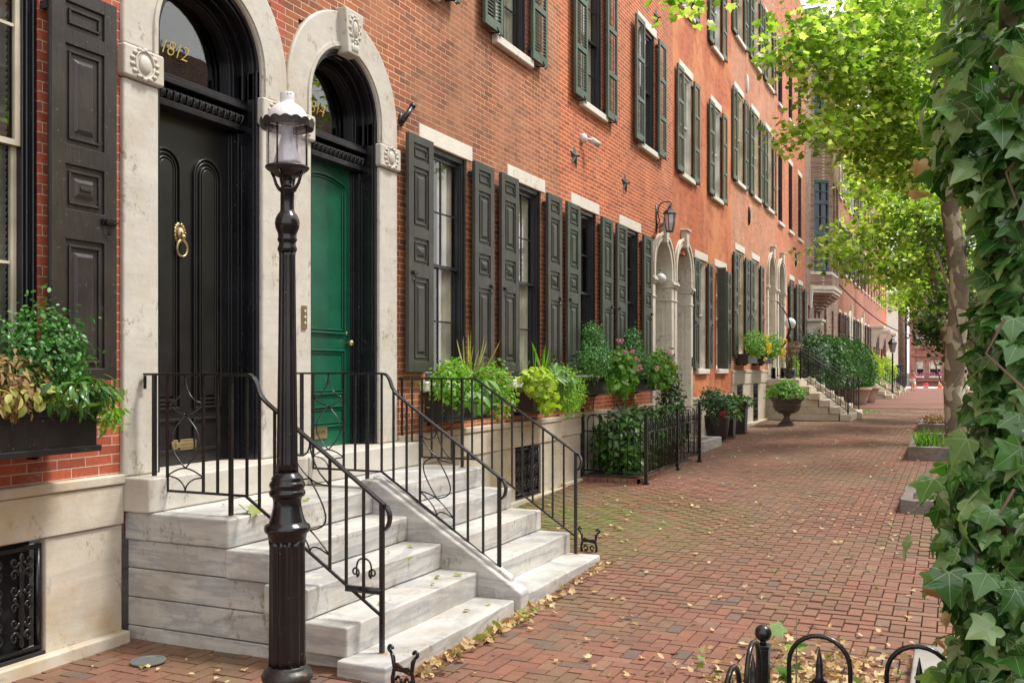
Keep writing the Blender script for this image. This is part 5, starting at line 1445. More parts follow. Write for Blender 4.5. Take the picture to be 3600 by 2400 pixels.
plant('hosta', 'white edged hosta hanging over the front of the box behind the right railing', 'plant', 'leaf_hosta', 'oval', [((8.98, 4.50, 1.46), (.28, .10, .10)), ((9.15, 4.6, 1.58), (.25, .12, .08))], 75, .15, gp, tipdown=1.0, droop=.6, wid=1.1)
plant('sweet_potato_vine', 'chartreuse lobed vine tumbling from the left end of the second window box', 'plant', 'leaf_chartreuse', 'ivy', [((10.85, 4.60, 1.60), (.26, .18, .18)), ((10.95, 4.5, 1.38), (.20, .10, .14))], 330, .085, gp, tipdown=.4)
plant('hosta', 'cream striped hosta with drooping leaves in the middle of the second window box', 'plant', 'leaf_hosta', 'long', [((11.45, 4.56, 1.62), (.30, .16, .11))], 170, .17, gp, tipdown=.8, droop=.8, wid=1.0, extra=spikes((11.3, 4.75, 1.6), 14, .48, 'leaf_fern', 1.2, .55))
plant('asparagus_fern', 'fine green asparagus fern hanging from the right end of the second window box', 'plant', 'leaf_fern', 'small', [((11.55, 4.46, 1.36), (.26, .10, .20)), ((11.95, 4.52, 1.45), (.24, .12, .22)), ((12.0, 4.7, 1.68), (.28, .14, .12))], 2400, .032, gp, tipdown=.6)
plant('boxwood', 'dark round boxwood with a conical top in the left geranium box', 'plant', 'leaf_box', 'small', [((13.05, 4.62, 1.86), (.38, .2, .24)), ((13.6, 4.85, 2.10), (.32, .18, .26)), ((13.5, 4.85, 2.3), (.16, .14, .16))], 3600, .036, gp, wid=1.2)
plant('boxwood', 'dark round boxwood behind the right geranium beside the doorway', 'plant', 'leaf_box', 'small', [((15.1, 4.62, 1.82), (.36, .2, .24)), ((15.5, 4.85, 2.12), (.28, .16, .26)), ((15.5, 4.85, 2.3), (.13, .12, .16))], 3200, .036, gp, wid=1.2)
def pinks(pts):
    return lambda t: flower_part(t, 'petal_pink', pts, .036)
plant('geranium', 'big pink flowering geranium spilling from the left trough', 'plant', 'leaf_geranium', 'round', [((13.95, 4.55, 1.80), (.42, .22, .26)), ((13.8, 4.45, 1.55), (.36, .14, .18)), ((13.4, 4.5, 1.52), (.2, .1, .1))], 520, .085, gp, tipdown=.4,
      extra=pinks([(13.55, 4.45, 2.16), (13.85, 4.5, 2.17), (13.8, 4.42, 2.0), (14.15, 4.42, 2.02), (14.1, 4.36, 1.90), (14.4, 4.4, 1.80), (14.45, 4.38, 1.74), (14.0, 4.32, 1.74)]))
plant('geranium', 'pink flowering geranium in the right trough beside the marble doorway', 'plant', 'leaf_geranium', 'round', [((16.1, 4.55, 1.80), (.46, .22, .26)), ((15.9, 4.45, 1.58), (.36, .14, .16))], 520, .085, gp, tipdown=.4,
      extra=pinks([(16.0, 4.4, 2.05), (16.15, 4.4, 2.0), (16.35, 4.4, 1.98), (16.25, 4.36, 1.85), (15.3, 4.36, 1.78)]))
for i, (x, dx2, lab) in enumerate(((25.35, .25, 'green shrub with yellow flowers in the left box under the cream framed windows'), (27.7, .3, 'green shrub with yellow flowers in the right box, next to the iron railed steps'))):
    plant('flowering_shrub', lab, 'plant', 'leaf_geranium', 'oval', [((x - .1, 4.62, 2.42), (.62, .26, .30)), ((x - .3, 4.55, 2.22), (.4, .2, .16))], 900, .075, gp,
          extra=lambda t, x=x, d=dx2: flower_part(t, 'petal_yellow', [(x + d + rs.normal(0, .12), 4.38 + rs.normal(0, .04), 2.30 + rs.normal(0, .12)) for _ in range(15)], .05))

# ------------------------------------------------------------------ hooped garden fence and bed
def hoop_run(m, p0, p1, n, z0, zt, zm, zb, hw, r=.008, fin=True, rails=True):
    p0, p1 = Vector(p0), Vector(p1); d = (p1 - p0); L = d.length; u = d / L
    def P(t, z): q = p0 + u * t; return (q.x, q.y, z)
    if rails:
        for z in (zm, zb): m.tube([P(0, z), P(L, z)], r * .95, 4)
    for i in range(n):
        c = L * (i + .5) / n
        path = [P(c - hw, zb)] + [P(c - hw * math.cos(math.pi * k / 12), zt - hw + hw * math.sin(math.pi * k / 12)) for k in range(13)] + [P(c + hw, zb)]
        m.tube(path, r, 6)
        if fin:
            m.tube([P(c, zb), P(c, zm + .0)], r * .9, 4)
            m.tube([P(c, zm), P(c, zm + .035), P(c, zm + .042), P(c, zm + .06), P(c, zm + .10), P(c, zm + .16)], [r * .9, r * .9, .020, .012, .012, .001], 8)
            for s in (-1, 1): m.tube([P(c, zm + .055), P(c + s * .018, zm + .045), P(c + s * .032, zm + .028)], [.007, .005, .002], 5)
def fence_post(t, x, y, z0, z1, ball=True, w=.024):
    m = M(); m.box(x - w, x + w, y - w, y + w, z0 + .03, z1); m.box(x - w * 1.7, x + w * 1.7, y - w * 1.7, y + w * 1.7, z0 - .02, z0 + .03)
    m.box(x - w * 1.12, x + w * 1.12, y - w * 1.12, y + w * 1.12, z1, z1 + .012)
    o = build(m, 'post', 'iron', t, bevel=.003)
    if ball:
        m = M(); m.lathe([(.012, z1 + .012), (.010, z1 + .02), (.012, z1 + .026)], (x, y, 0), 12); m.sphere((x, y, z1 + .05), .029, 16)
        build(m, 'ball_finial', 'iron', o, smooth=True)
FN = thing('garden_fence', (15, 4.0, .12), 'low black hooped iron fence around the leafy bed by the wall', 'fence')
m = M(); hoop_run(m, (13.52, 4.98, 0), (13.36, 4.0, 0), 3, .1, 1.08, .84, .26, .10); build(m, 'hoop_panel', 'iron', FN, smooth=True)
m = M(); hoop_run(m, (13.42, 3.98, 0), (15.25, 4.02, 0), 7, .1, 1.06, .84, .26, .085); build(m, 'hoop_panel', 'iron', FN, smooth=True)
m = M(); hoop_run(m, (15.3, 4.02, 0), (16.6, 3.99, 0), 5, .1, 1.08, .86, .28, .085); build(m, 'hoop_panel', 'iron', FN, smooth=True)
m = M(); hoop_run(m, (16.62, 4.02, 0), (16.6, 4.98, 0), 3, .1, 1.10, .88, .30, .10); build(m, 'hoop_panel', 'iron', FN, smooth=True)
fence_post(FN, 13.53, 5.0, .10, 1.08); fence_post(FN, 13.37, 3.98, .10, 1.10, False); fence_post(FN, 15.28, 4.03, .13, 1.10, False); fence_post(FN, 16.62, 3.99, .15, 1.12)
m = M(); m.box(13.45, 16.5, 4.1, W - .1, .05, .2); tag(build(m, 'soil', 'soil'), kind='structure')
m = M()
for k in range(9): m.box(13.42 + k * .0, 13.52, 4.08 + k * .1, 4.17 + k * .1, .08, .17)
for k in range(14): m.box(13.42 + k * .21, 13.62 + k * .21, 4.04, 4.13, .10, .19 + .004 * (k % 3))
tag(build(m, 'brick_edging', 'paver'), 'single row of bricks edging the soil bed inside the hooped fence', 'edging')
gb_ = 'shrubs in the fenced bed'
plant('skimmia_shrub', 'glossy dark green shrub packed against the left end of the hooped fence', 'shrub', 'leaf_skimmia', 'long', [((13.85, 4.55, .62), (.34, .36, .44)), ((14.3, 4.5, .62), (.45, .36, .46)), ((13.9, 4.3, .4), (.35, .2, .25))], 1700, .15, gb_, wid=1.2, droop=.4)
plant('skimmia_shrub', 'glossy narrow leaved shrub in the middle of the fenced bed, behind the long hoops', 'shrub', 'leaf_skimmia', 'long', [((15.0, 4.5, .64), (.5, .36, .46)), ((15.4, 4.55, .68), (.4, .3, .36))], 1100, .15, gb_, wid=1.1, droop=.4)
plant('skimmia_shrub', 'taller loose leaved shrub rising above the far hoops of the fenced bed', 'shrub', 'leaf_skimmia', 'long', [((15.9, 4.5, .66), (.42, .34, .42)), ((16.15, 4.45, .86), (.26, .24, .26))], 520, .16, gb_, wid=1.0, droop=.4)
plant('yew', 'slim ragged dark conifer standing between the fenced bed and the marble doorways', 'shrub', 'leaf_yew', 'small', [((16.95, 4.6, .65), (.36, .24, .42)), ((17.0, 4.6, 1.15), (.30, .22, .35)), ((16.95, 4.6, 1.55), (.20, .16, .28)), ((16.92, 4.6, 1.9), (.09, .08, .22))], 2400, .07, None, droop=.3,
      stems=[([(16.98, 4.6, .1), (16.98, 4.6, 1.0), (16.92, 4.6, 2.0)], [.03, .02, .006])])

# cables hanging down the wall from the troughs
for (x, lab, pts) in ((14.0, 'thin black cable hanging below the left geranium trough', [(13.95, W - .1, 1.38), (14.0, W - .05, 1.2), (14.02, W - .04, .95), (13.98, W - .05, .7)]),
                      (15.2, 'thin black cable curving down the wall between the two geranium troughs', [(15.0, W - .03, 2.5), (14.98, W - .03, 1.4), (15.1, W - .03, 1.1), (15.4, W - .05, .9), (15.6, W - .08, .75)])):
    m = M(); m.tube(pts, .006, 5); tag(build(m, 'cable', 'cable_black', smooth=True), lab, 'cable')

# ------------------------------------------------------------------ pots along the wall
KB = thing('stone_trough', (19.2, 4.6, .2), 'low white stone curb framing soil beneath the round black planter', 'stone kerb')
m = M(); m.box(18.46, 20.0, 4.34, 4.46, .1, .36); m.box(18.46, 18.6, 4.46, W - .06, .1, .36); m.box(19.86, 20.0, 4.46, W - .06, .1, .36); build(m, 'kerb', 'marble_white', KB, bevel=.012)
m = M(); m.box(18.6, 19.86, 4.46, W - .1, .1, .28); build(m, 'soil', 'soil', KB)
RP = thing('round_planter', (21.0, 4.66, .22), 'round tapering black planter next to the white curb', 'planter')
m = M(); m.lathe([(.02, .22), (.19, .22), (.22, .30), (.255, .5), (.27, .68), (.272, .74), (.25, .745), (.24, .68), (.02, .67)], (21.0, 4.66, 0), 36); build(m, 'bowl', 'planter_black', RP, smooth=True)
def square_planter(x, y, z, lab, h=.68, w=.16):
    t = thing('square_planter', (x, y, z), lab, 'planter', 'tall square black planters')
    m = M(); a = w * .86
    m.add([(x - a, y - a, z + .04), (x + a, y - a, z + .04), (x + a, y + a, z + .04), (x - a, y + a, z + .04), (x - w, y - w, z + h - .06), (x + w, y - w, z + h - .06), (x + w, y + w, z + h - .06), (x - w, y + w, z + h - .06)],
          [(0, 3, 2, 1), (0, 1, 5, 4), (1, 2, 6, 5), (2, 3, 7, 6), (3, 0, 4, 7), (4, 5, 6, 7)])
    build(m, 'body', 'planter_black', t)
    m = M(); m.box(x - w - .02, x + w + .02, y - w - .02, y + w + .02, z + h - .06, z + h); m.box(x - a - .02, x + a + .02, y - a - .02, y + a + .02, z, z + .045); build(m, 'rim', 'planter_black', t, bevel=.008)
    m = M(); m.box(x - w + .02, x + w - .02, y - w + .02, y + w - .02, z + h, z + h + .004); build(m, 'soil', 'soil', t)
    return t
square_planter(21.95, 4.62, .22, 'tall square black planter between the round one and the last square one')
square_planter(23.3, 4.62, .23, 'tall square black planter closest to the cream stone basement')
gpp = 'plants in the black planters'
plant('hellebore', 'dark feathery foliage with a few red leaves in the round black planter', 'plant', 'leaf_yew', 'small', [((20.9, 4.66, 1.0), (.42, .28, .30)), ((20.5, 4.7, 1.12), (.3, .2, .2))], 1500, .07, gpp, extra=lambda t: flower_part(t, 'petal_red', [(20.7 + rs.normal(0, .12), 4.45, .80 + rs.normal(0, .03)) for _ in range(8)], .045, name='red_leaves'))
plant('hellebore', 'blue green palmate leaves spreading over the middle square planter', 'plant', 'leaf_skimmia', 'long', [((21.85, 4.6, 1.02), (.34, .26, .12)), ((21.5, 4.4, .82), (.25, .15, .12))], 150, .17, gpp, wid=1.3, droop=.5)
plant('hellebore', 'flat green leaves with red stems on the last square planter', 'plant', 'leaf_skimmia', 'long', [((23.25, 4.6, 1.0), (.36, .26, .09))], 120, .17, gpp, wid=1.2, droop=.5, extra=lambda t: flower_part(t, 'petal_red', [(23.2 + rs.normal(0, .1), 4.48, .96) for _ in range(6)], .035, name='red_leaves'))
UX, UY = 26.7, 4.05
UR = thing('garden_urn', (UX, UY, .24), 'wide bronze coloured pedestal urn full of green plants', 'urn')
m = M(); m.box(UX - .2, UX + .2, UY - .2, UY + .2, .22, .30); m.box(UX - .17, UX + .17, UY - .17, UY + .17, .30, .335); build(m, 'foot_block', 'planter_bronze', UR, bevel=.01)
m = M(); m.lathe([(.15, .335), (.14, .36), (.10, .42), (.075, .47), (.075, .50), (.11, .515), (.11, .53), (.08, .54), (.20, .57), (.31, .64), (.35, .72), (.36, .76), (.37, .765), (.37, .785), (.36, .79), (.37, .85), (.42, .93), (.49, .97), (.50, .99), (.49, 1.0), (.44, .985), (.36, .95), (.02, .94)], (UX, UY, 0), 40); build(m, 'bowl', 'planter_bronze', UR, smooth=True)
plant('mixed_planting', 'mound of yellow green and dark green foliage in the bronze urn', 'plant', 'leaf_geranium', 'oval', [((UX, UY, 1.12), (.56, .46, .17)), ((UX - .2, UY, 1.27), (.30, .26, .20)), ((UX + .28, UY - .05, 1.24), (.27, .22, .15)), ((UX - .55, UY, 1.06), (.2, .2, .08))], 1300, .10, gpp)
m_st = []
for k in range(26):
    a = rs.uniform(0, 6.28); b = (29.9 + rs.normal(0, .05), 4.45 + rs.normal(0, .05), 1.75)
    p1 = (b[0] + math.cos(a) * .22, b[1] + math.sin(a) * .14, 2.15 + rs.uniform(0, .1)); p2 = (p1[0] + math.cos(a + .6) * .35, p1[1] + math.sin(a) * .2, 2.35 + rs.uniform(0, .35))
    m_st.append(([b, p1, p2], [.012, .007, .003]))
plant('bare_shrub', 'straggly bare brown shrub in a pot on the railed landing', 'shrub', 'leaf_dry', 'small', [((30.3, 4.4, 2.4), (.55, .25, .22))], 120, .05, None, stems=m_st)
m = M(); m.lathe([(.12, 1.46), (.16, 1.6), (.19, 1.78), (.17, 1.78), (.02, 1.74)], (29.9, 4.45, 0), 20); tag(build(m, 'plant_pot', 'planter_black', smooth=True), 'small black plant pot holding the bare shrub on the railed landing', 'plant pot')
plant('green_shrub', 'small lime green shrub low on the railed landing beside the bare shrub', 'shrub', 'leaf_fern', 'oval', [((30.75, 4.5, 1.85), (.26, .22, .32))], 420, .07, None)

# ------------------------------------------------------------------ second stoop and the far ones
def far_stoop(x0, x1, zt, zb, n, lab, rails, run=.29, y0=4.1, cheek=True, side=None):
    t = thing('stone_stoop', ((x0 + x1) / 2, 4, zb), lab, 'stoop')
    r = (zt - zb) / n
    for k in range(n):
        z = zt - r * k; yf = y0 - run * k
        m = M(); m.box(x0 - .02, x1 + .02, yf, (W if k == 0 else y0 - run * (k - 1) + .02), z - r + .004, z)
        build(m, 'landing' if k == 0 else 'step', 'marble_cream', t, bevel=.014)
    m = M()
    for k in range(1, n): m.box(x0 + .04, x1 - .04, y0 - run * (k - 1) + .05, W - .02, zt - r * (k + 1) + .006, zt - r * k)
    build(m, 'side_course', 'marble_cream', t, bevel=.006)
    if cheek:
        yb_ = y0 - run * (n - 1); xm = (x0 + x1) / 2
        m = M(); m.extr([(y0, zt + .06), (y0 - .08, zt + .06), (yb_ - .05, zb + .2), (yb_ - .16, zb + .15), (yb_ - .16, zb - .1), (y0, zb)], 'x', xm - .09, xm + .09); build(m, 'divider', 'marble_cream', t, bevel=.02)
    for x in rails:
        yb_ = y0 - run * (n - 1) + .1
        zr = zt + .92; ze = zb + r + .95
        m = M(); m.tube([(x, W - .02, zr), (x, y0 + .05, zr), (x, yb_, ze)] + [(x, yb_ - .05, ze - .01), (x, yb_ - .12, ze - .05), (x, yb_ - .12, ze - .14), (x, yb_ - .05, ze - .22), (x, yb_, ze - .25)], .014, 6)
        m.tube([(x, W - .02, zr - .13), (x, y0 + .0, zr - .13), (x, yb_, ze - .13)], .009, 4)
        m.tube([(x, W - .02, zt + .1), (x, y0 - .02, zt + .1), (x, yb_, zb + r + .08)], .010, 4)
        rl = build(m, 'railing', 'iron', t, smooth=True)
        nb = 16; L0 = W - .1
        for i in range(nb):
            y = L0 - (L0 - yb_) * (i + .5) / nb
            f = 0 if y >= y0 else (y0 - y) / (y0 - yb_)
            za, zc = zt + .1 + (zb + r + .08 - zt - .1) * f, zr - .13 + (ze - zr) * f
            m = M(); m.tube([(x, y, za), (x, y, zc)], .008, 4); build(m, 'baluster', 'iron', rl)
        m = M(); m.tube([(x, yb_, zb + r * .5), (x, yb_, ze + .03)], .022, 8); m.tube([(x, yb_, ze + .028), (x, yb_, ze + .06), (x, yb_, ze + .14)], [.03, .024, .004], 8)
        build(m, 'newel', 'iron', rl); m = M(); m.tube([(x, y0 - .02, zt), (x, y0 - .02, zr)], .02, 6)
        build(m, 'newel', 'iron', rl)
    return t
far_stoop(29.3, 33.1, 1.45, .25, 6, 'cream stone stoop with iron railings beyond the bronze urn', (29.45, 31.2, 32.95))
far_stoop(53.9, 56.2, 1.2, .2, 5, 'pale stone stoop with plain sloping side just past the big hedge', (), run=.36, y0=4.3)
far_stoop(61.4, 63.8, 1.3, .2, 5, 'small railed stoop beside the distant street lamp', (61.5, 63.7), run=.36, y0=4.3)
far_stoop(69.0, 71.5, 1.3, .18, 5, 'last railed stoop before the cross street', (69.1, 71.4), run=.36, y0=4.3)

# ------------------------------------------------------------------ hedge and pots beyond the stoop
def big_hedge():
    t = thing('hedge', (43, 4.1, .8), 'large dense dark green hedge clump in pots beyond the railed stoop', 'hedge')
    st = []; bl = []
    for k in range(15):
        bl.append(((37.5 + k * .78, 4.15 + .12 * math.sin(k * 2.1), 2.0 + .08 * math.sin(k * 1.7)), (.8, .75, 1.05 + .06 * math.cos(k))))
    bl += [((48.5, 3.85, 1.7), (.9, .7, 1.0)), ((47.5, 3.7, 1.5), (.8, .5, .8))]
    for c, r in bl:
        p, d = blob(900, c, r, .75); p = np.array(c) + (p - np.array(c)) / (np.max(np.abs(d), axis=1, keepdims=True) ** .75) * .84; add_leaves(st, 'oval', p, d * .8 + rdir(900, .3, .7), rdir(900, .2, .8) + d * .4, rs.uniform(.08, .15, 900), .25, .3)
    leaves_mesh(st, 'foliage', 'leaf_hedge', t)
    m = M()
    for x in (40, 42.5, 45, 48.2): m.tube([(x, 4.1, .3), (x + .1, 4.1, 2.2)], [.08, .04], 6)
    build(m, 'stem', 'bark_twig', t)
big_hedge()
plant('conifer_shrub', 'pale feathery grey green shrub to the left of the large hedge', 'shrub', 'leaf_yew', 'small', [((34.6, 4.35, 2.2), (.9, .5, .75)), ((35.8, 4.4, 2.35), (.8, .5, .7)), ((34.4, 4.4, 1.4), (.6, .45, .6))], 2600, .12, None)
for (x, y, lab) in ((46.4, 3.75, 'wide terracotta pot under the hedge, left of the narrow one'), (49.3, 3.75, 'narrower brown terracotta pot at the right end of the hedge'), (43.6, 3.9, 'terracotta pot under the hedge behind the stoop railing')):
    t = thing('terracotta_pot', (x, y, .22), lab, 'plant pot', 'terracotta pots under the hedge')
    k = 1.25 if x < 47 else .9
    m = M(); m.lathe([(.02, .2), (.42 * k, .2), (.50 * k, .5), (.60 * k, .86), (.64 * k, .87), (.64 * k, .95), (.56 * k, .95), (.5 * k, .85), (.02, .84)], (x, y, 0), 28); build(m, 'body', 'terracotta', t, smooth=True)
plant('weed_patch', 'little tuft of weeds growing from the bricks past the railed stoop', 'plant', 'leaf_geranium', 'small', [((35.5, 2.7, .27), (.5, .4, .06))], 160, .07, None)
for (x, y, z, r, lab) in ((57.6, 4.3, 1.0, .8, 'leafy green bush beside the distant stoop and street lamp'), (59.6, 4.3, 2.0, .8, 'loose yellow green shrub behind the distant street lamp'), (66, 4.2, 1.0, .9, 'bright green bush between the last two stoops'), (67.4, 3.9, 1.9, .7, 'airy pale green shrub before the last stoop')):
    plant('bush', lab, 'shrub', 'leaf_geranium' if z < 1.5 else 'leaf_plane_far', 'oval', [((x, y, z), (r * 1.3, r * .7, r)), ((x + .8, y - .3, z - .3), (r * .8, r * .5, r * .7))], 900, .15, 'bushes by the far stoops', stems=[([(x, y, .1), (x, y, z)], [.04, .02])])

# ------------------------------------------------------------------ right-hand tree pits of rough granite
def pit(x0, x1, y0, y1, z, h, lab, grass=False, soilh=.75):
    t = thing('granite_tree_pit', ((x0 + x1) / 2, (y0 + y1) / 2, z), lab, 'stone kerb', 'granite kerbs round the planting pits')
    def rb(a, b, c, d):
        m = M(); n = max(2, int(max(b - a, d - c) / .14)); vs = []
        rr = lambda: rs.uniform(-.03, .03)
        if b - a > d - c:
            for i in range(n + 1):
                x = a + (b - a) * i / n; vs += [(x, c + rr(), z - .1), (x, d + rr(), z - .1), (x, d + rr() * .5, z + h + rr() * .4), (x, c + rr() * .6, z + h + rr() * .4)]
        else:
            for i in range(n + 1):
                y = c + (d - c) * i / n; vs += [(b + rr(), y, z - .1), (a + rr(), y, z - .1), (a + rr() * .5, y, z + h + rr() * .4), (b + rr() * .6, y, z + h + rr() * .4)]
        fs = []
        for i in range(n):
            p, q = i * 4, i * 4 + 4
            fs += [(p, q, q + 1, p + 1), (p + 1, q + 1, q + 2, p + 2), (p + 2, q + 2, q + 3, p + 3), (p + 3, q + 3, q, p)]
        fs += [(0, 1, 2, 3), (n * 4, n * 4 + 3, n * 4 + 2, n * 4 + 1)]
        m.add(vs, fs); build(m, 'kerb_stone', 'granite', t, bevel=.01)
    w_ = .13
    rb(x0, x0 + w_, y0, y1); rb(x1 - w_, x1, y0, y1); rb(x0 + w_, x1 - w_, y1 - w_, y1); rb(x0 + w_, x1 - w_, y0, y0 + w_)
    m = M(); m.box(x0 + w_, x1 - w_, y0 + w_, y1 - w_, z - .1, z + h * soilh); build(m, 'soil', 'soil', t)
    return t
pit(12.15, 13.7, -.75, .56, .08, .15, 'granite curbed pit with bare earth, closest of the right-hand pits')
pit(18.3, 22.2, -.9, .72, .19, .21, 'rough granite curbed pit with grassy tuft, second of the right-hand pits')
pit(25.6, 28.6, -.9, .78, .25, .17, 'farthest low granite curbed pit on the right edge of the walk')
gt = thing('grass_tuft', (19, .3, .4), 'tuft of bright green strap leaves in the rough granite pit', 'plant')
for k in range(9): blades(gt, (18.75 + rs.uniform(-.2, .5), .35 + rs.uniform(-.2, .2), .35), 9, .34, 'leaf_geranium', 1.3, 'grass_blades', 1.5)
plant('small_plant', 'small green plant in the bare earth of the closest pit', 'plant', 'leaf_ivy', 'oval', [((12.75, .15, .26), (.16, .14, .07))], 26, .12, None)
plant('small_plant', 'reddish low plant in the farthest granite pit', 'plant', 'leaf_dry', 'oval', [((26.2, .4, .5), (.5, .3, .1))], 160, .09, None)

# ------------------------------------------------------------------ trees
def plane_tree(lab, trunk, rad, clumps, mat='leaf_plane', size=.15, dens=150, kind='plane', grp='plane trees along the walk', branch=True, up=.9):
    base = trunk[0]
    t = thing('plane_tree', base, lab, 'tree', grp)
    m = M(); 
    # smooth the trunk path
    P = [Vector(p) for p in trunk]; path = []; rr = []
    for i in range(len(P) - 1):
        for k in range(6):
            f = k / 6; path.append(P[i].lerp(P[i + 1], f) + Vector((math.sin((i + f) * 2.3) * .03, math.cos((i + f) * 1.9) * .03, 0))); rr.append(rad[i] + (rad[i + 1] - rad[i]) * f)
    path.append(P[-1]); rr.append(rad[-1])
    m.tube(path, rr, 14); build(m, 'trunk', 'plane_bark', t, smooth=True)
    if branch:
        nodes = [(q, r_) for q, r_ in zip(path, rr) if q.z > base[2] + 2.2]
        tz = lambda e: min((q - e).length for q in path)
        for c in sorted(clumps, key=lambda c: tz(Vector(c[:3]))):
            e = Vector(c[:3])
            best, rb = min(nodes, key=lambda n_: (n_[0] - e).length + max(0, n_[0].z - e.z + .15) * 1.5)
            r0 = min(.05, rb * .75, .010 + .010 * (best - e).length)
            LL = (e - best).length; mid = best.lerp(e, .5) + Vector((rs.normal(0, .10), rs.normal(0, .10), .16)) * LL
            m = M(); pts = bez(tuple(best), tuple(mid), tuple(e), 7)
            m.tube(pts, [r0 * (1 - .7 * k / 7) for k in range(8)], 6); nodes += [(Vector(pts[k]), r0 * (1 - .7 * k / 7)) for k in (3, 5, 7)]
            for q in range(4):
                d = Vector(rdir(1, -.1)[0]) * c[3] * .9; m.tube([pts[5], tuple(Vector(pts[6]) + d * .5), tuple(e + d)], [r0 * .35, r0 * .25, .003], 4)
            build(m, 'branch', 'bark_twig', t, smooth=True)
    st = []
    extra = []
    for c in clumps:                                   # smaller sprays between neighbouring boughs
        near = sorted(clumps, key=lambda q: sum((q[i] - c[i]) ** 2 for i in range(3)))[1:2]
        for q in near:
            if sum((q[i] - c[i]) ** 2 for i in range(3)) < 2.2: extra.append(tuple((q[i] + c[i]) / 2 + rs.normal(0, .12) for i in range(3)) + (min(c[3], q[3]) * .75,))
    for c in list(clumps) + extra:
        n = max(14, int(dens * (c[3] / .6) ** 2))
        # sub-tufts give light and dark clumps with gaps between them
        nt = max(3, int(n / 9)); q, d0 = blob(nt, c[:3], (c[3] * 1.1, c[3], c[3] * .82), .3)
        for j in range(nt):
            k = 14; p = q[j] + rs.normal(0, 1, (k, 3)) * np.array([.24, .24, .12]) * (size / .15)
            nr = rdir(k, up, .55); add_leaves(st, kind, p, nr, rdir(k, -.35, .8), rs.uniform(size * .6, size * 1.15, k), .22, .35)
    leaves_mesh(st, 'crown', mat, t)
    return t
T1 = [(10.83, 2.75, 5.89, 0.2), (14.36, 2.24, 6.42, 0.3), (14.96, 2.13, 6.8, 0.4), (14.94, 2.17, 6.37, 0.32), (15.57, 2.0, 7.19, 0.45), (15.58, 1.96, 6.62, 0.45), (16.2, 1.82, 7.05, 0.5), (16.18, 1.86, 6.55, 0.45), (16.88, 1.54, 7.7, 0.5), (16.84, 1.62, 7.04, 0.6), (16.8, 1.71, 6.47, 0.45), (18.03, 1.41, 7.57, 0.7), (18.12, 1.23, 8.07, 0.7), (19.31, 1.01, 8.07, 0.8), (18.01, 1.45, 7.02, 0.6), (19.25, 1.15, 7.44, 0.8), (20.52, 0.76, 7.97, 0.8), (20.57, 0.66, 8.75, 0.8), (21.85, 0.27, 8.65, 0.9), (21.82, 0.32, 9.24, 0.9), (15.53, 2.08, 5.3, 0.2), (16.12, 1.99, 5.55, 0.32), (16.74, 1.84, 5.77, 0.38), (17.34, 1.72, 6.14, 0.42), (17.97, 1.54, 6.37, 0.5), (19.16, 1.35, 6.85, 0.65), (19.34, 0.96, 6.91, 0.7), (20.57, 0.66, 7.14, 0.8), (21.85, 0.27, 7.71, 0.8), (18.46, 1.68, 5.94, 0.45), (19.14, 1.39, 6.22, 0.6), (19.83, 1.09, 6.4, 0.7), (20.55, 0.71, 6.41, 0.7), (21.82, 0.32, 6.84, 0.8), (22.04, -0.16, 7.3, 0.8), (22.04, -0.16, 8.48, 0.9), (19.05, 1.59, 5.64, 0.45), (20.27, 1.32, 5.91, 0.6), (20.99, 0.94, 5.91, 0.7), (21.73, 0.53, 5.96, 0.7), (21.94, 0.05, 6.07, 0.8)]
T1 += [(18.5, -.5, 9.5, .9), (23.5, -1.6, 9.8, 1.0), (19, -2.0, 8.0, .9)]
T2 = [(24.2, 1.9, 6.3, .6), (25, 1.5, 6.6, .7), (25.8, 1.0, 6.8, .8), (23.4, 2.0, 4.9, .4), (24.4, 1.75, 3.95, .4), (26.8, 1.1, 3.7, .5), (27, .6, 3.5, .5), (20.82, 2.54, 4.17, 0.2), (22.0, 2.35, 4.38, 0.36), (22.07, 2.19, 4.13, 0.33), (22.68, 2.07, 4.69, 0.5), (23.23, 2.06, 3.99, 0.35), (23.37, 1.76, 4.31, 0.5), (23.39, 1.7, 5.73, 0.5), (23.55, 1.35, 5.86, 0.6), (24.57, 1.54, 5.24, 0.6), (24.59, 1.47, 4.56, 0.55), (24.76, 1.11, 5.64, 0.6), (24.79, 1.04, 4.9, 0.6), (25.78, 1.28, 4.12, 0.5), (25.55, 1.79, 3.98, 0.4), (26.01, 0.77, 5.53, 0.7), (26.07, 0.64, 4.68, 0.6), (25.96, 0.9, 4.12, 0.55), (25.07, 0.43, 5.98, 0.8), (26.22, 0.32, 5.25, 0.8), (27.37, 0.2, 4.44, 0.7), (27.87, 1.53, 3.63, 0.4), (26.42, -0.13, 5.95, 0.9), (26.45, -0.19, 4.9, 0.9), (27.55, -0.2, 3.93, 0.8), (28.21, 0.76, 3.79, 0.5)]
T3 = [(22.6, -.1, 3.4, .45), (22.2, .15, 4.4, .5), (23.0, .2, 2.9, .3), (29.46, 0.43, 3.71, 0.6), (30.45, 0.67, 3.2, 0.5), (30.59, 0.37, 2.79, 0.6), (29.63, 0.07, 3.15, 0.6), (30.69, 0.15, 2.3, 0.5), (29.72, -0.14, 2.68, 0.6), (29.76, -0.22, 2.04, 0.4), (31.5, .0, 4.6, 1.0), (32, .6, 5.4, 1.1)]
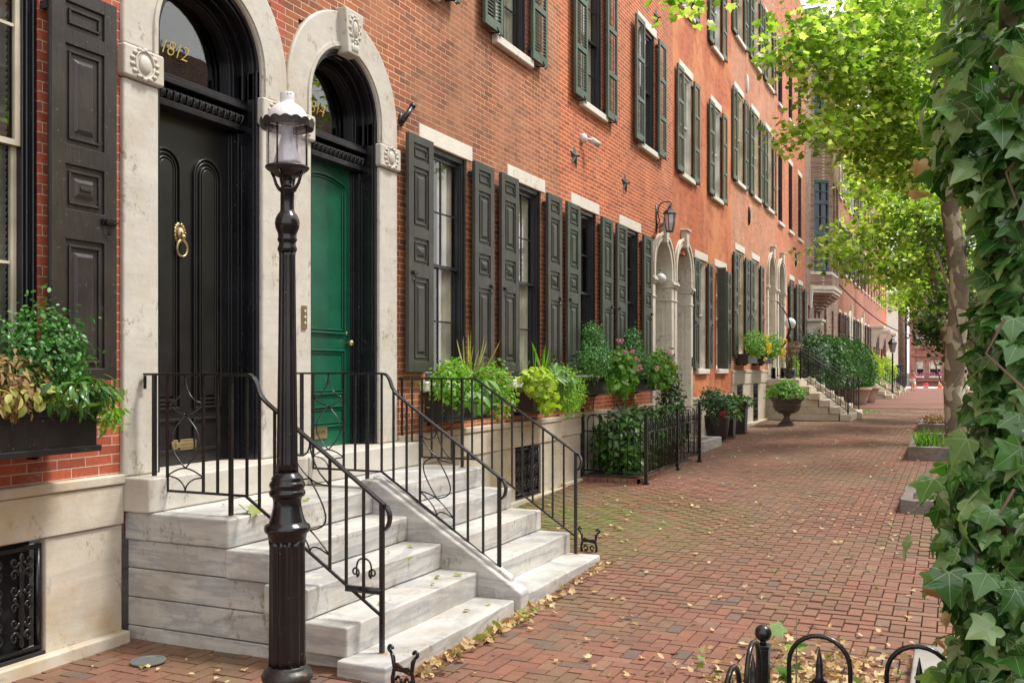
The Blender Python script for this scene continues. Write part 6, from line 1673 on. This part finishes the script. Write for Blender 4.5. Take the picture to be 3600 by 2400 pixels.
T4 = [(42.48, 3.2, 9.69, 1.3), (44.96, 2.58, 10.33, 1.4), (48.01, 3.12, 8.84, 1.3), (51.62, 2.43, 10.15, 1.5), (54.01, 2.0, 8.3, 1.4), (51.5, 2.69, 8.04, 1.2), (58.95, 3.23, 7.19, 1.1), (59.35, 2.35, 6.86, 1.2), (43.4, 1.17, 9.69, 1.5), (49.16, 0.6, 8.97, 1.6), (54.8, 0.27, 7.86, 1.6), (59.75, 1.47, 7.19, 1.3), (64.52, 3.04, 5.92, 1.0), (40.4, 2.94, 10.63, 1.2), (40.82, 2.03, 10.97, 1.4), (41.28, 1.01, 11.41, 1.5), (43.84, 0.21, 11.1, 1.5), (46.19, -0.11, 10.33, 1.5), (38.45, 2.4, 11.43, 1.2), (38.89, 1.44, 11.96, 1.3), (41.51, 0.51, 12.86, 1.4), (35.99, 3.0, 10.49, .9), (44.08, -0.32, 12.27, 1.5)]
plane_tree('mottled plane tree nearest the camera, leaning left over the walk from the rough granite pit', [(21.7, -.15, .2), (22.0, 0, 1.5), (22.0, -.1, 3.5), (21.9, .1, 5.8), (21.75, .4, 8.5), (21.6, .8, 11)], [.25, .20, .19, .18, .15, .08], T1, 'leaf_plane', .125, 140)
plane_tree('second plane tree with lower spreading sunlit boughs, left of the nearest trunk', [(27.2, -.3, .25), (27.0, .1, 2.2), (26.5, .5, 4.2), (25.9, .75, 5.6), (25.6, .9, 7.5)], [.14, .12, .10, .08, .05], T2, 'leaf_plane', .12, 105)
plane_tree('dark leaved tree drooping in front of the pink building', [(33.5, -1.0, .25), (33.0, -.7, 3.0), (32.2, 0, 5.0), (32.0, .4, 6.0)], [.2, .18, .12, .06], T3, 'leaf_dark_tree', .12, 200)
plane_tree('tall pale leaved tree far down the walk, highest of the trees', [(46, -.4, .2), (46.2, -.3, 4), (45.8, .4, 8), (45, 1.0, 11.5)], [.26, .22, .18, .1], T4, 'leaf_plane_far', .20, 60)

# ivy-clad trunk at the right edge
IVX, IVY = 3.125, -.215
IV = thing('ivy_clad_tree', (3.085, -.14, -.05), 'tree trunk at the right edge smothered in big veined ivy leaves', 'tree')
m = M(); m.tube([(3.12, -.22, -.1), (3.12, -.215, .6), (3.125, -.215, 1.4), (3.12, -.21, 2.2), (3.11, -.22, 3.0), (3.1, -.22, 4.0), (3.0, -.2, 6.0)], [.15, .105, .09, .09, .10, .10, .09], 20)
build(m, 'trunk', 'plane_bark', IV, smooth=True)
st = []; 
def ivyring(n, z0, z1, r0, r1, size, st):
    z = rs.uniform(z0, z1, n); a = rs.uniform(0, 2 * math.pi, n); r = rs.uniform(r0, r1, n) * (1 + .16 * np.sin(z * 5.1 + 1) + .12 * np.sin(z * 11)) 
    r = r * (1 + .42 * np.clip(1.45 - z, 0, .6) + .10 * np.clip(z - 2.2, 0, 1) - .24 * np.exp(-((z - 1.95) / .38) ** 2))
    p = np.stack([IVX + r * np.cos(a), IVY + r * np.sin(a), z], 1)
    out = np.stack([np.cos(a), np.sin(a), np.full(n, .55)], 1)
    nr = out + rdir(n, .2, .75)
    up = np.stack([np.cos(a) * .25, np.sin(a) * .25, np.full(n, -1.0)], 1) + rdir(n, 0, .55)
    add_leaves(st, 'ivy', p, nr, up, size * (1.15 - .75 * rs.uniform(0, 1, n) ** 1.6), rs.choice([.05, .2, .34]), rs.uniform(.1, .8), 1.05)

for _ in range(5): ivyring(380, .1, 2.5, .12, .17, .066, st); ivyring(330, .05, 2.55, .15, .21, .074, st); ivyring(60, 2.3, 2.9, .14, .23, .078, st); ivyring(78, .2, 2.9, .18, .25, .086, st)
ivyring(60, 2.6, 3.6, .13, .18, .08, st)
leaves_mesh(st, 'ivy_leaves', 'leaf_ivy', IV)
st = []
p = np.array([(3.0, .05, 1.13), (2.96, .02, .98), (3.04, .09, 2.35), (3.05, .10, 2.27), (2.98, .03, 1.05)]); k = len(p)
add_leaves(st, 'ivy', p, rdir(k, 0, 1) + np.array([-.6, .5, 0]), rdir(k, -1, .4), np.full(k, .05), .9, 1.2); leaves_mesh(st, 'dead_leaves', 'leaf_ivy_dead', IV)
m = M()
for k in range(16):
    a = rs.uniform(0, 6.28); z = rs.uniform(.5, 2.6); pts = []
    for q in range(6): pts.append((IVX + (.15 + .022 * q) * math.cos(a), IVY + (.15 + .022 * q) * math.sin(a), z + .09 * q)); a += rs.normal(0, .22)
    m.tube(pts, .004, 5)
m.tube([(3.02, .14, 1.90), (3.0, .10, 1.86), (3.0, .05, 1.78), (3.0, .03, 1.71), (3.0, .0, 1.70), (3.0, -.03, 1.76)], .0022, 5)
build(m, 'vine_stem', 'bark_twig', IV, smooth=True)

# hooped fence round the ivy tree
F2 = thing('garden_fence', (3.37, 0, -.05), 'glossy black hooped fence with ball finial post in the foreground, bottom right', 'fence')
m = M(); hoop_run(m, (3.37, .56, 0), (3.40, -.98, 0), 5, 0, .86, .665, .05, .098, .0085); build(m, 'hoop_panel', 'iron', F2, smooth=True)
m = M(); hoop_run(m, (3.35, .59, 0), (1.87, .62, 0), 5, 0, .86, .665, .05, .098, .0085); build(m, 'hoop_panel', 'iron', F2, smooth=True)
fence_post(F2, 3.37, .59, -.05, .80, True, .021)
st_ = [([(3.52, .50, -.05), (3.50, .50, .5), (3.52, .50, .88)], [.006, .004, .002])]
plant('sapling', 'thin leafy sapling growing between the ball finial post and the first hoop', 'plant', 'leaf_ivy', 'plane', [((3.50, .50, .60), (.06, .05, .27)), ((3.46, .54, .58), (.10, .07, .12)), ((3.50, .42, .55), (.07, .09, .10))], 60, .075, None, stems=st_, tipdown=.1)
m = M(); m.box(5.55, 6.62, -.45, .22, -.1, .02); tag(build(m, 'kerb_slab', 'slab_stone', bevel=.015), 'pale stone slab on the bricks behind the foreground fence', 'stone kerb')

# ------------------------------------------------------------------ fallen leaves
def litter():
    st, sg = [], []
    def put(store, n, fx, fy, s0, s1, dz=.010, lift=.25):
        x, y = fx(n), fy(n); z = np.array([zg(v) for v in x]) + dz + rs.uniform(0, .012, n)
        add_leaves(store, 'oval' if rs.rand() < .5 else 'plane', np.stack([x, y, z], 1), rdir(n, 3.2, lift * 3), rdir(n, 0, 1) * [1, 1, .1], rs.uniform(s0, s1, n), .45, rs.uniform(-.5, .6))
    U = lambda a, b: (lambda n: rs.uniform(a, b, n)); G = lambda a, b: (lambda n: rs.normal(a, b, n))
    for _ in range(6):
        put(st, 46, U(4.3, 14), U(-.6, 4.6), .02, .055); put(st, 52, U(9, 30), U(-.3, 4.4), .03, .07)
        put(sg, 26, U(4.3, 26), U(-.4, 4.6), .035, .07)
        put(st, 120, G(5.0, .5), G(.75, .32), .035, .068, .015, .8); put(st, 120, G(5.5, .5), G(.62, .35), .035, .066, .03, .8); put(st, 60, U(3.6, 5.0), U(-.1, .9), .035, .065, .02, .8)
        put(sg, 12, G(5.2, .5), G(.7, .35), .05, .08, .03, .6)
    for _ in range(4):
        put(st, 45, U(4.9, 6.7), lambda n: 2.87 - np.abs(rs.normal(0, .05, n)), .04, .075, .02, 1.0); put(sg, 4, U(5.1, 6.6), lambda n: 2.86 - np.abs(rs.normal(0, .05, n)), .05, .085, .03, 1.0)
        put(st, 16, U(6.7, 8.4), lambda n: 2.88 - np.abs(rs.normal(0, .06, n)), .03, .06, .015, .8)
        put(st, 12, U(2.6, 4.7), U(3.0, 4.9), .02, .05)
    o = leaves_mesh(st, 'fallen_leaves', 'leaf_fallen'); tag(o, 'dry tan leaves scattered over the brick walk and heaped along the lowest step', 'fallen leaves', kind='stuff')
    o = leaves_mesh(sg, 'fallen_leaves', 'leaf_fallen_green'); tag(o, 'yellow green fallen leaves among the dry ones on the brick walk', 'fallen leaves', kind='stuff')
    s3 = []                                            # leaves lying on the treads
    spots = [(6.0, 3.72, .42), (6.3, 3.68, .42), (5.9, 3.45, .42), (6.2, 3.40, .23), (6.35, 3.32, .23), (6.0, 3.33, .23), (5.35, 3.36, .23), (6.3, 3.05, .05), (6.05, 3.12, .05), (5.5, 4.5, .80), (5.3, 4.6, .8), (5.2, 4.25, .8), (5.75, 4.25, .8)]
    p = np.array(spots) + [0, 0, .012]; k = len(p)
    add_leaves(s3, 'plane', p, rdir(k, 3, .8), rdir(k, 0, 1), rs.uniform(.03, .06, k), .5, .4)
    add_leaves(s3, 'plane', [(5.05, 4.22, .83), (5.12, 4.18, .84)], [(.3, -.5, 1), (-.2, -.6, 1)], [(1, .2, .3), (-.6, -.5, .2)], [.12, .10], .4, .4)
    o = leaves_mesh(s3, 'fallen_leaves', 'leaf_fallen_green'); tag(o, 'a few green leaves lying on the marble treads and landing', 'fallen leaves', kind='stuff')
litter()

# ------------------------------------------------------------------ things fixed to the walls
def wall_star(x, z, lab):
    t = thing('wall_star', (x, W, z), lab, 'anchor star', 'iron anchor stars on the orange brick')
    m = M(); pts = []
    for k in range(10):
        a = math.pi / 2 + k * math.pi / 5; r = .18 if k % 2 == 0 else .07; pts.append((x + r * math.cos(a), W - .005, z + r * math.sin(a)))
    m.v = pts + [(x, W - .05, z), (x, W, z)]
    for k in range(10): m.f += [(k, (k + 1) % 10, 10)]
    build(m, 'star', 'star_green', t); m = M(); m.tube([(x, W - .1, z), (x, W, z)], .012, 8); build(m, 'bolt', 'iron', t)
wall_star(13.3, 4.86, 'green iron anchor star below the white camera')
wall_star(15.7, 4.88, 'green iron anchor star between the two ground windows, right of the white camera')
wall_star(17.6, 8.3, 'high iron anchor star beside the upper shuttered window')
for (x, z, lab) in ((26.6, 5.9, 'dark oblong anchor plate above the cream windows'), (35.2, 5.6, 'dark oblong anchor plate on the coral brick house'), (26.3, 9.4, 'white rimmed oval plaque high between the shuttered floors')):
    m = M(); m.sphere((x, W - .02, z), .2, 14, (.35, .25, 1.3)); tag(build(m, 'anchor_plate', 'iron' if z < 9 else 'white_enamel', smooth=True), lab, 'wall plate')
t = thing('security_camera', (8.40, W, 4.28), 'small black camera on brick above the panelled shutters', 'camera')
m = M(); m.sphere((8.40, W - .01, 4.25), .055, 14, (.8, .5, 1.3)); build(m, 'mount', 'frame_dark', t, smooth=True)
m = M(); m.tube([(8.36, W - .05, 4.22), (8.46, W - .10, 4.38)], .028, 14); m.tube([(8.46, W - .10, 4.38), (8.475, W - .11, 4.405)], .032, 14); build(m, 'camera_body', 'frame_dark', t, smooth=True)
t = thing('security_camera', (13.6, W, 5.17), 'white twin-head camera on orange brick above the anchor star', 'camera')
m = M(); m.sphere((13.62, W - .03, 5.19), .075, 16, (1, .8, 1)); m.tube([(13.64, W - .06, 5.19), (13.76, W - .12, 5.18)], .018, 10); build(m, 'mount', 'white_enamel', t, smooth=True)
m = M(); m.tube([(13.74, W - .11, 5.19), (13.86, W - .19, 5.13)], .045, 16); build(m, 'camera_body', 'white_enamel', t, smooth=True)
LN = thing('wall_lantern', (18.0, W, 4.8), 'black carriage lantern on a scrolled bracket above the first marble doorway', 'lantern')
lx, ly = 18.0, W - .30
m = M(); m.box(17.96, 18.04, W - .02, W, 4.5, 5.1); m.tube([(18, W - .02, 4.65), (18, W - .08, 4.75), (18, W - .03, 4.95)] + bez((18, W - .04, 4.95), (18, W - .05, 5.18), (lx, ly + .05, 5.15), 8) + bez((lx, ly + .05, 5.15), (lx, ly - .08, 5.13), (lx, ly, 5.06), 6), .012, 6)
m.tube([(18, W - .02, 4.62), (18, W - .14, 4.66), (18, W - .18, 4.78), (18, W - .12, 4.84)], .009, 6); build(m, 'bracket', 'iron', LN, smooth=True)
m = M(); m.lathe([(.01, 5.07), (.03, 5.05), (.05, 5.0), (.10, 4.96), (.155, 4.90), (.16, 4.885), (.12, 4.88)], (lx, ly, 0), 6); m.lathe([(.07, 4.50), (.085, 4.51), (.085, 4.53), (.06, 4.535)], (lx, ly, 0), 6)
for k in range(6):
    a = k * math.pi / 3; m.tube([(lx + .118 * math.cos(a), ly + .118 * math.sin(a), 4.88), (lx + .105 * math.cos(a), ly + .105 * math.sin(a), 4.7), (lx + .075 * math.cos(a), ly + .075 * math.sin(a), 4.53)], .007, 4)
build(m, 'cage', 'iron', LN)
m = M(); m.lathe([(.07, 4.54), (.10, 4.7), (.108, 4.87)], (lx, ly, 0), 6); build(m, 'glass', 'frosted_glass', LN)
LN.location.x -= .38; LN.location.z -= .25; LN.scale = (.88, .88, .88)
gl = thing('globe_lamp', (31.2, W, 3.0), 'white globe lamp held by a dark sculpted iron figure between the twin doorways', 'lamp')
gx, gy = 31.2, W - .42
m = M(); m.sphere((gx, gy, 3.18), .17, 20); build(m, 'globe', 'white_enamel', gl, smooth=True)
m = M(); m.tube([(gx - .1, W, 3.9), (gx - .25, W - .2, 3.7), (gx - .3, W - .4, 3.35), (gx - .18, W - .45, 3.05), (gx + .05, W - .38, 2.9), (gx + .15, W - .25, 2.6), (gx + .12, W - .1, 2.3)], [.015, .022, .02, .03, .04, .035, .015], 8)
m.tube([(gx, W - .4, 2.95), (gx + .2, W - .5, 3.05), (gx + .35, W - .5, 3.2)], [.03, .02, .01], 6); m.tube([(gx + .05, W - .38, 2.9), (gx - .1, W - .45, 2.6), (gx, W - .3, 2.45)], [.03, .03, .015], 6); build(m, 'figure', 'iron', gl, smooth=True)
t = thing('globe_lamp', (17.55, 5.3, 3.2), 'small frosted ball lamp inside the first marble doorway', 'lamp')
m = M(); m.sphere((18.35, W + .12, 3.50), .11, 18); build(m, 'globe', 'white_enamel', t, smooth=True); m = M(); m.tube([(18.35, W + .12, 3.6), (18.42, W + .14, 3.68), (18.50, W + .16, 3.66)], .012, 6); build(m, 'bracket', 'iron', t)

# round cover in the pavement
m = M(); m.lathe([(.02, -.045), (.10, -.045), (.105, -.043), (.105, -.035), (.088, -.034), (.087, -.038), (.02, -.038)], (4.5, 4.50, 0), 32); tag(build(m, 'drain_cover', 'steel', smooth=False), 'small round metal cover set in the bricks at the foot of the marble side wall', 'drain cover')

# ------------------------------------------------------------------ the far end of the walk
SL = thing('street_lamp', (60.6, 3.2, .2), 'distant black lantern-top street lamp beyond the hedge', 'street lamp')
sx_, sy_ = 60.6, 3.2
m = M(); m.lathe([(.12, .15), (.12, .3), (.07, .4), (.05, .8), (.045, 2.6), (.06, 2.62), (.03, 2.7)], (sx_, sy_, 0), 14); build(m, 'post', 'iron', SL, smooth=True)
m = M(); m.lathe([(.12, 2.72), (.14, 2.74), (.25, 3.22), (.30, 3.24), (.29, 3.28), (.12, 3.48), (.08, 3.5), (.09, 3.55), (.03, 3.6), (.05, 3.66), (.01, 3.74)], (sx_, sy_, 0), 6)
m.v = [v for v in m.v]; build(m, 'lantern', 'iron', SL)
m = M(); m.lathe([(.145, 2.76), (.245, 3.20)], (sx_, sy_, 0), 6)
m.v = [(sx_ + (v[0] - sx_) * 1.04, sy_ + (v[1] - sy_) * 1.04, v[2]) for v in m.v]; build(m, 'glass', 'frosted_glass', SL)
m = M(); m.tube([(88.6, 3.95, 0), (88.7, 4.0, 10)], [.30, .24], 14); tag(build(m, 'utility_pole', 'bark_twig', smooth=True), 'thick dark utility pole at the end of the walk', 'pole')
m = M(); pts = []
for k in range(25):
    f = k / 24; pts.append((41.9 + 26 * f, 4.6 - 3.9 * f, 5.6 - 1.9 * f - 1.1 * math.sin(math.pi * f) * (1 - f * .4)))
m.tube(pts, .028, 5); tag(build(m, 'overhead_cable', 'cable_black', smooth=True), 'long dark cable sagging from the oriel across the far end of the walk', 'cable')
t = thing('building', (103, 6, 0), 'pale cream stone building beyond the cross street, left of the utility pole', 'building')
m = M(); m.box(103, 112, 4.45, 14, 0, 8.6); build(m, 'wall', 'lintel_stone', t); m = M(); m.box(102.6, 112, 4.2, 14, 8.6, 9.3); m.box(102.8, 112, 4.3, 14, 7.8, 8.0); build(m, 'cornice', 'lintel_stone', t)
PB = thing('building', (103, -4, 0), 'pinkish brownstone building with flower-filled windows facing down the walk', 'building')
hol = []
for z0, z1 in ((1.05, 2.56), (4.03, 5.5), (7.2, 8.8)):
    for a, b in ((2.55, 3.3), (1.0, 2.1), (-1.2, -.2), (-3.2, -2.2)): hol.append((a, b, z0, z1))
m = M(); wy = sorted({-14, 3.9} | {h[0] for h in hol} | {h[1] for h in hol}); wz = sorted({0, 11} | {h[2] for h in hol} | {h[3] for h in hol})
for i in range(len(wy) - 1):
    for j in range(len(wz) - 1):
        cy, cz = (wy[i] + wy[i + 1]) / 2, (wz[j] + wz[j + 1]) / 2
        if any(h[0] < cy < h[1] and h[2] < cz < h[3] for h in hol): continue
        m.box(103, 103.3, wy[i], wy[i + 1], wz[j], wz[j + 1])
m.box(103.3, 112, -14, -13.8, 0, 11); m.box(103.3, 112, 3.7, 3.9, 0, 11); m.box(103.3, 112, -13.8, 3.7, 10.8, 11)
build(m, 'wall', 'brownstone', PB)
for (a, b, z0, z1) in hol:
    f = M(); f.box(103.12, 103.2, a, a + .07, z0, z1); f.box(103.12, 103.2, b - .07, b, z0, z1); f.box(103.12, 103.2, a, b, z1 - .08, z1); f.box(103.12, 103.2, a, b, z0, z0 + .07); f.box(103.12, 103.2, a, b, (z0 + z1) / 2 - .03, (z0 + z1) / 2 + .03)
    wn_ = build(f, 'window', 'frame_white', PB)
    f = M(); f.box(103.25, 103.27, a, b, z0, z1); build(f, 'pane', 'room_dark', wn_)
    f = M(); f.box(103.21, 103.24, a + .1, b - .1, (z0 + z1) / 2, z1 - .1); build(f, 'blind', 'curtain', wn_)
    if b > 0:
        fs_ = []; k = 60; p = np.stack([np.full(k, 102.9) + rs.uniform(-.1, .1, k), rs.uniform(a, b, k), z0 + rs.uniform(.0, .35, k)], 1)
        add_leaves(fs_, 'small', p, rdir(k), rdir(k), np.full(k, .16), .2, .2, 1.4); leaves_mesh(fs_, 'flowers', rs.choice(['petal_pink', 'leaf_geranium', 'cloth_white']), wn_)
        f = M(); f.box(102.8, 103.0, a, b, z0 - .15, z0 + .02); build(f, 'sill_box', 'white_stone', wn_)
m = M()
for z in (.55, 3.0, 3.75, 6.3): m.box(102.75, 103, -14, 3.6, z, z + .22)
m.box(102.9, 103, 3.35, 3.9, 0, 11); build(m, 'string_course', 'brownstone', PB, bevel=.02)
t = thing('traffic_barrel', (92, 2.1, .1), 'small bright red barrel on the pale road at the end of the walk', 'barrel')
m = M(); m.lathe([(.20, .1), (.22, .25), (.20, .4), (.18, .5), (.1, .52)], (92, 2.15, 0), 16); build(m, 'body', 'red_plastic', t, smooth=True); m = M(); m.lathe([(.215, .22), (.225, .24), (.215, .28)], (92, 2.15, 0), 16); build(m, 'band', 'cloth_white', t)
for (x, y, lab) in ((91.0, 1.0, 'orange traffic cone near the mottled trunk, right of the red barrel'), (93, 3.1, 'small orange cone on the pale road, left of the red barrel')):
    t = thing('traffic_cone', (x, y, .08), lab, 'cone', 'traffic cones on the far road'); m = M(); m.box(x - .25, x + .25, y - .25, y + .25, .09, .14); m.lathe([(.18, .14), (.04, 1.0), (.01, 1.0)], (x, y, 0), 14); build(m, 'body', 'orange_plastic', t); m = M(); m.lathe([(.13, .45), (.10, .65)], (x, y, 0), 14); build(m, 'band', 'cloth_white', t)
m = M(); m.box(87.2, 87.6, 3.9, 4.9, .1, 2.0); m.box(87.15, 87.2, 4.0, 4.1, .1, 1.9); m.box(87.15, 87.2, 4.7, 4.8, .1, 1.9); m.box(87.1, 87.7, 3.85, 4.95, 2.0, 2.08); tag(build(m, 'utility_box', 'blue_paint', bevel=.02), 'dark blue box cabinet at the foot of the utility pole', 'cabinet')

def person(x, y, z, h, lab, ang=0):
    """standing figure grown from a joint skeleton"""
    t = thing('person', (x, y, z), lab, 'person')
    J = {'pel': (0, 0, .52), 'wa': (0, 0, .60), 'ch': (0, .01, .72), 'nk': (0, .01, .83), 'hd': (0, -.01, .90), 'tp': (0, -.01, .975),
         'sl': (-.10, .01, .80), 'el': (-.14, .0, .64), 'hl': (-.12, -.09, .53), 'sr': (.10, .01, .80), 'er': (.14, .03, .64), 'hr': (.13, -.04, .50),
         'kl': (-.055, -.02, .28), 'al': (-.06, .02, .04), 'tl': (-.06, -.07, .015), 'kr': (.06, -.05, .28), 'ar': (.07, .0, .04), 'tr': (.07, -.09, .015), 'pl': (-.05, 0, .50), 'pr': (.05, 0, .50)}
    Ed = [('pel', 'wa'), ('wa', 'ch'), ('ch', 'nk'), ('nk', 'hd'), ('hd', 'tp'), ('ch', 'sl'), ('sl', 'el'), ('el', 'hl'), ('ch', 'sr'), ('sr', 'er'), ('er', 'hr'), ('pel', 'pl'), ('pl', 'kl'), ('kl', 'al'), ('al', 'tl'), ('pel', 'pr'), ('pr', 'kr'), ('kr', 'ar'), ('ar', 'tr')]
    Rr = {'pel': .075, 'wa': .065, 'ch': .08, 'nk': .03, 'hd': .052, 'tp': .035, 'sl': .035, 'sr': .035, 'el': .024, 'er': .024, 'hl': .016, 'hr': .016, 'pl': .055, 'pr': .055, 'kl': .034, 'kr': .034, 'al': .02, 'ar': .02, 'tl': .018, 'tr': .018}
    def body(name, keys, mat, fat=1.0, root='pel'):
        ks = [k for k in J if k in keys]; me = bpy.data.meshes.new(name)
        me.from_pydata([tuple(c * h for c in J[k]) for k in ks], [(ks.index(a), ks.index(b)) for a, b in Ed if a in keys and b in keys], []); me.update()
        o = bpy.data.objects.new(name, me); COL.objects.link(o); o.parent = t; me.materials.append(MAT[mat])
        s = o.modifiers.new('skin', 'SKIN'); 
        for i, k in enumerate(ks): me.skin_vertices[0].data[i].radius = (Rr[k] * h * fat,) * 2; me.skin_vertices[0].data[i].use_root = (k == root)
        o.modifiers.new('sub', 'SUBSURF').levels = 1
        return o
    body('body', set(J), 'skin'); body('top', {'wa', 'ch', 'sl', 'sr', 'el', 'er', 'pel'}, 'cloth_pink', 1.22); body('trousers', {'pel', 'pl', 'pr', 'kl', 'kr'}, 'cloth_white', 1.25)
    m = M(); m.sphere((x, y + .01, z + .95 * h), .062 * h, 12, (1, 1, 1.05)); build(m, 'hair', 'hair', t, smooth=True)
    t.rotation_euler = (0, 0, ang)
person(74.5, 2.6, .17, 1.55, 'person in a pink top and pale trousers by the last railing', R(60))

# ------------------------------------------------------------------ opposite side of the walk (out of view, added only for the panes to reflect)
for i, (a, b, mt, lab) in enumerate(((2.0, 11.0, 'brick_red', 'brick house across the walk, out of view, added for the fanlight above the black door to mirror'), (11.0, 20.0, 'brick_orange', 'orange brick house across the walk, out of view, added for the first panel-shuttered window to mirror'), (20.0, 32.0, 'brick_grey', 'grey brown brick house across the walk behind the plane trees, out of view, added for the panes to mirror'))):
    t = thing('reflection_house', ((a + b) / 2, -10, 0), lab, 'house', 'unseen houses added across the walk')
    m = M(); cs = [a + (b - a) * q for q in (.18, .5, .82)]
    hol = [(c - .5, c + .5, z, z + 2.2) for c in cs for z in (1.2, 4.6, 7.8)]
    wx = sorted({a, b} | {h[0] for h in hol} | {h[1] for h in hol}); wz = sorted({-.2, 11} | {h[2] for h in hol} | {h[3] for h in hol})
    for p in range(len(wx) - 1):
        for q in range(len(wz) - 1):
            cx_, cz_ = (wx[p] + wx[p + 1]) / 2, (wz[q] + wz[q + 1]) / 2
            if any(h[0] < cx_ < h[1] and h[2] < cz_ < h[3] for h in hol): continue
            m.add([(wx[p], -10, wz[q]), (wx[p + 1], -10, wz[q]), (wx[p + 1], -10, wz[q + 1]), (wx[p], -10, wz[q + 1])], [(0, 3, 2, 1)])
    m.add([(a, -10, 11), (b, -10, 11), (b, -16, 11), (a, -16, 11)], [(0, 1, 2, 3)]); build(m, 'wall', mt, t, recalc=False)
    for h in hol:
        m = M(); m.box(h[0], h[0] + .08, -10.12, -10.02, h[2], h[3]); m.box(h[1] - .08, h[1], -10.12, -10.02, h[2], h[3]); m.box(h[0], h[1], -10.12, -10.02, h[3] - .08, h[3]); m.box(h[0], h[1], -10.12, -10.02, h[2], h[2] + .08); m.box(h[0], h[1], -10.12, -10.04, (h[2] + h[3]) / 2 - .03, (h[2] + h[3]) / 2 + .03)
        wn_ = build(m, 'window', 'frame_cream', t); m = M(); m.box(h[0], h[1], -10.2, -10.13, h[2], h[3]); build(m, 'pane', 'room_dark', wn_)
        m = M(); m.box(h[0] - .15, h[1] + .15, -10.02, -9.98, h[3], h[3] + .2); m.box(h[0] - .1, h[1] + .1, -10.02, -9.94, h[2] - .12, h[2]); build(m, 'lintel', 'lintel_stone', wn_)
T6 = [(13.5, -4.2, 4.2, 1.2), (15.2, -4.0, 5.2, 1.3), (12.2, -4.6, 5.4, 1.2), (14.0, -5.0, 6.4, 1.4), (16.2, -4.8, 3.6, 1.0), (11.4, -4.4, 3.8, .9)]  # off-frame tree, added as greenery for the glass to reflect
plane_tree('young plane tree beyond the right picture edge, added for the window panes to mirror', [(13.8, -4.6, 0), (13.9, -4.6, 3), (13.8, -4.5, 6)], [.14, .11, .06], T6, 'leaf_plane', .15, 110)
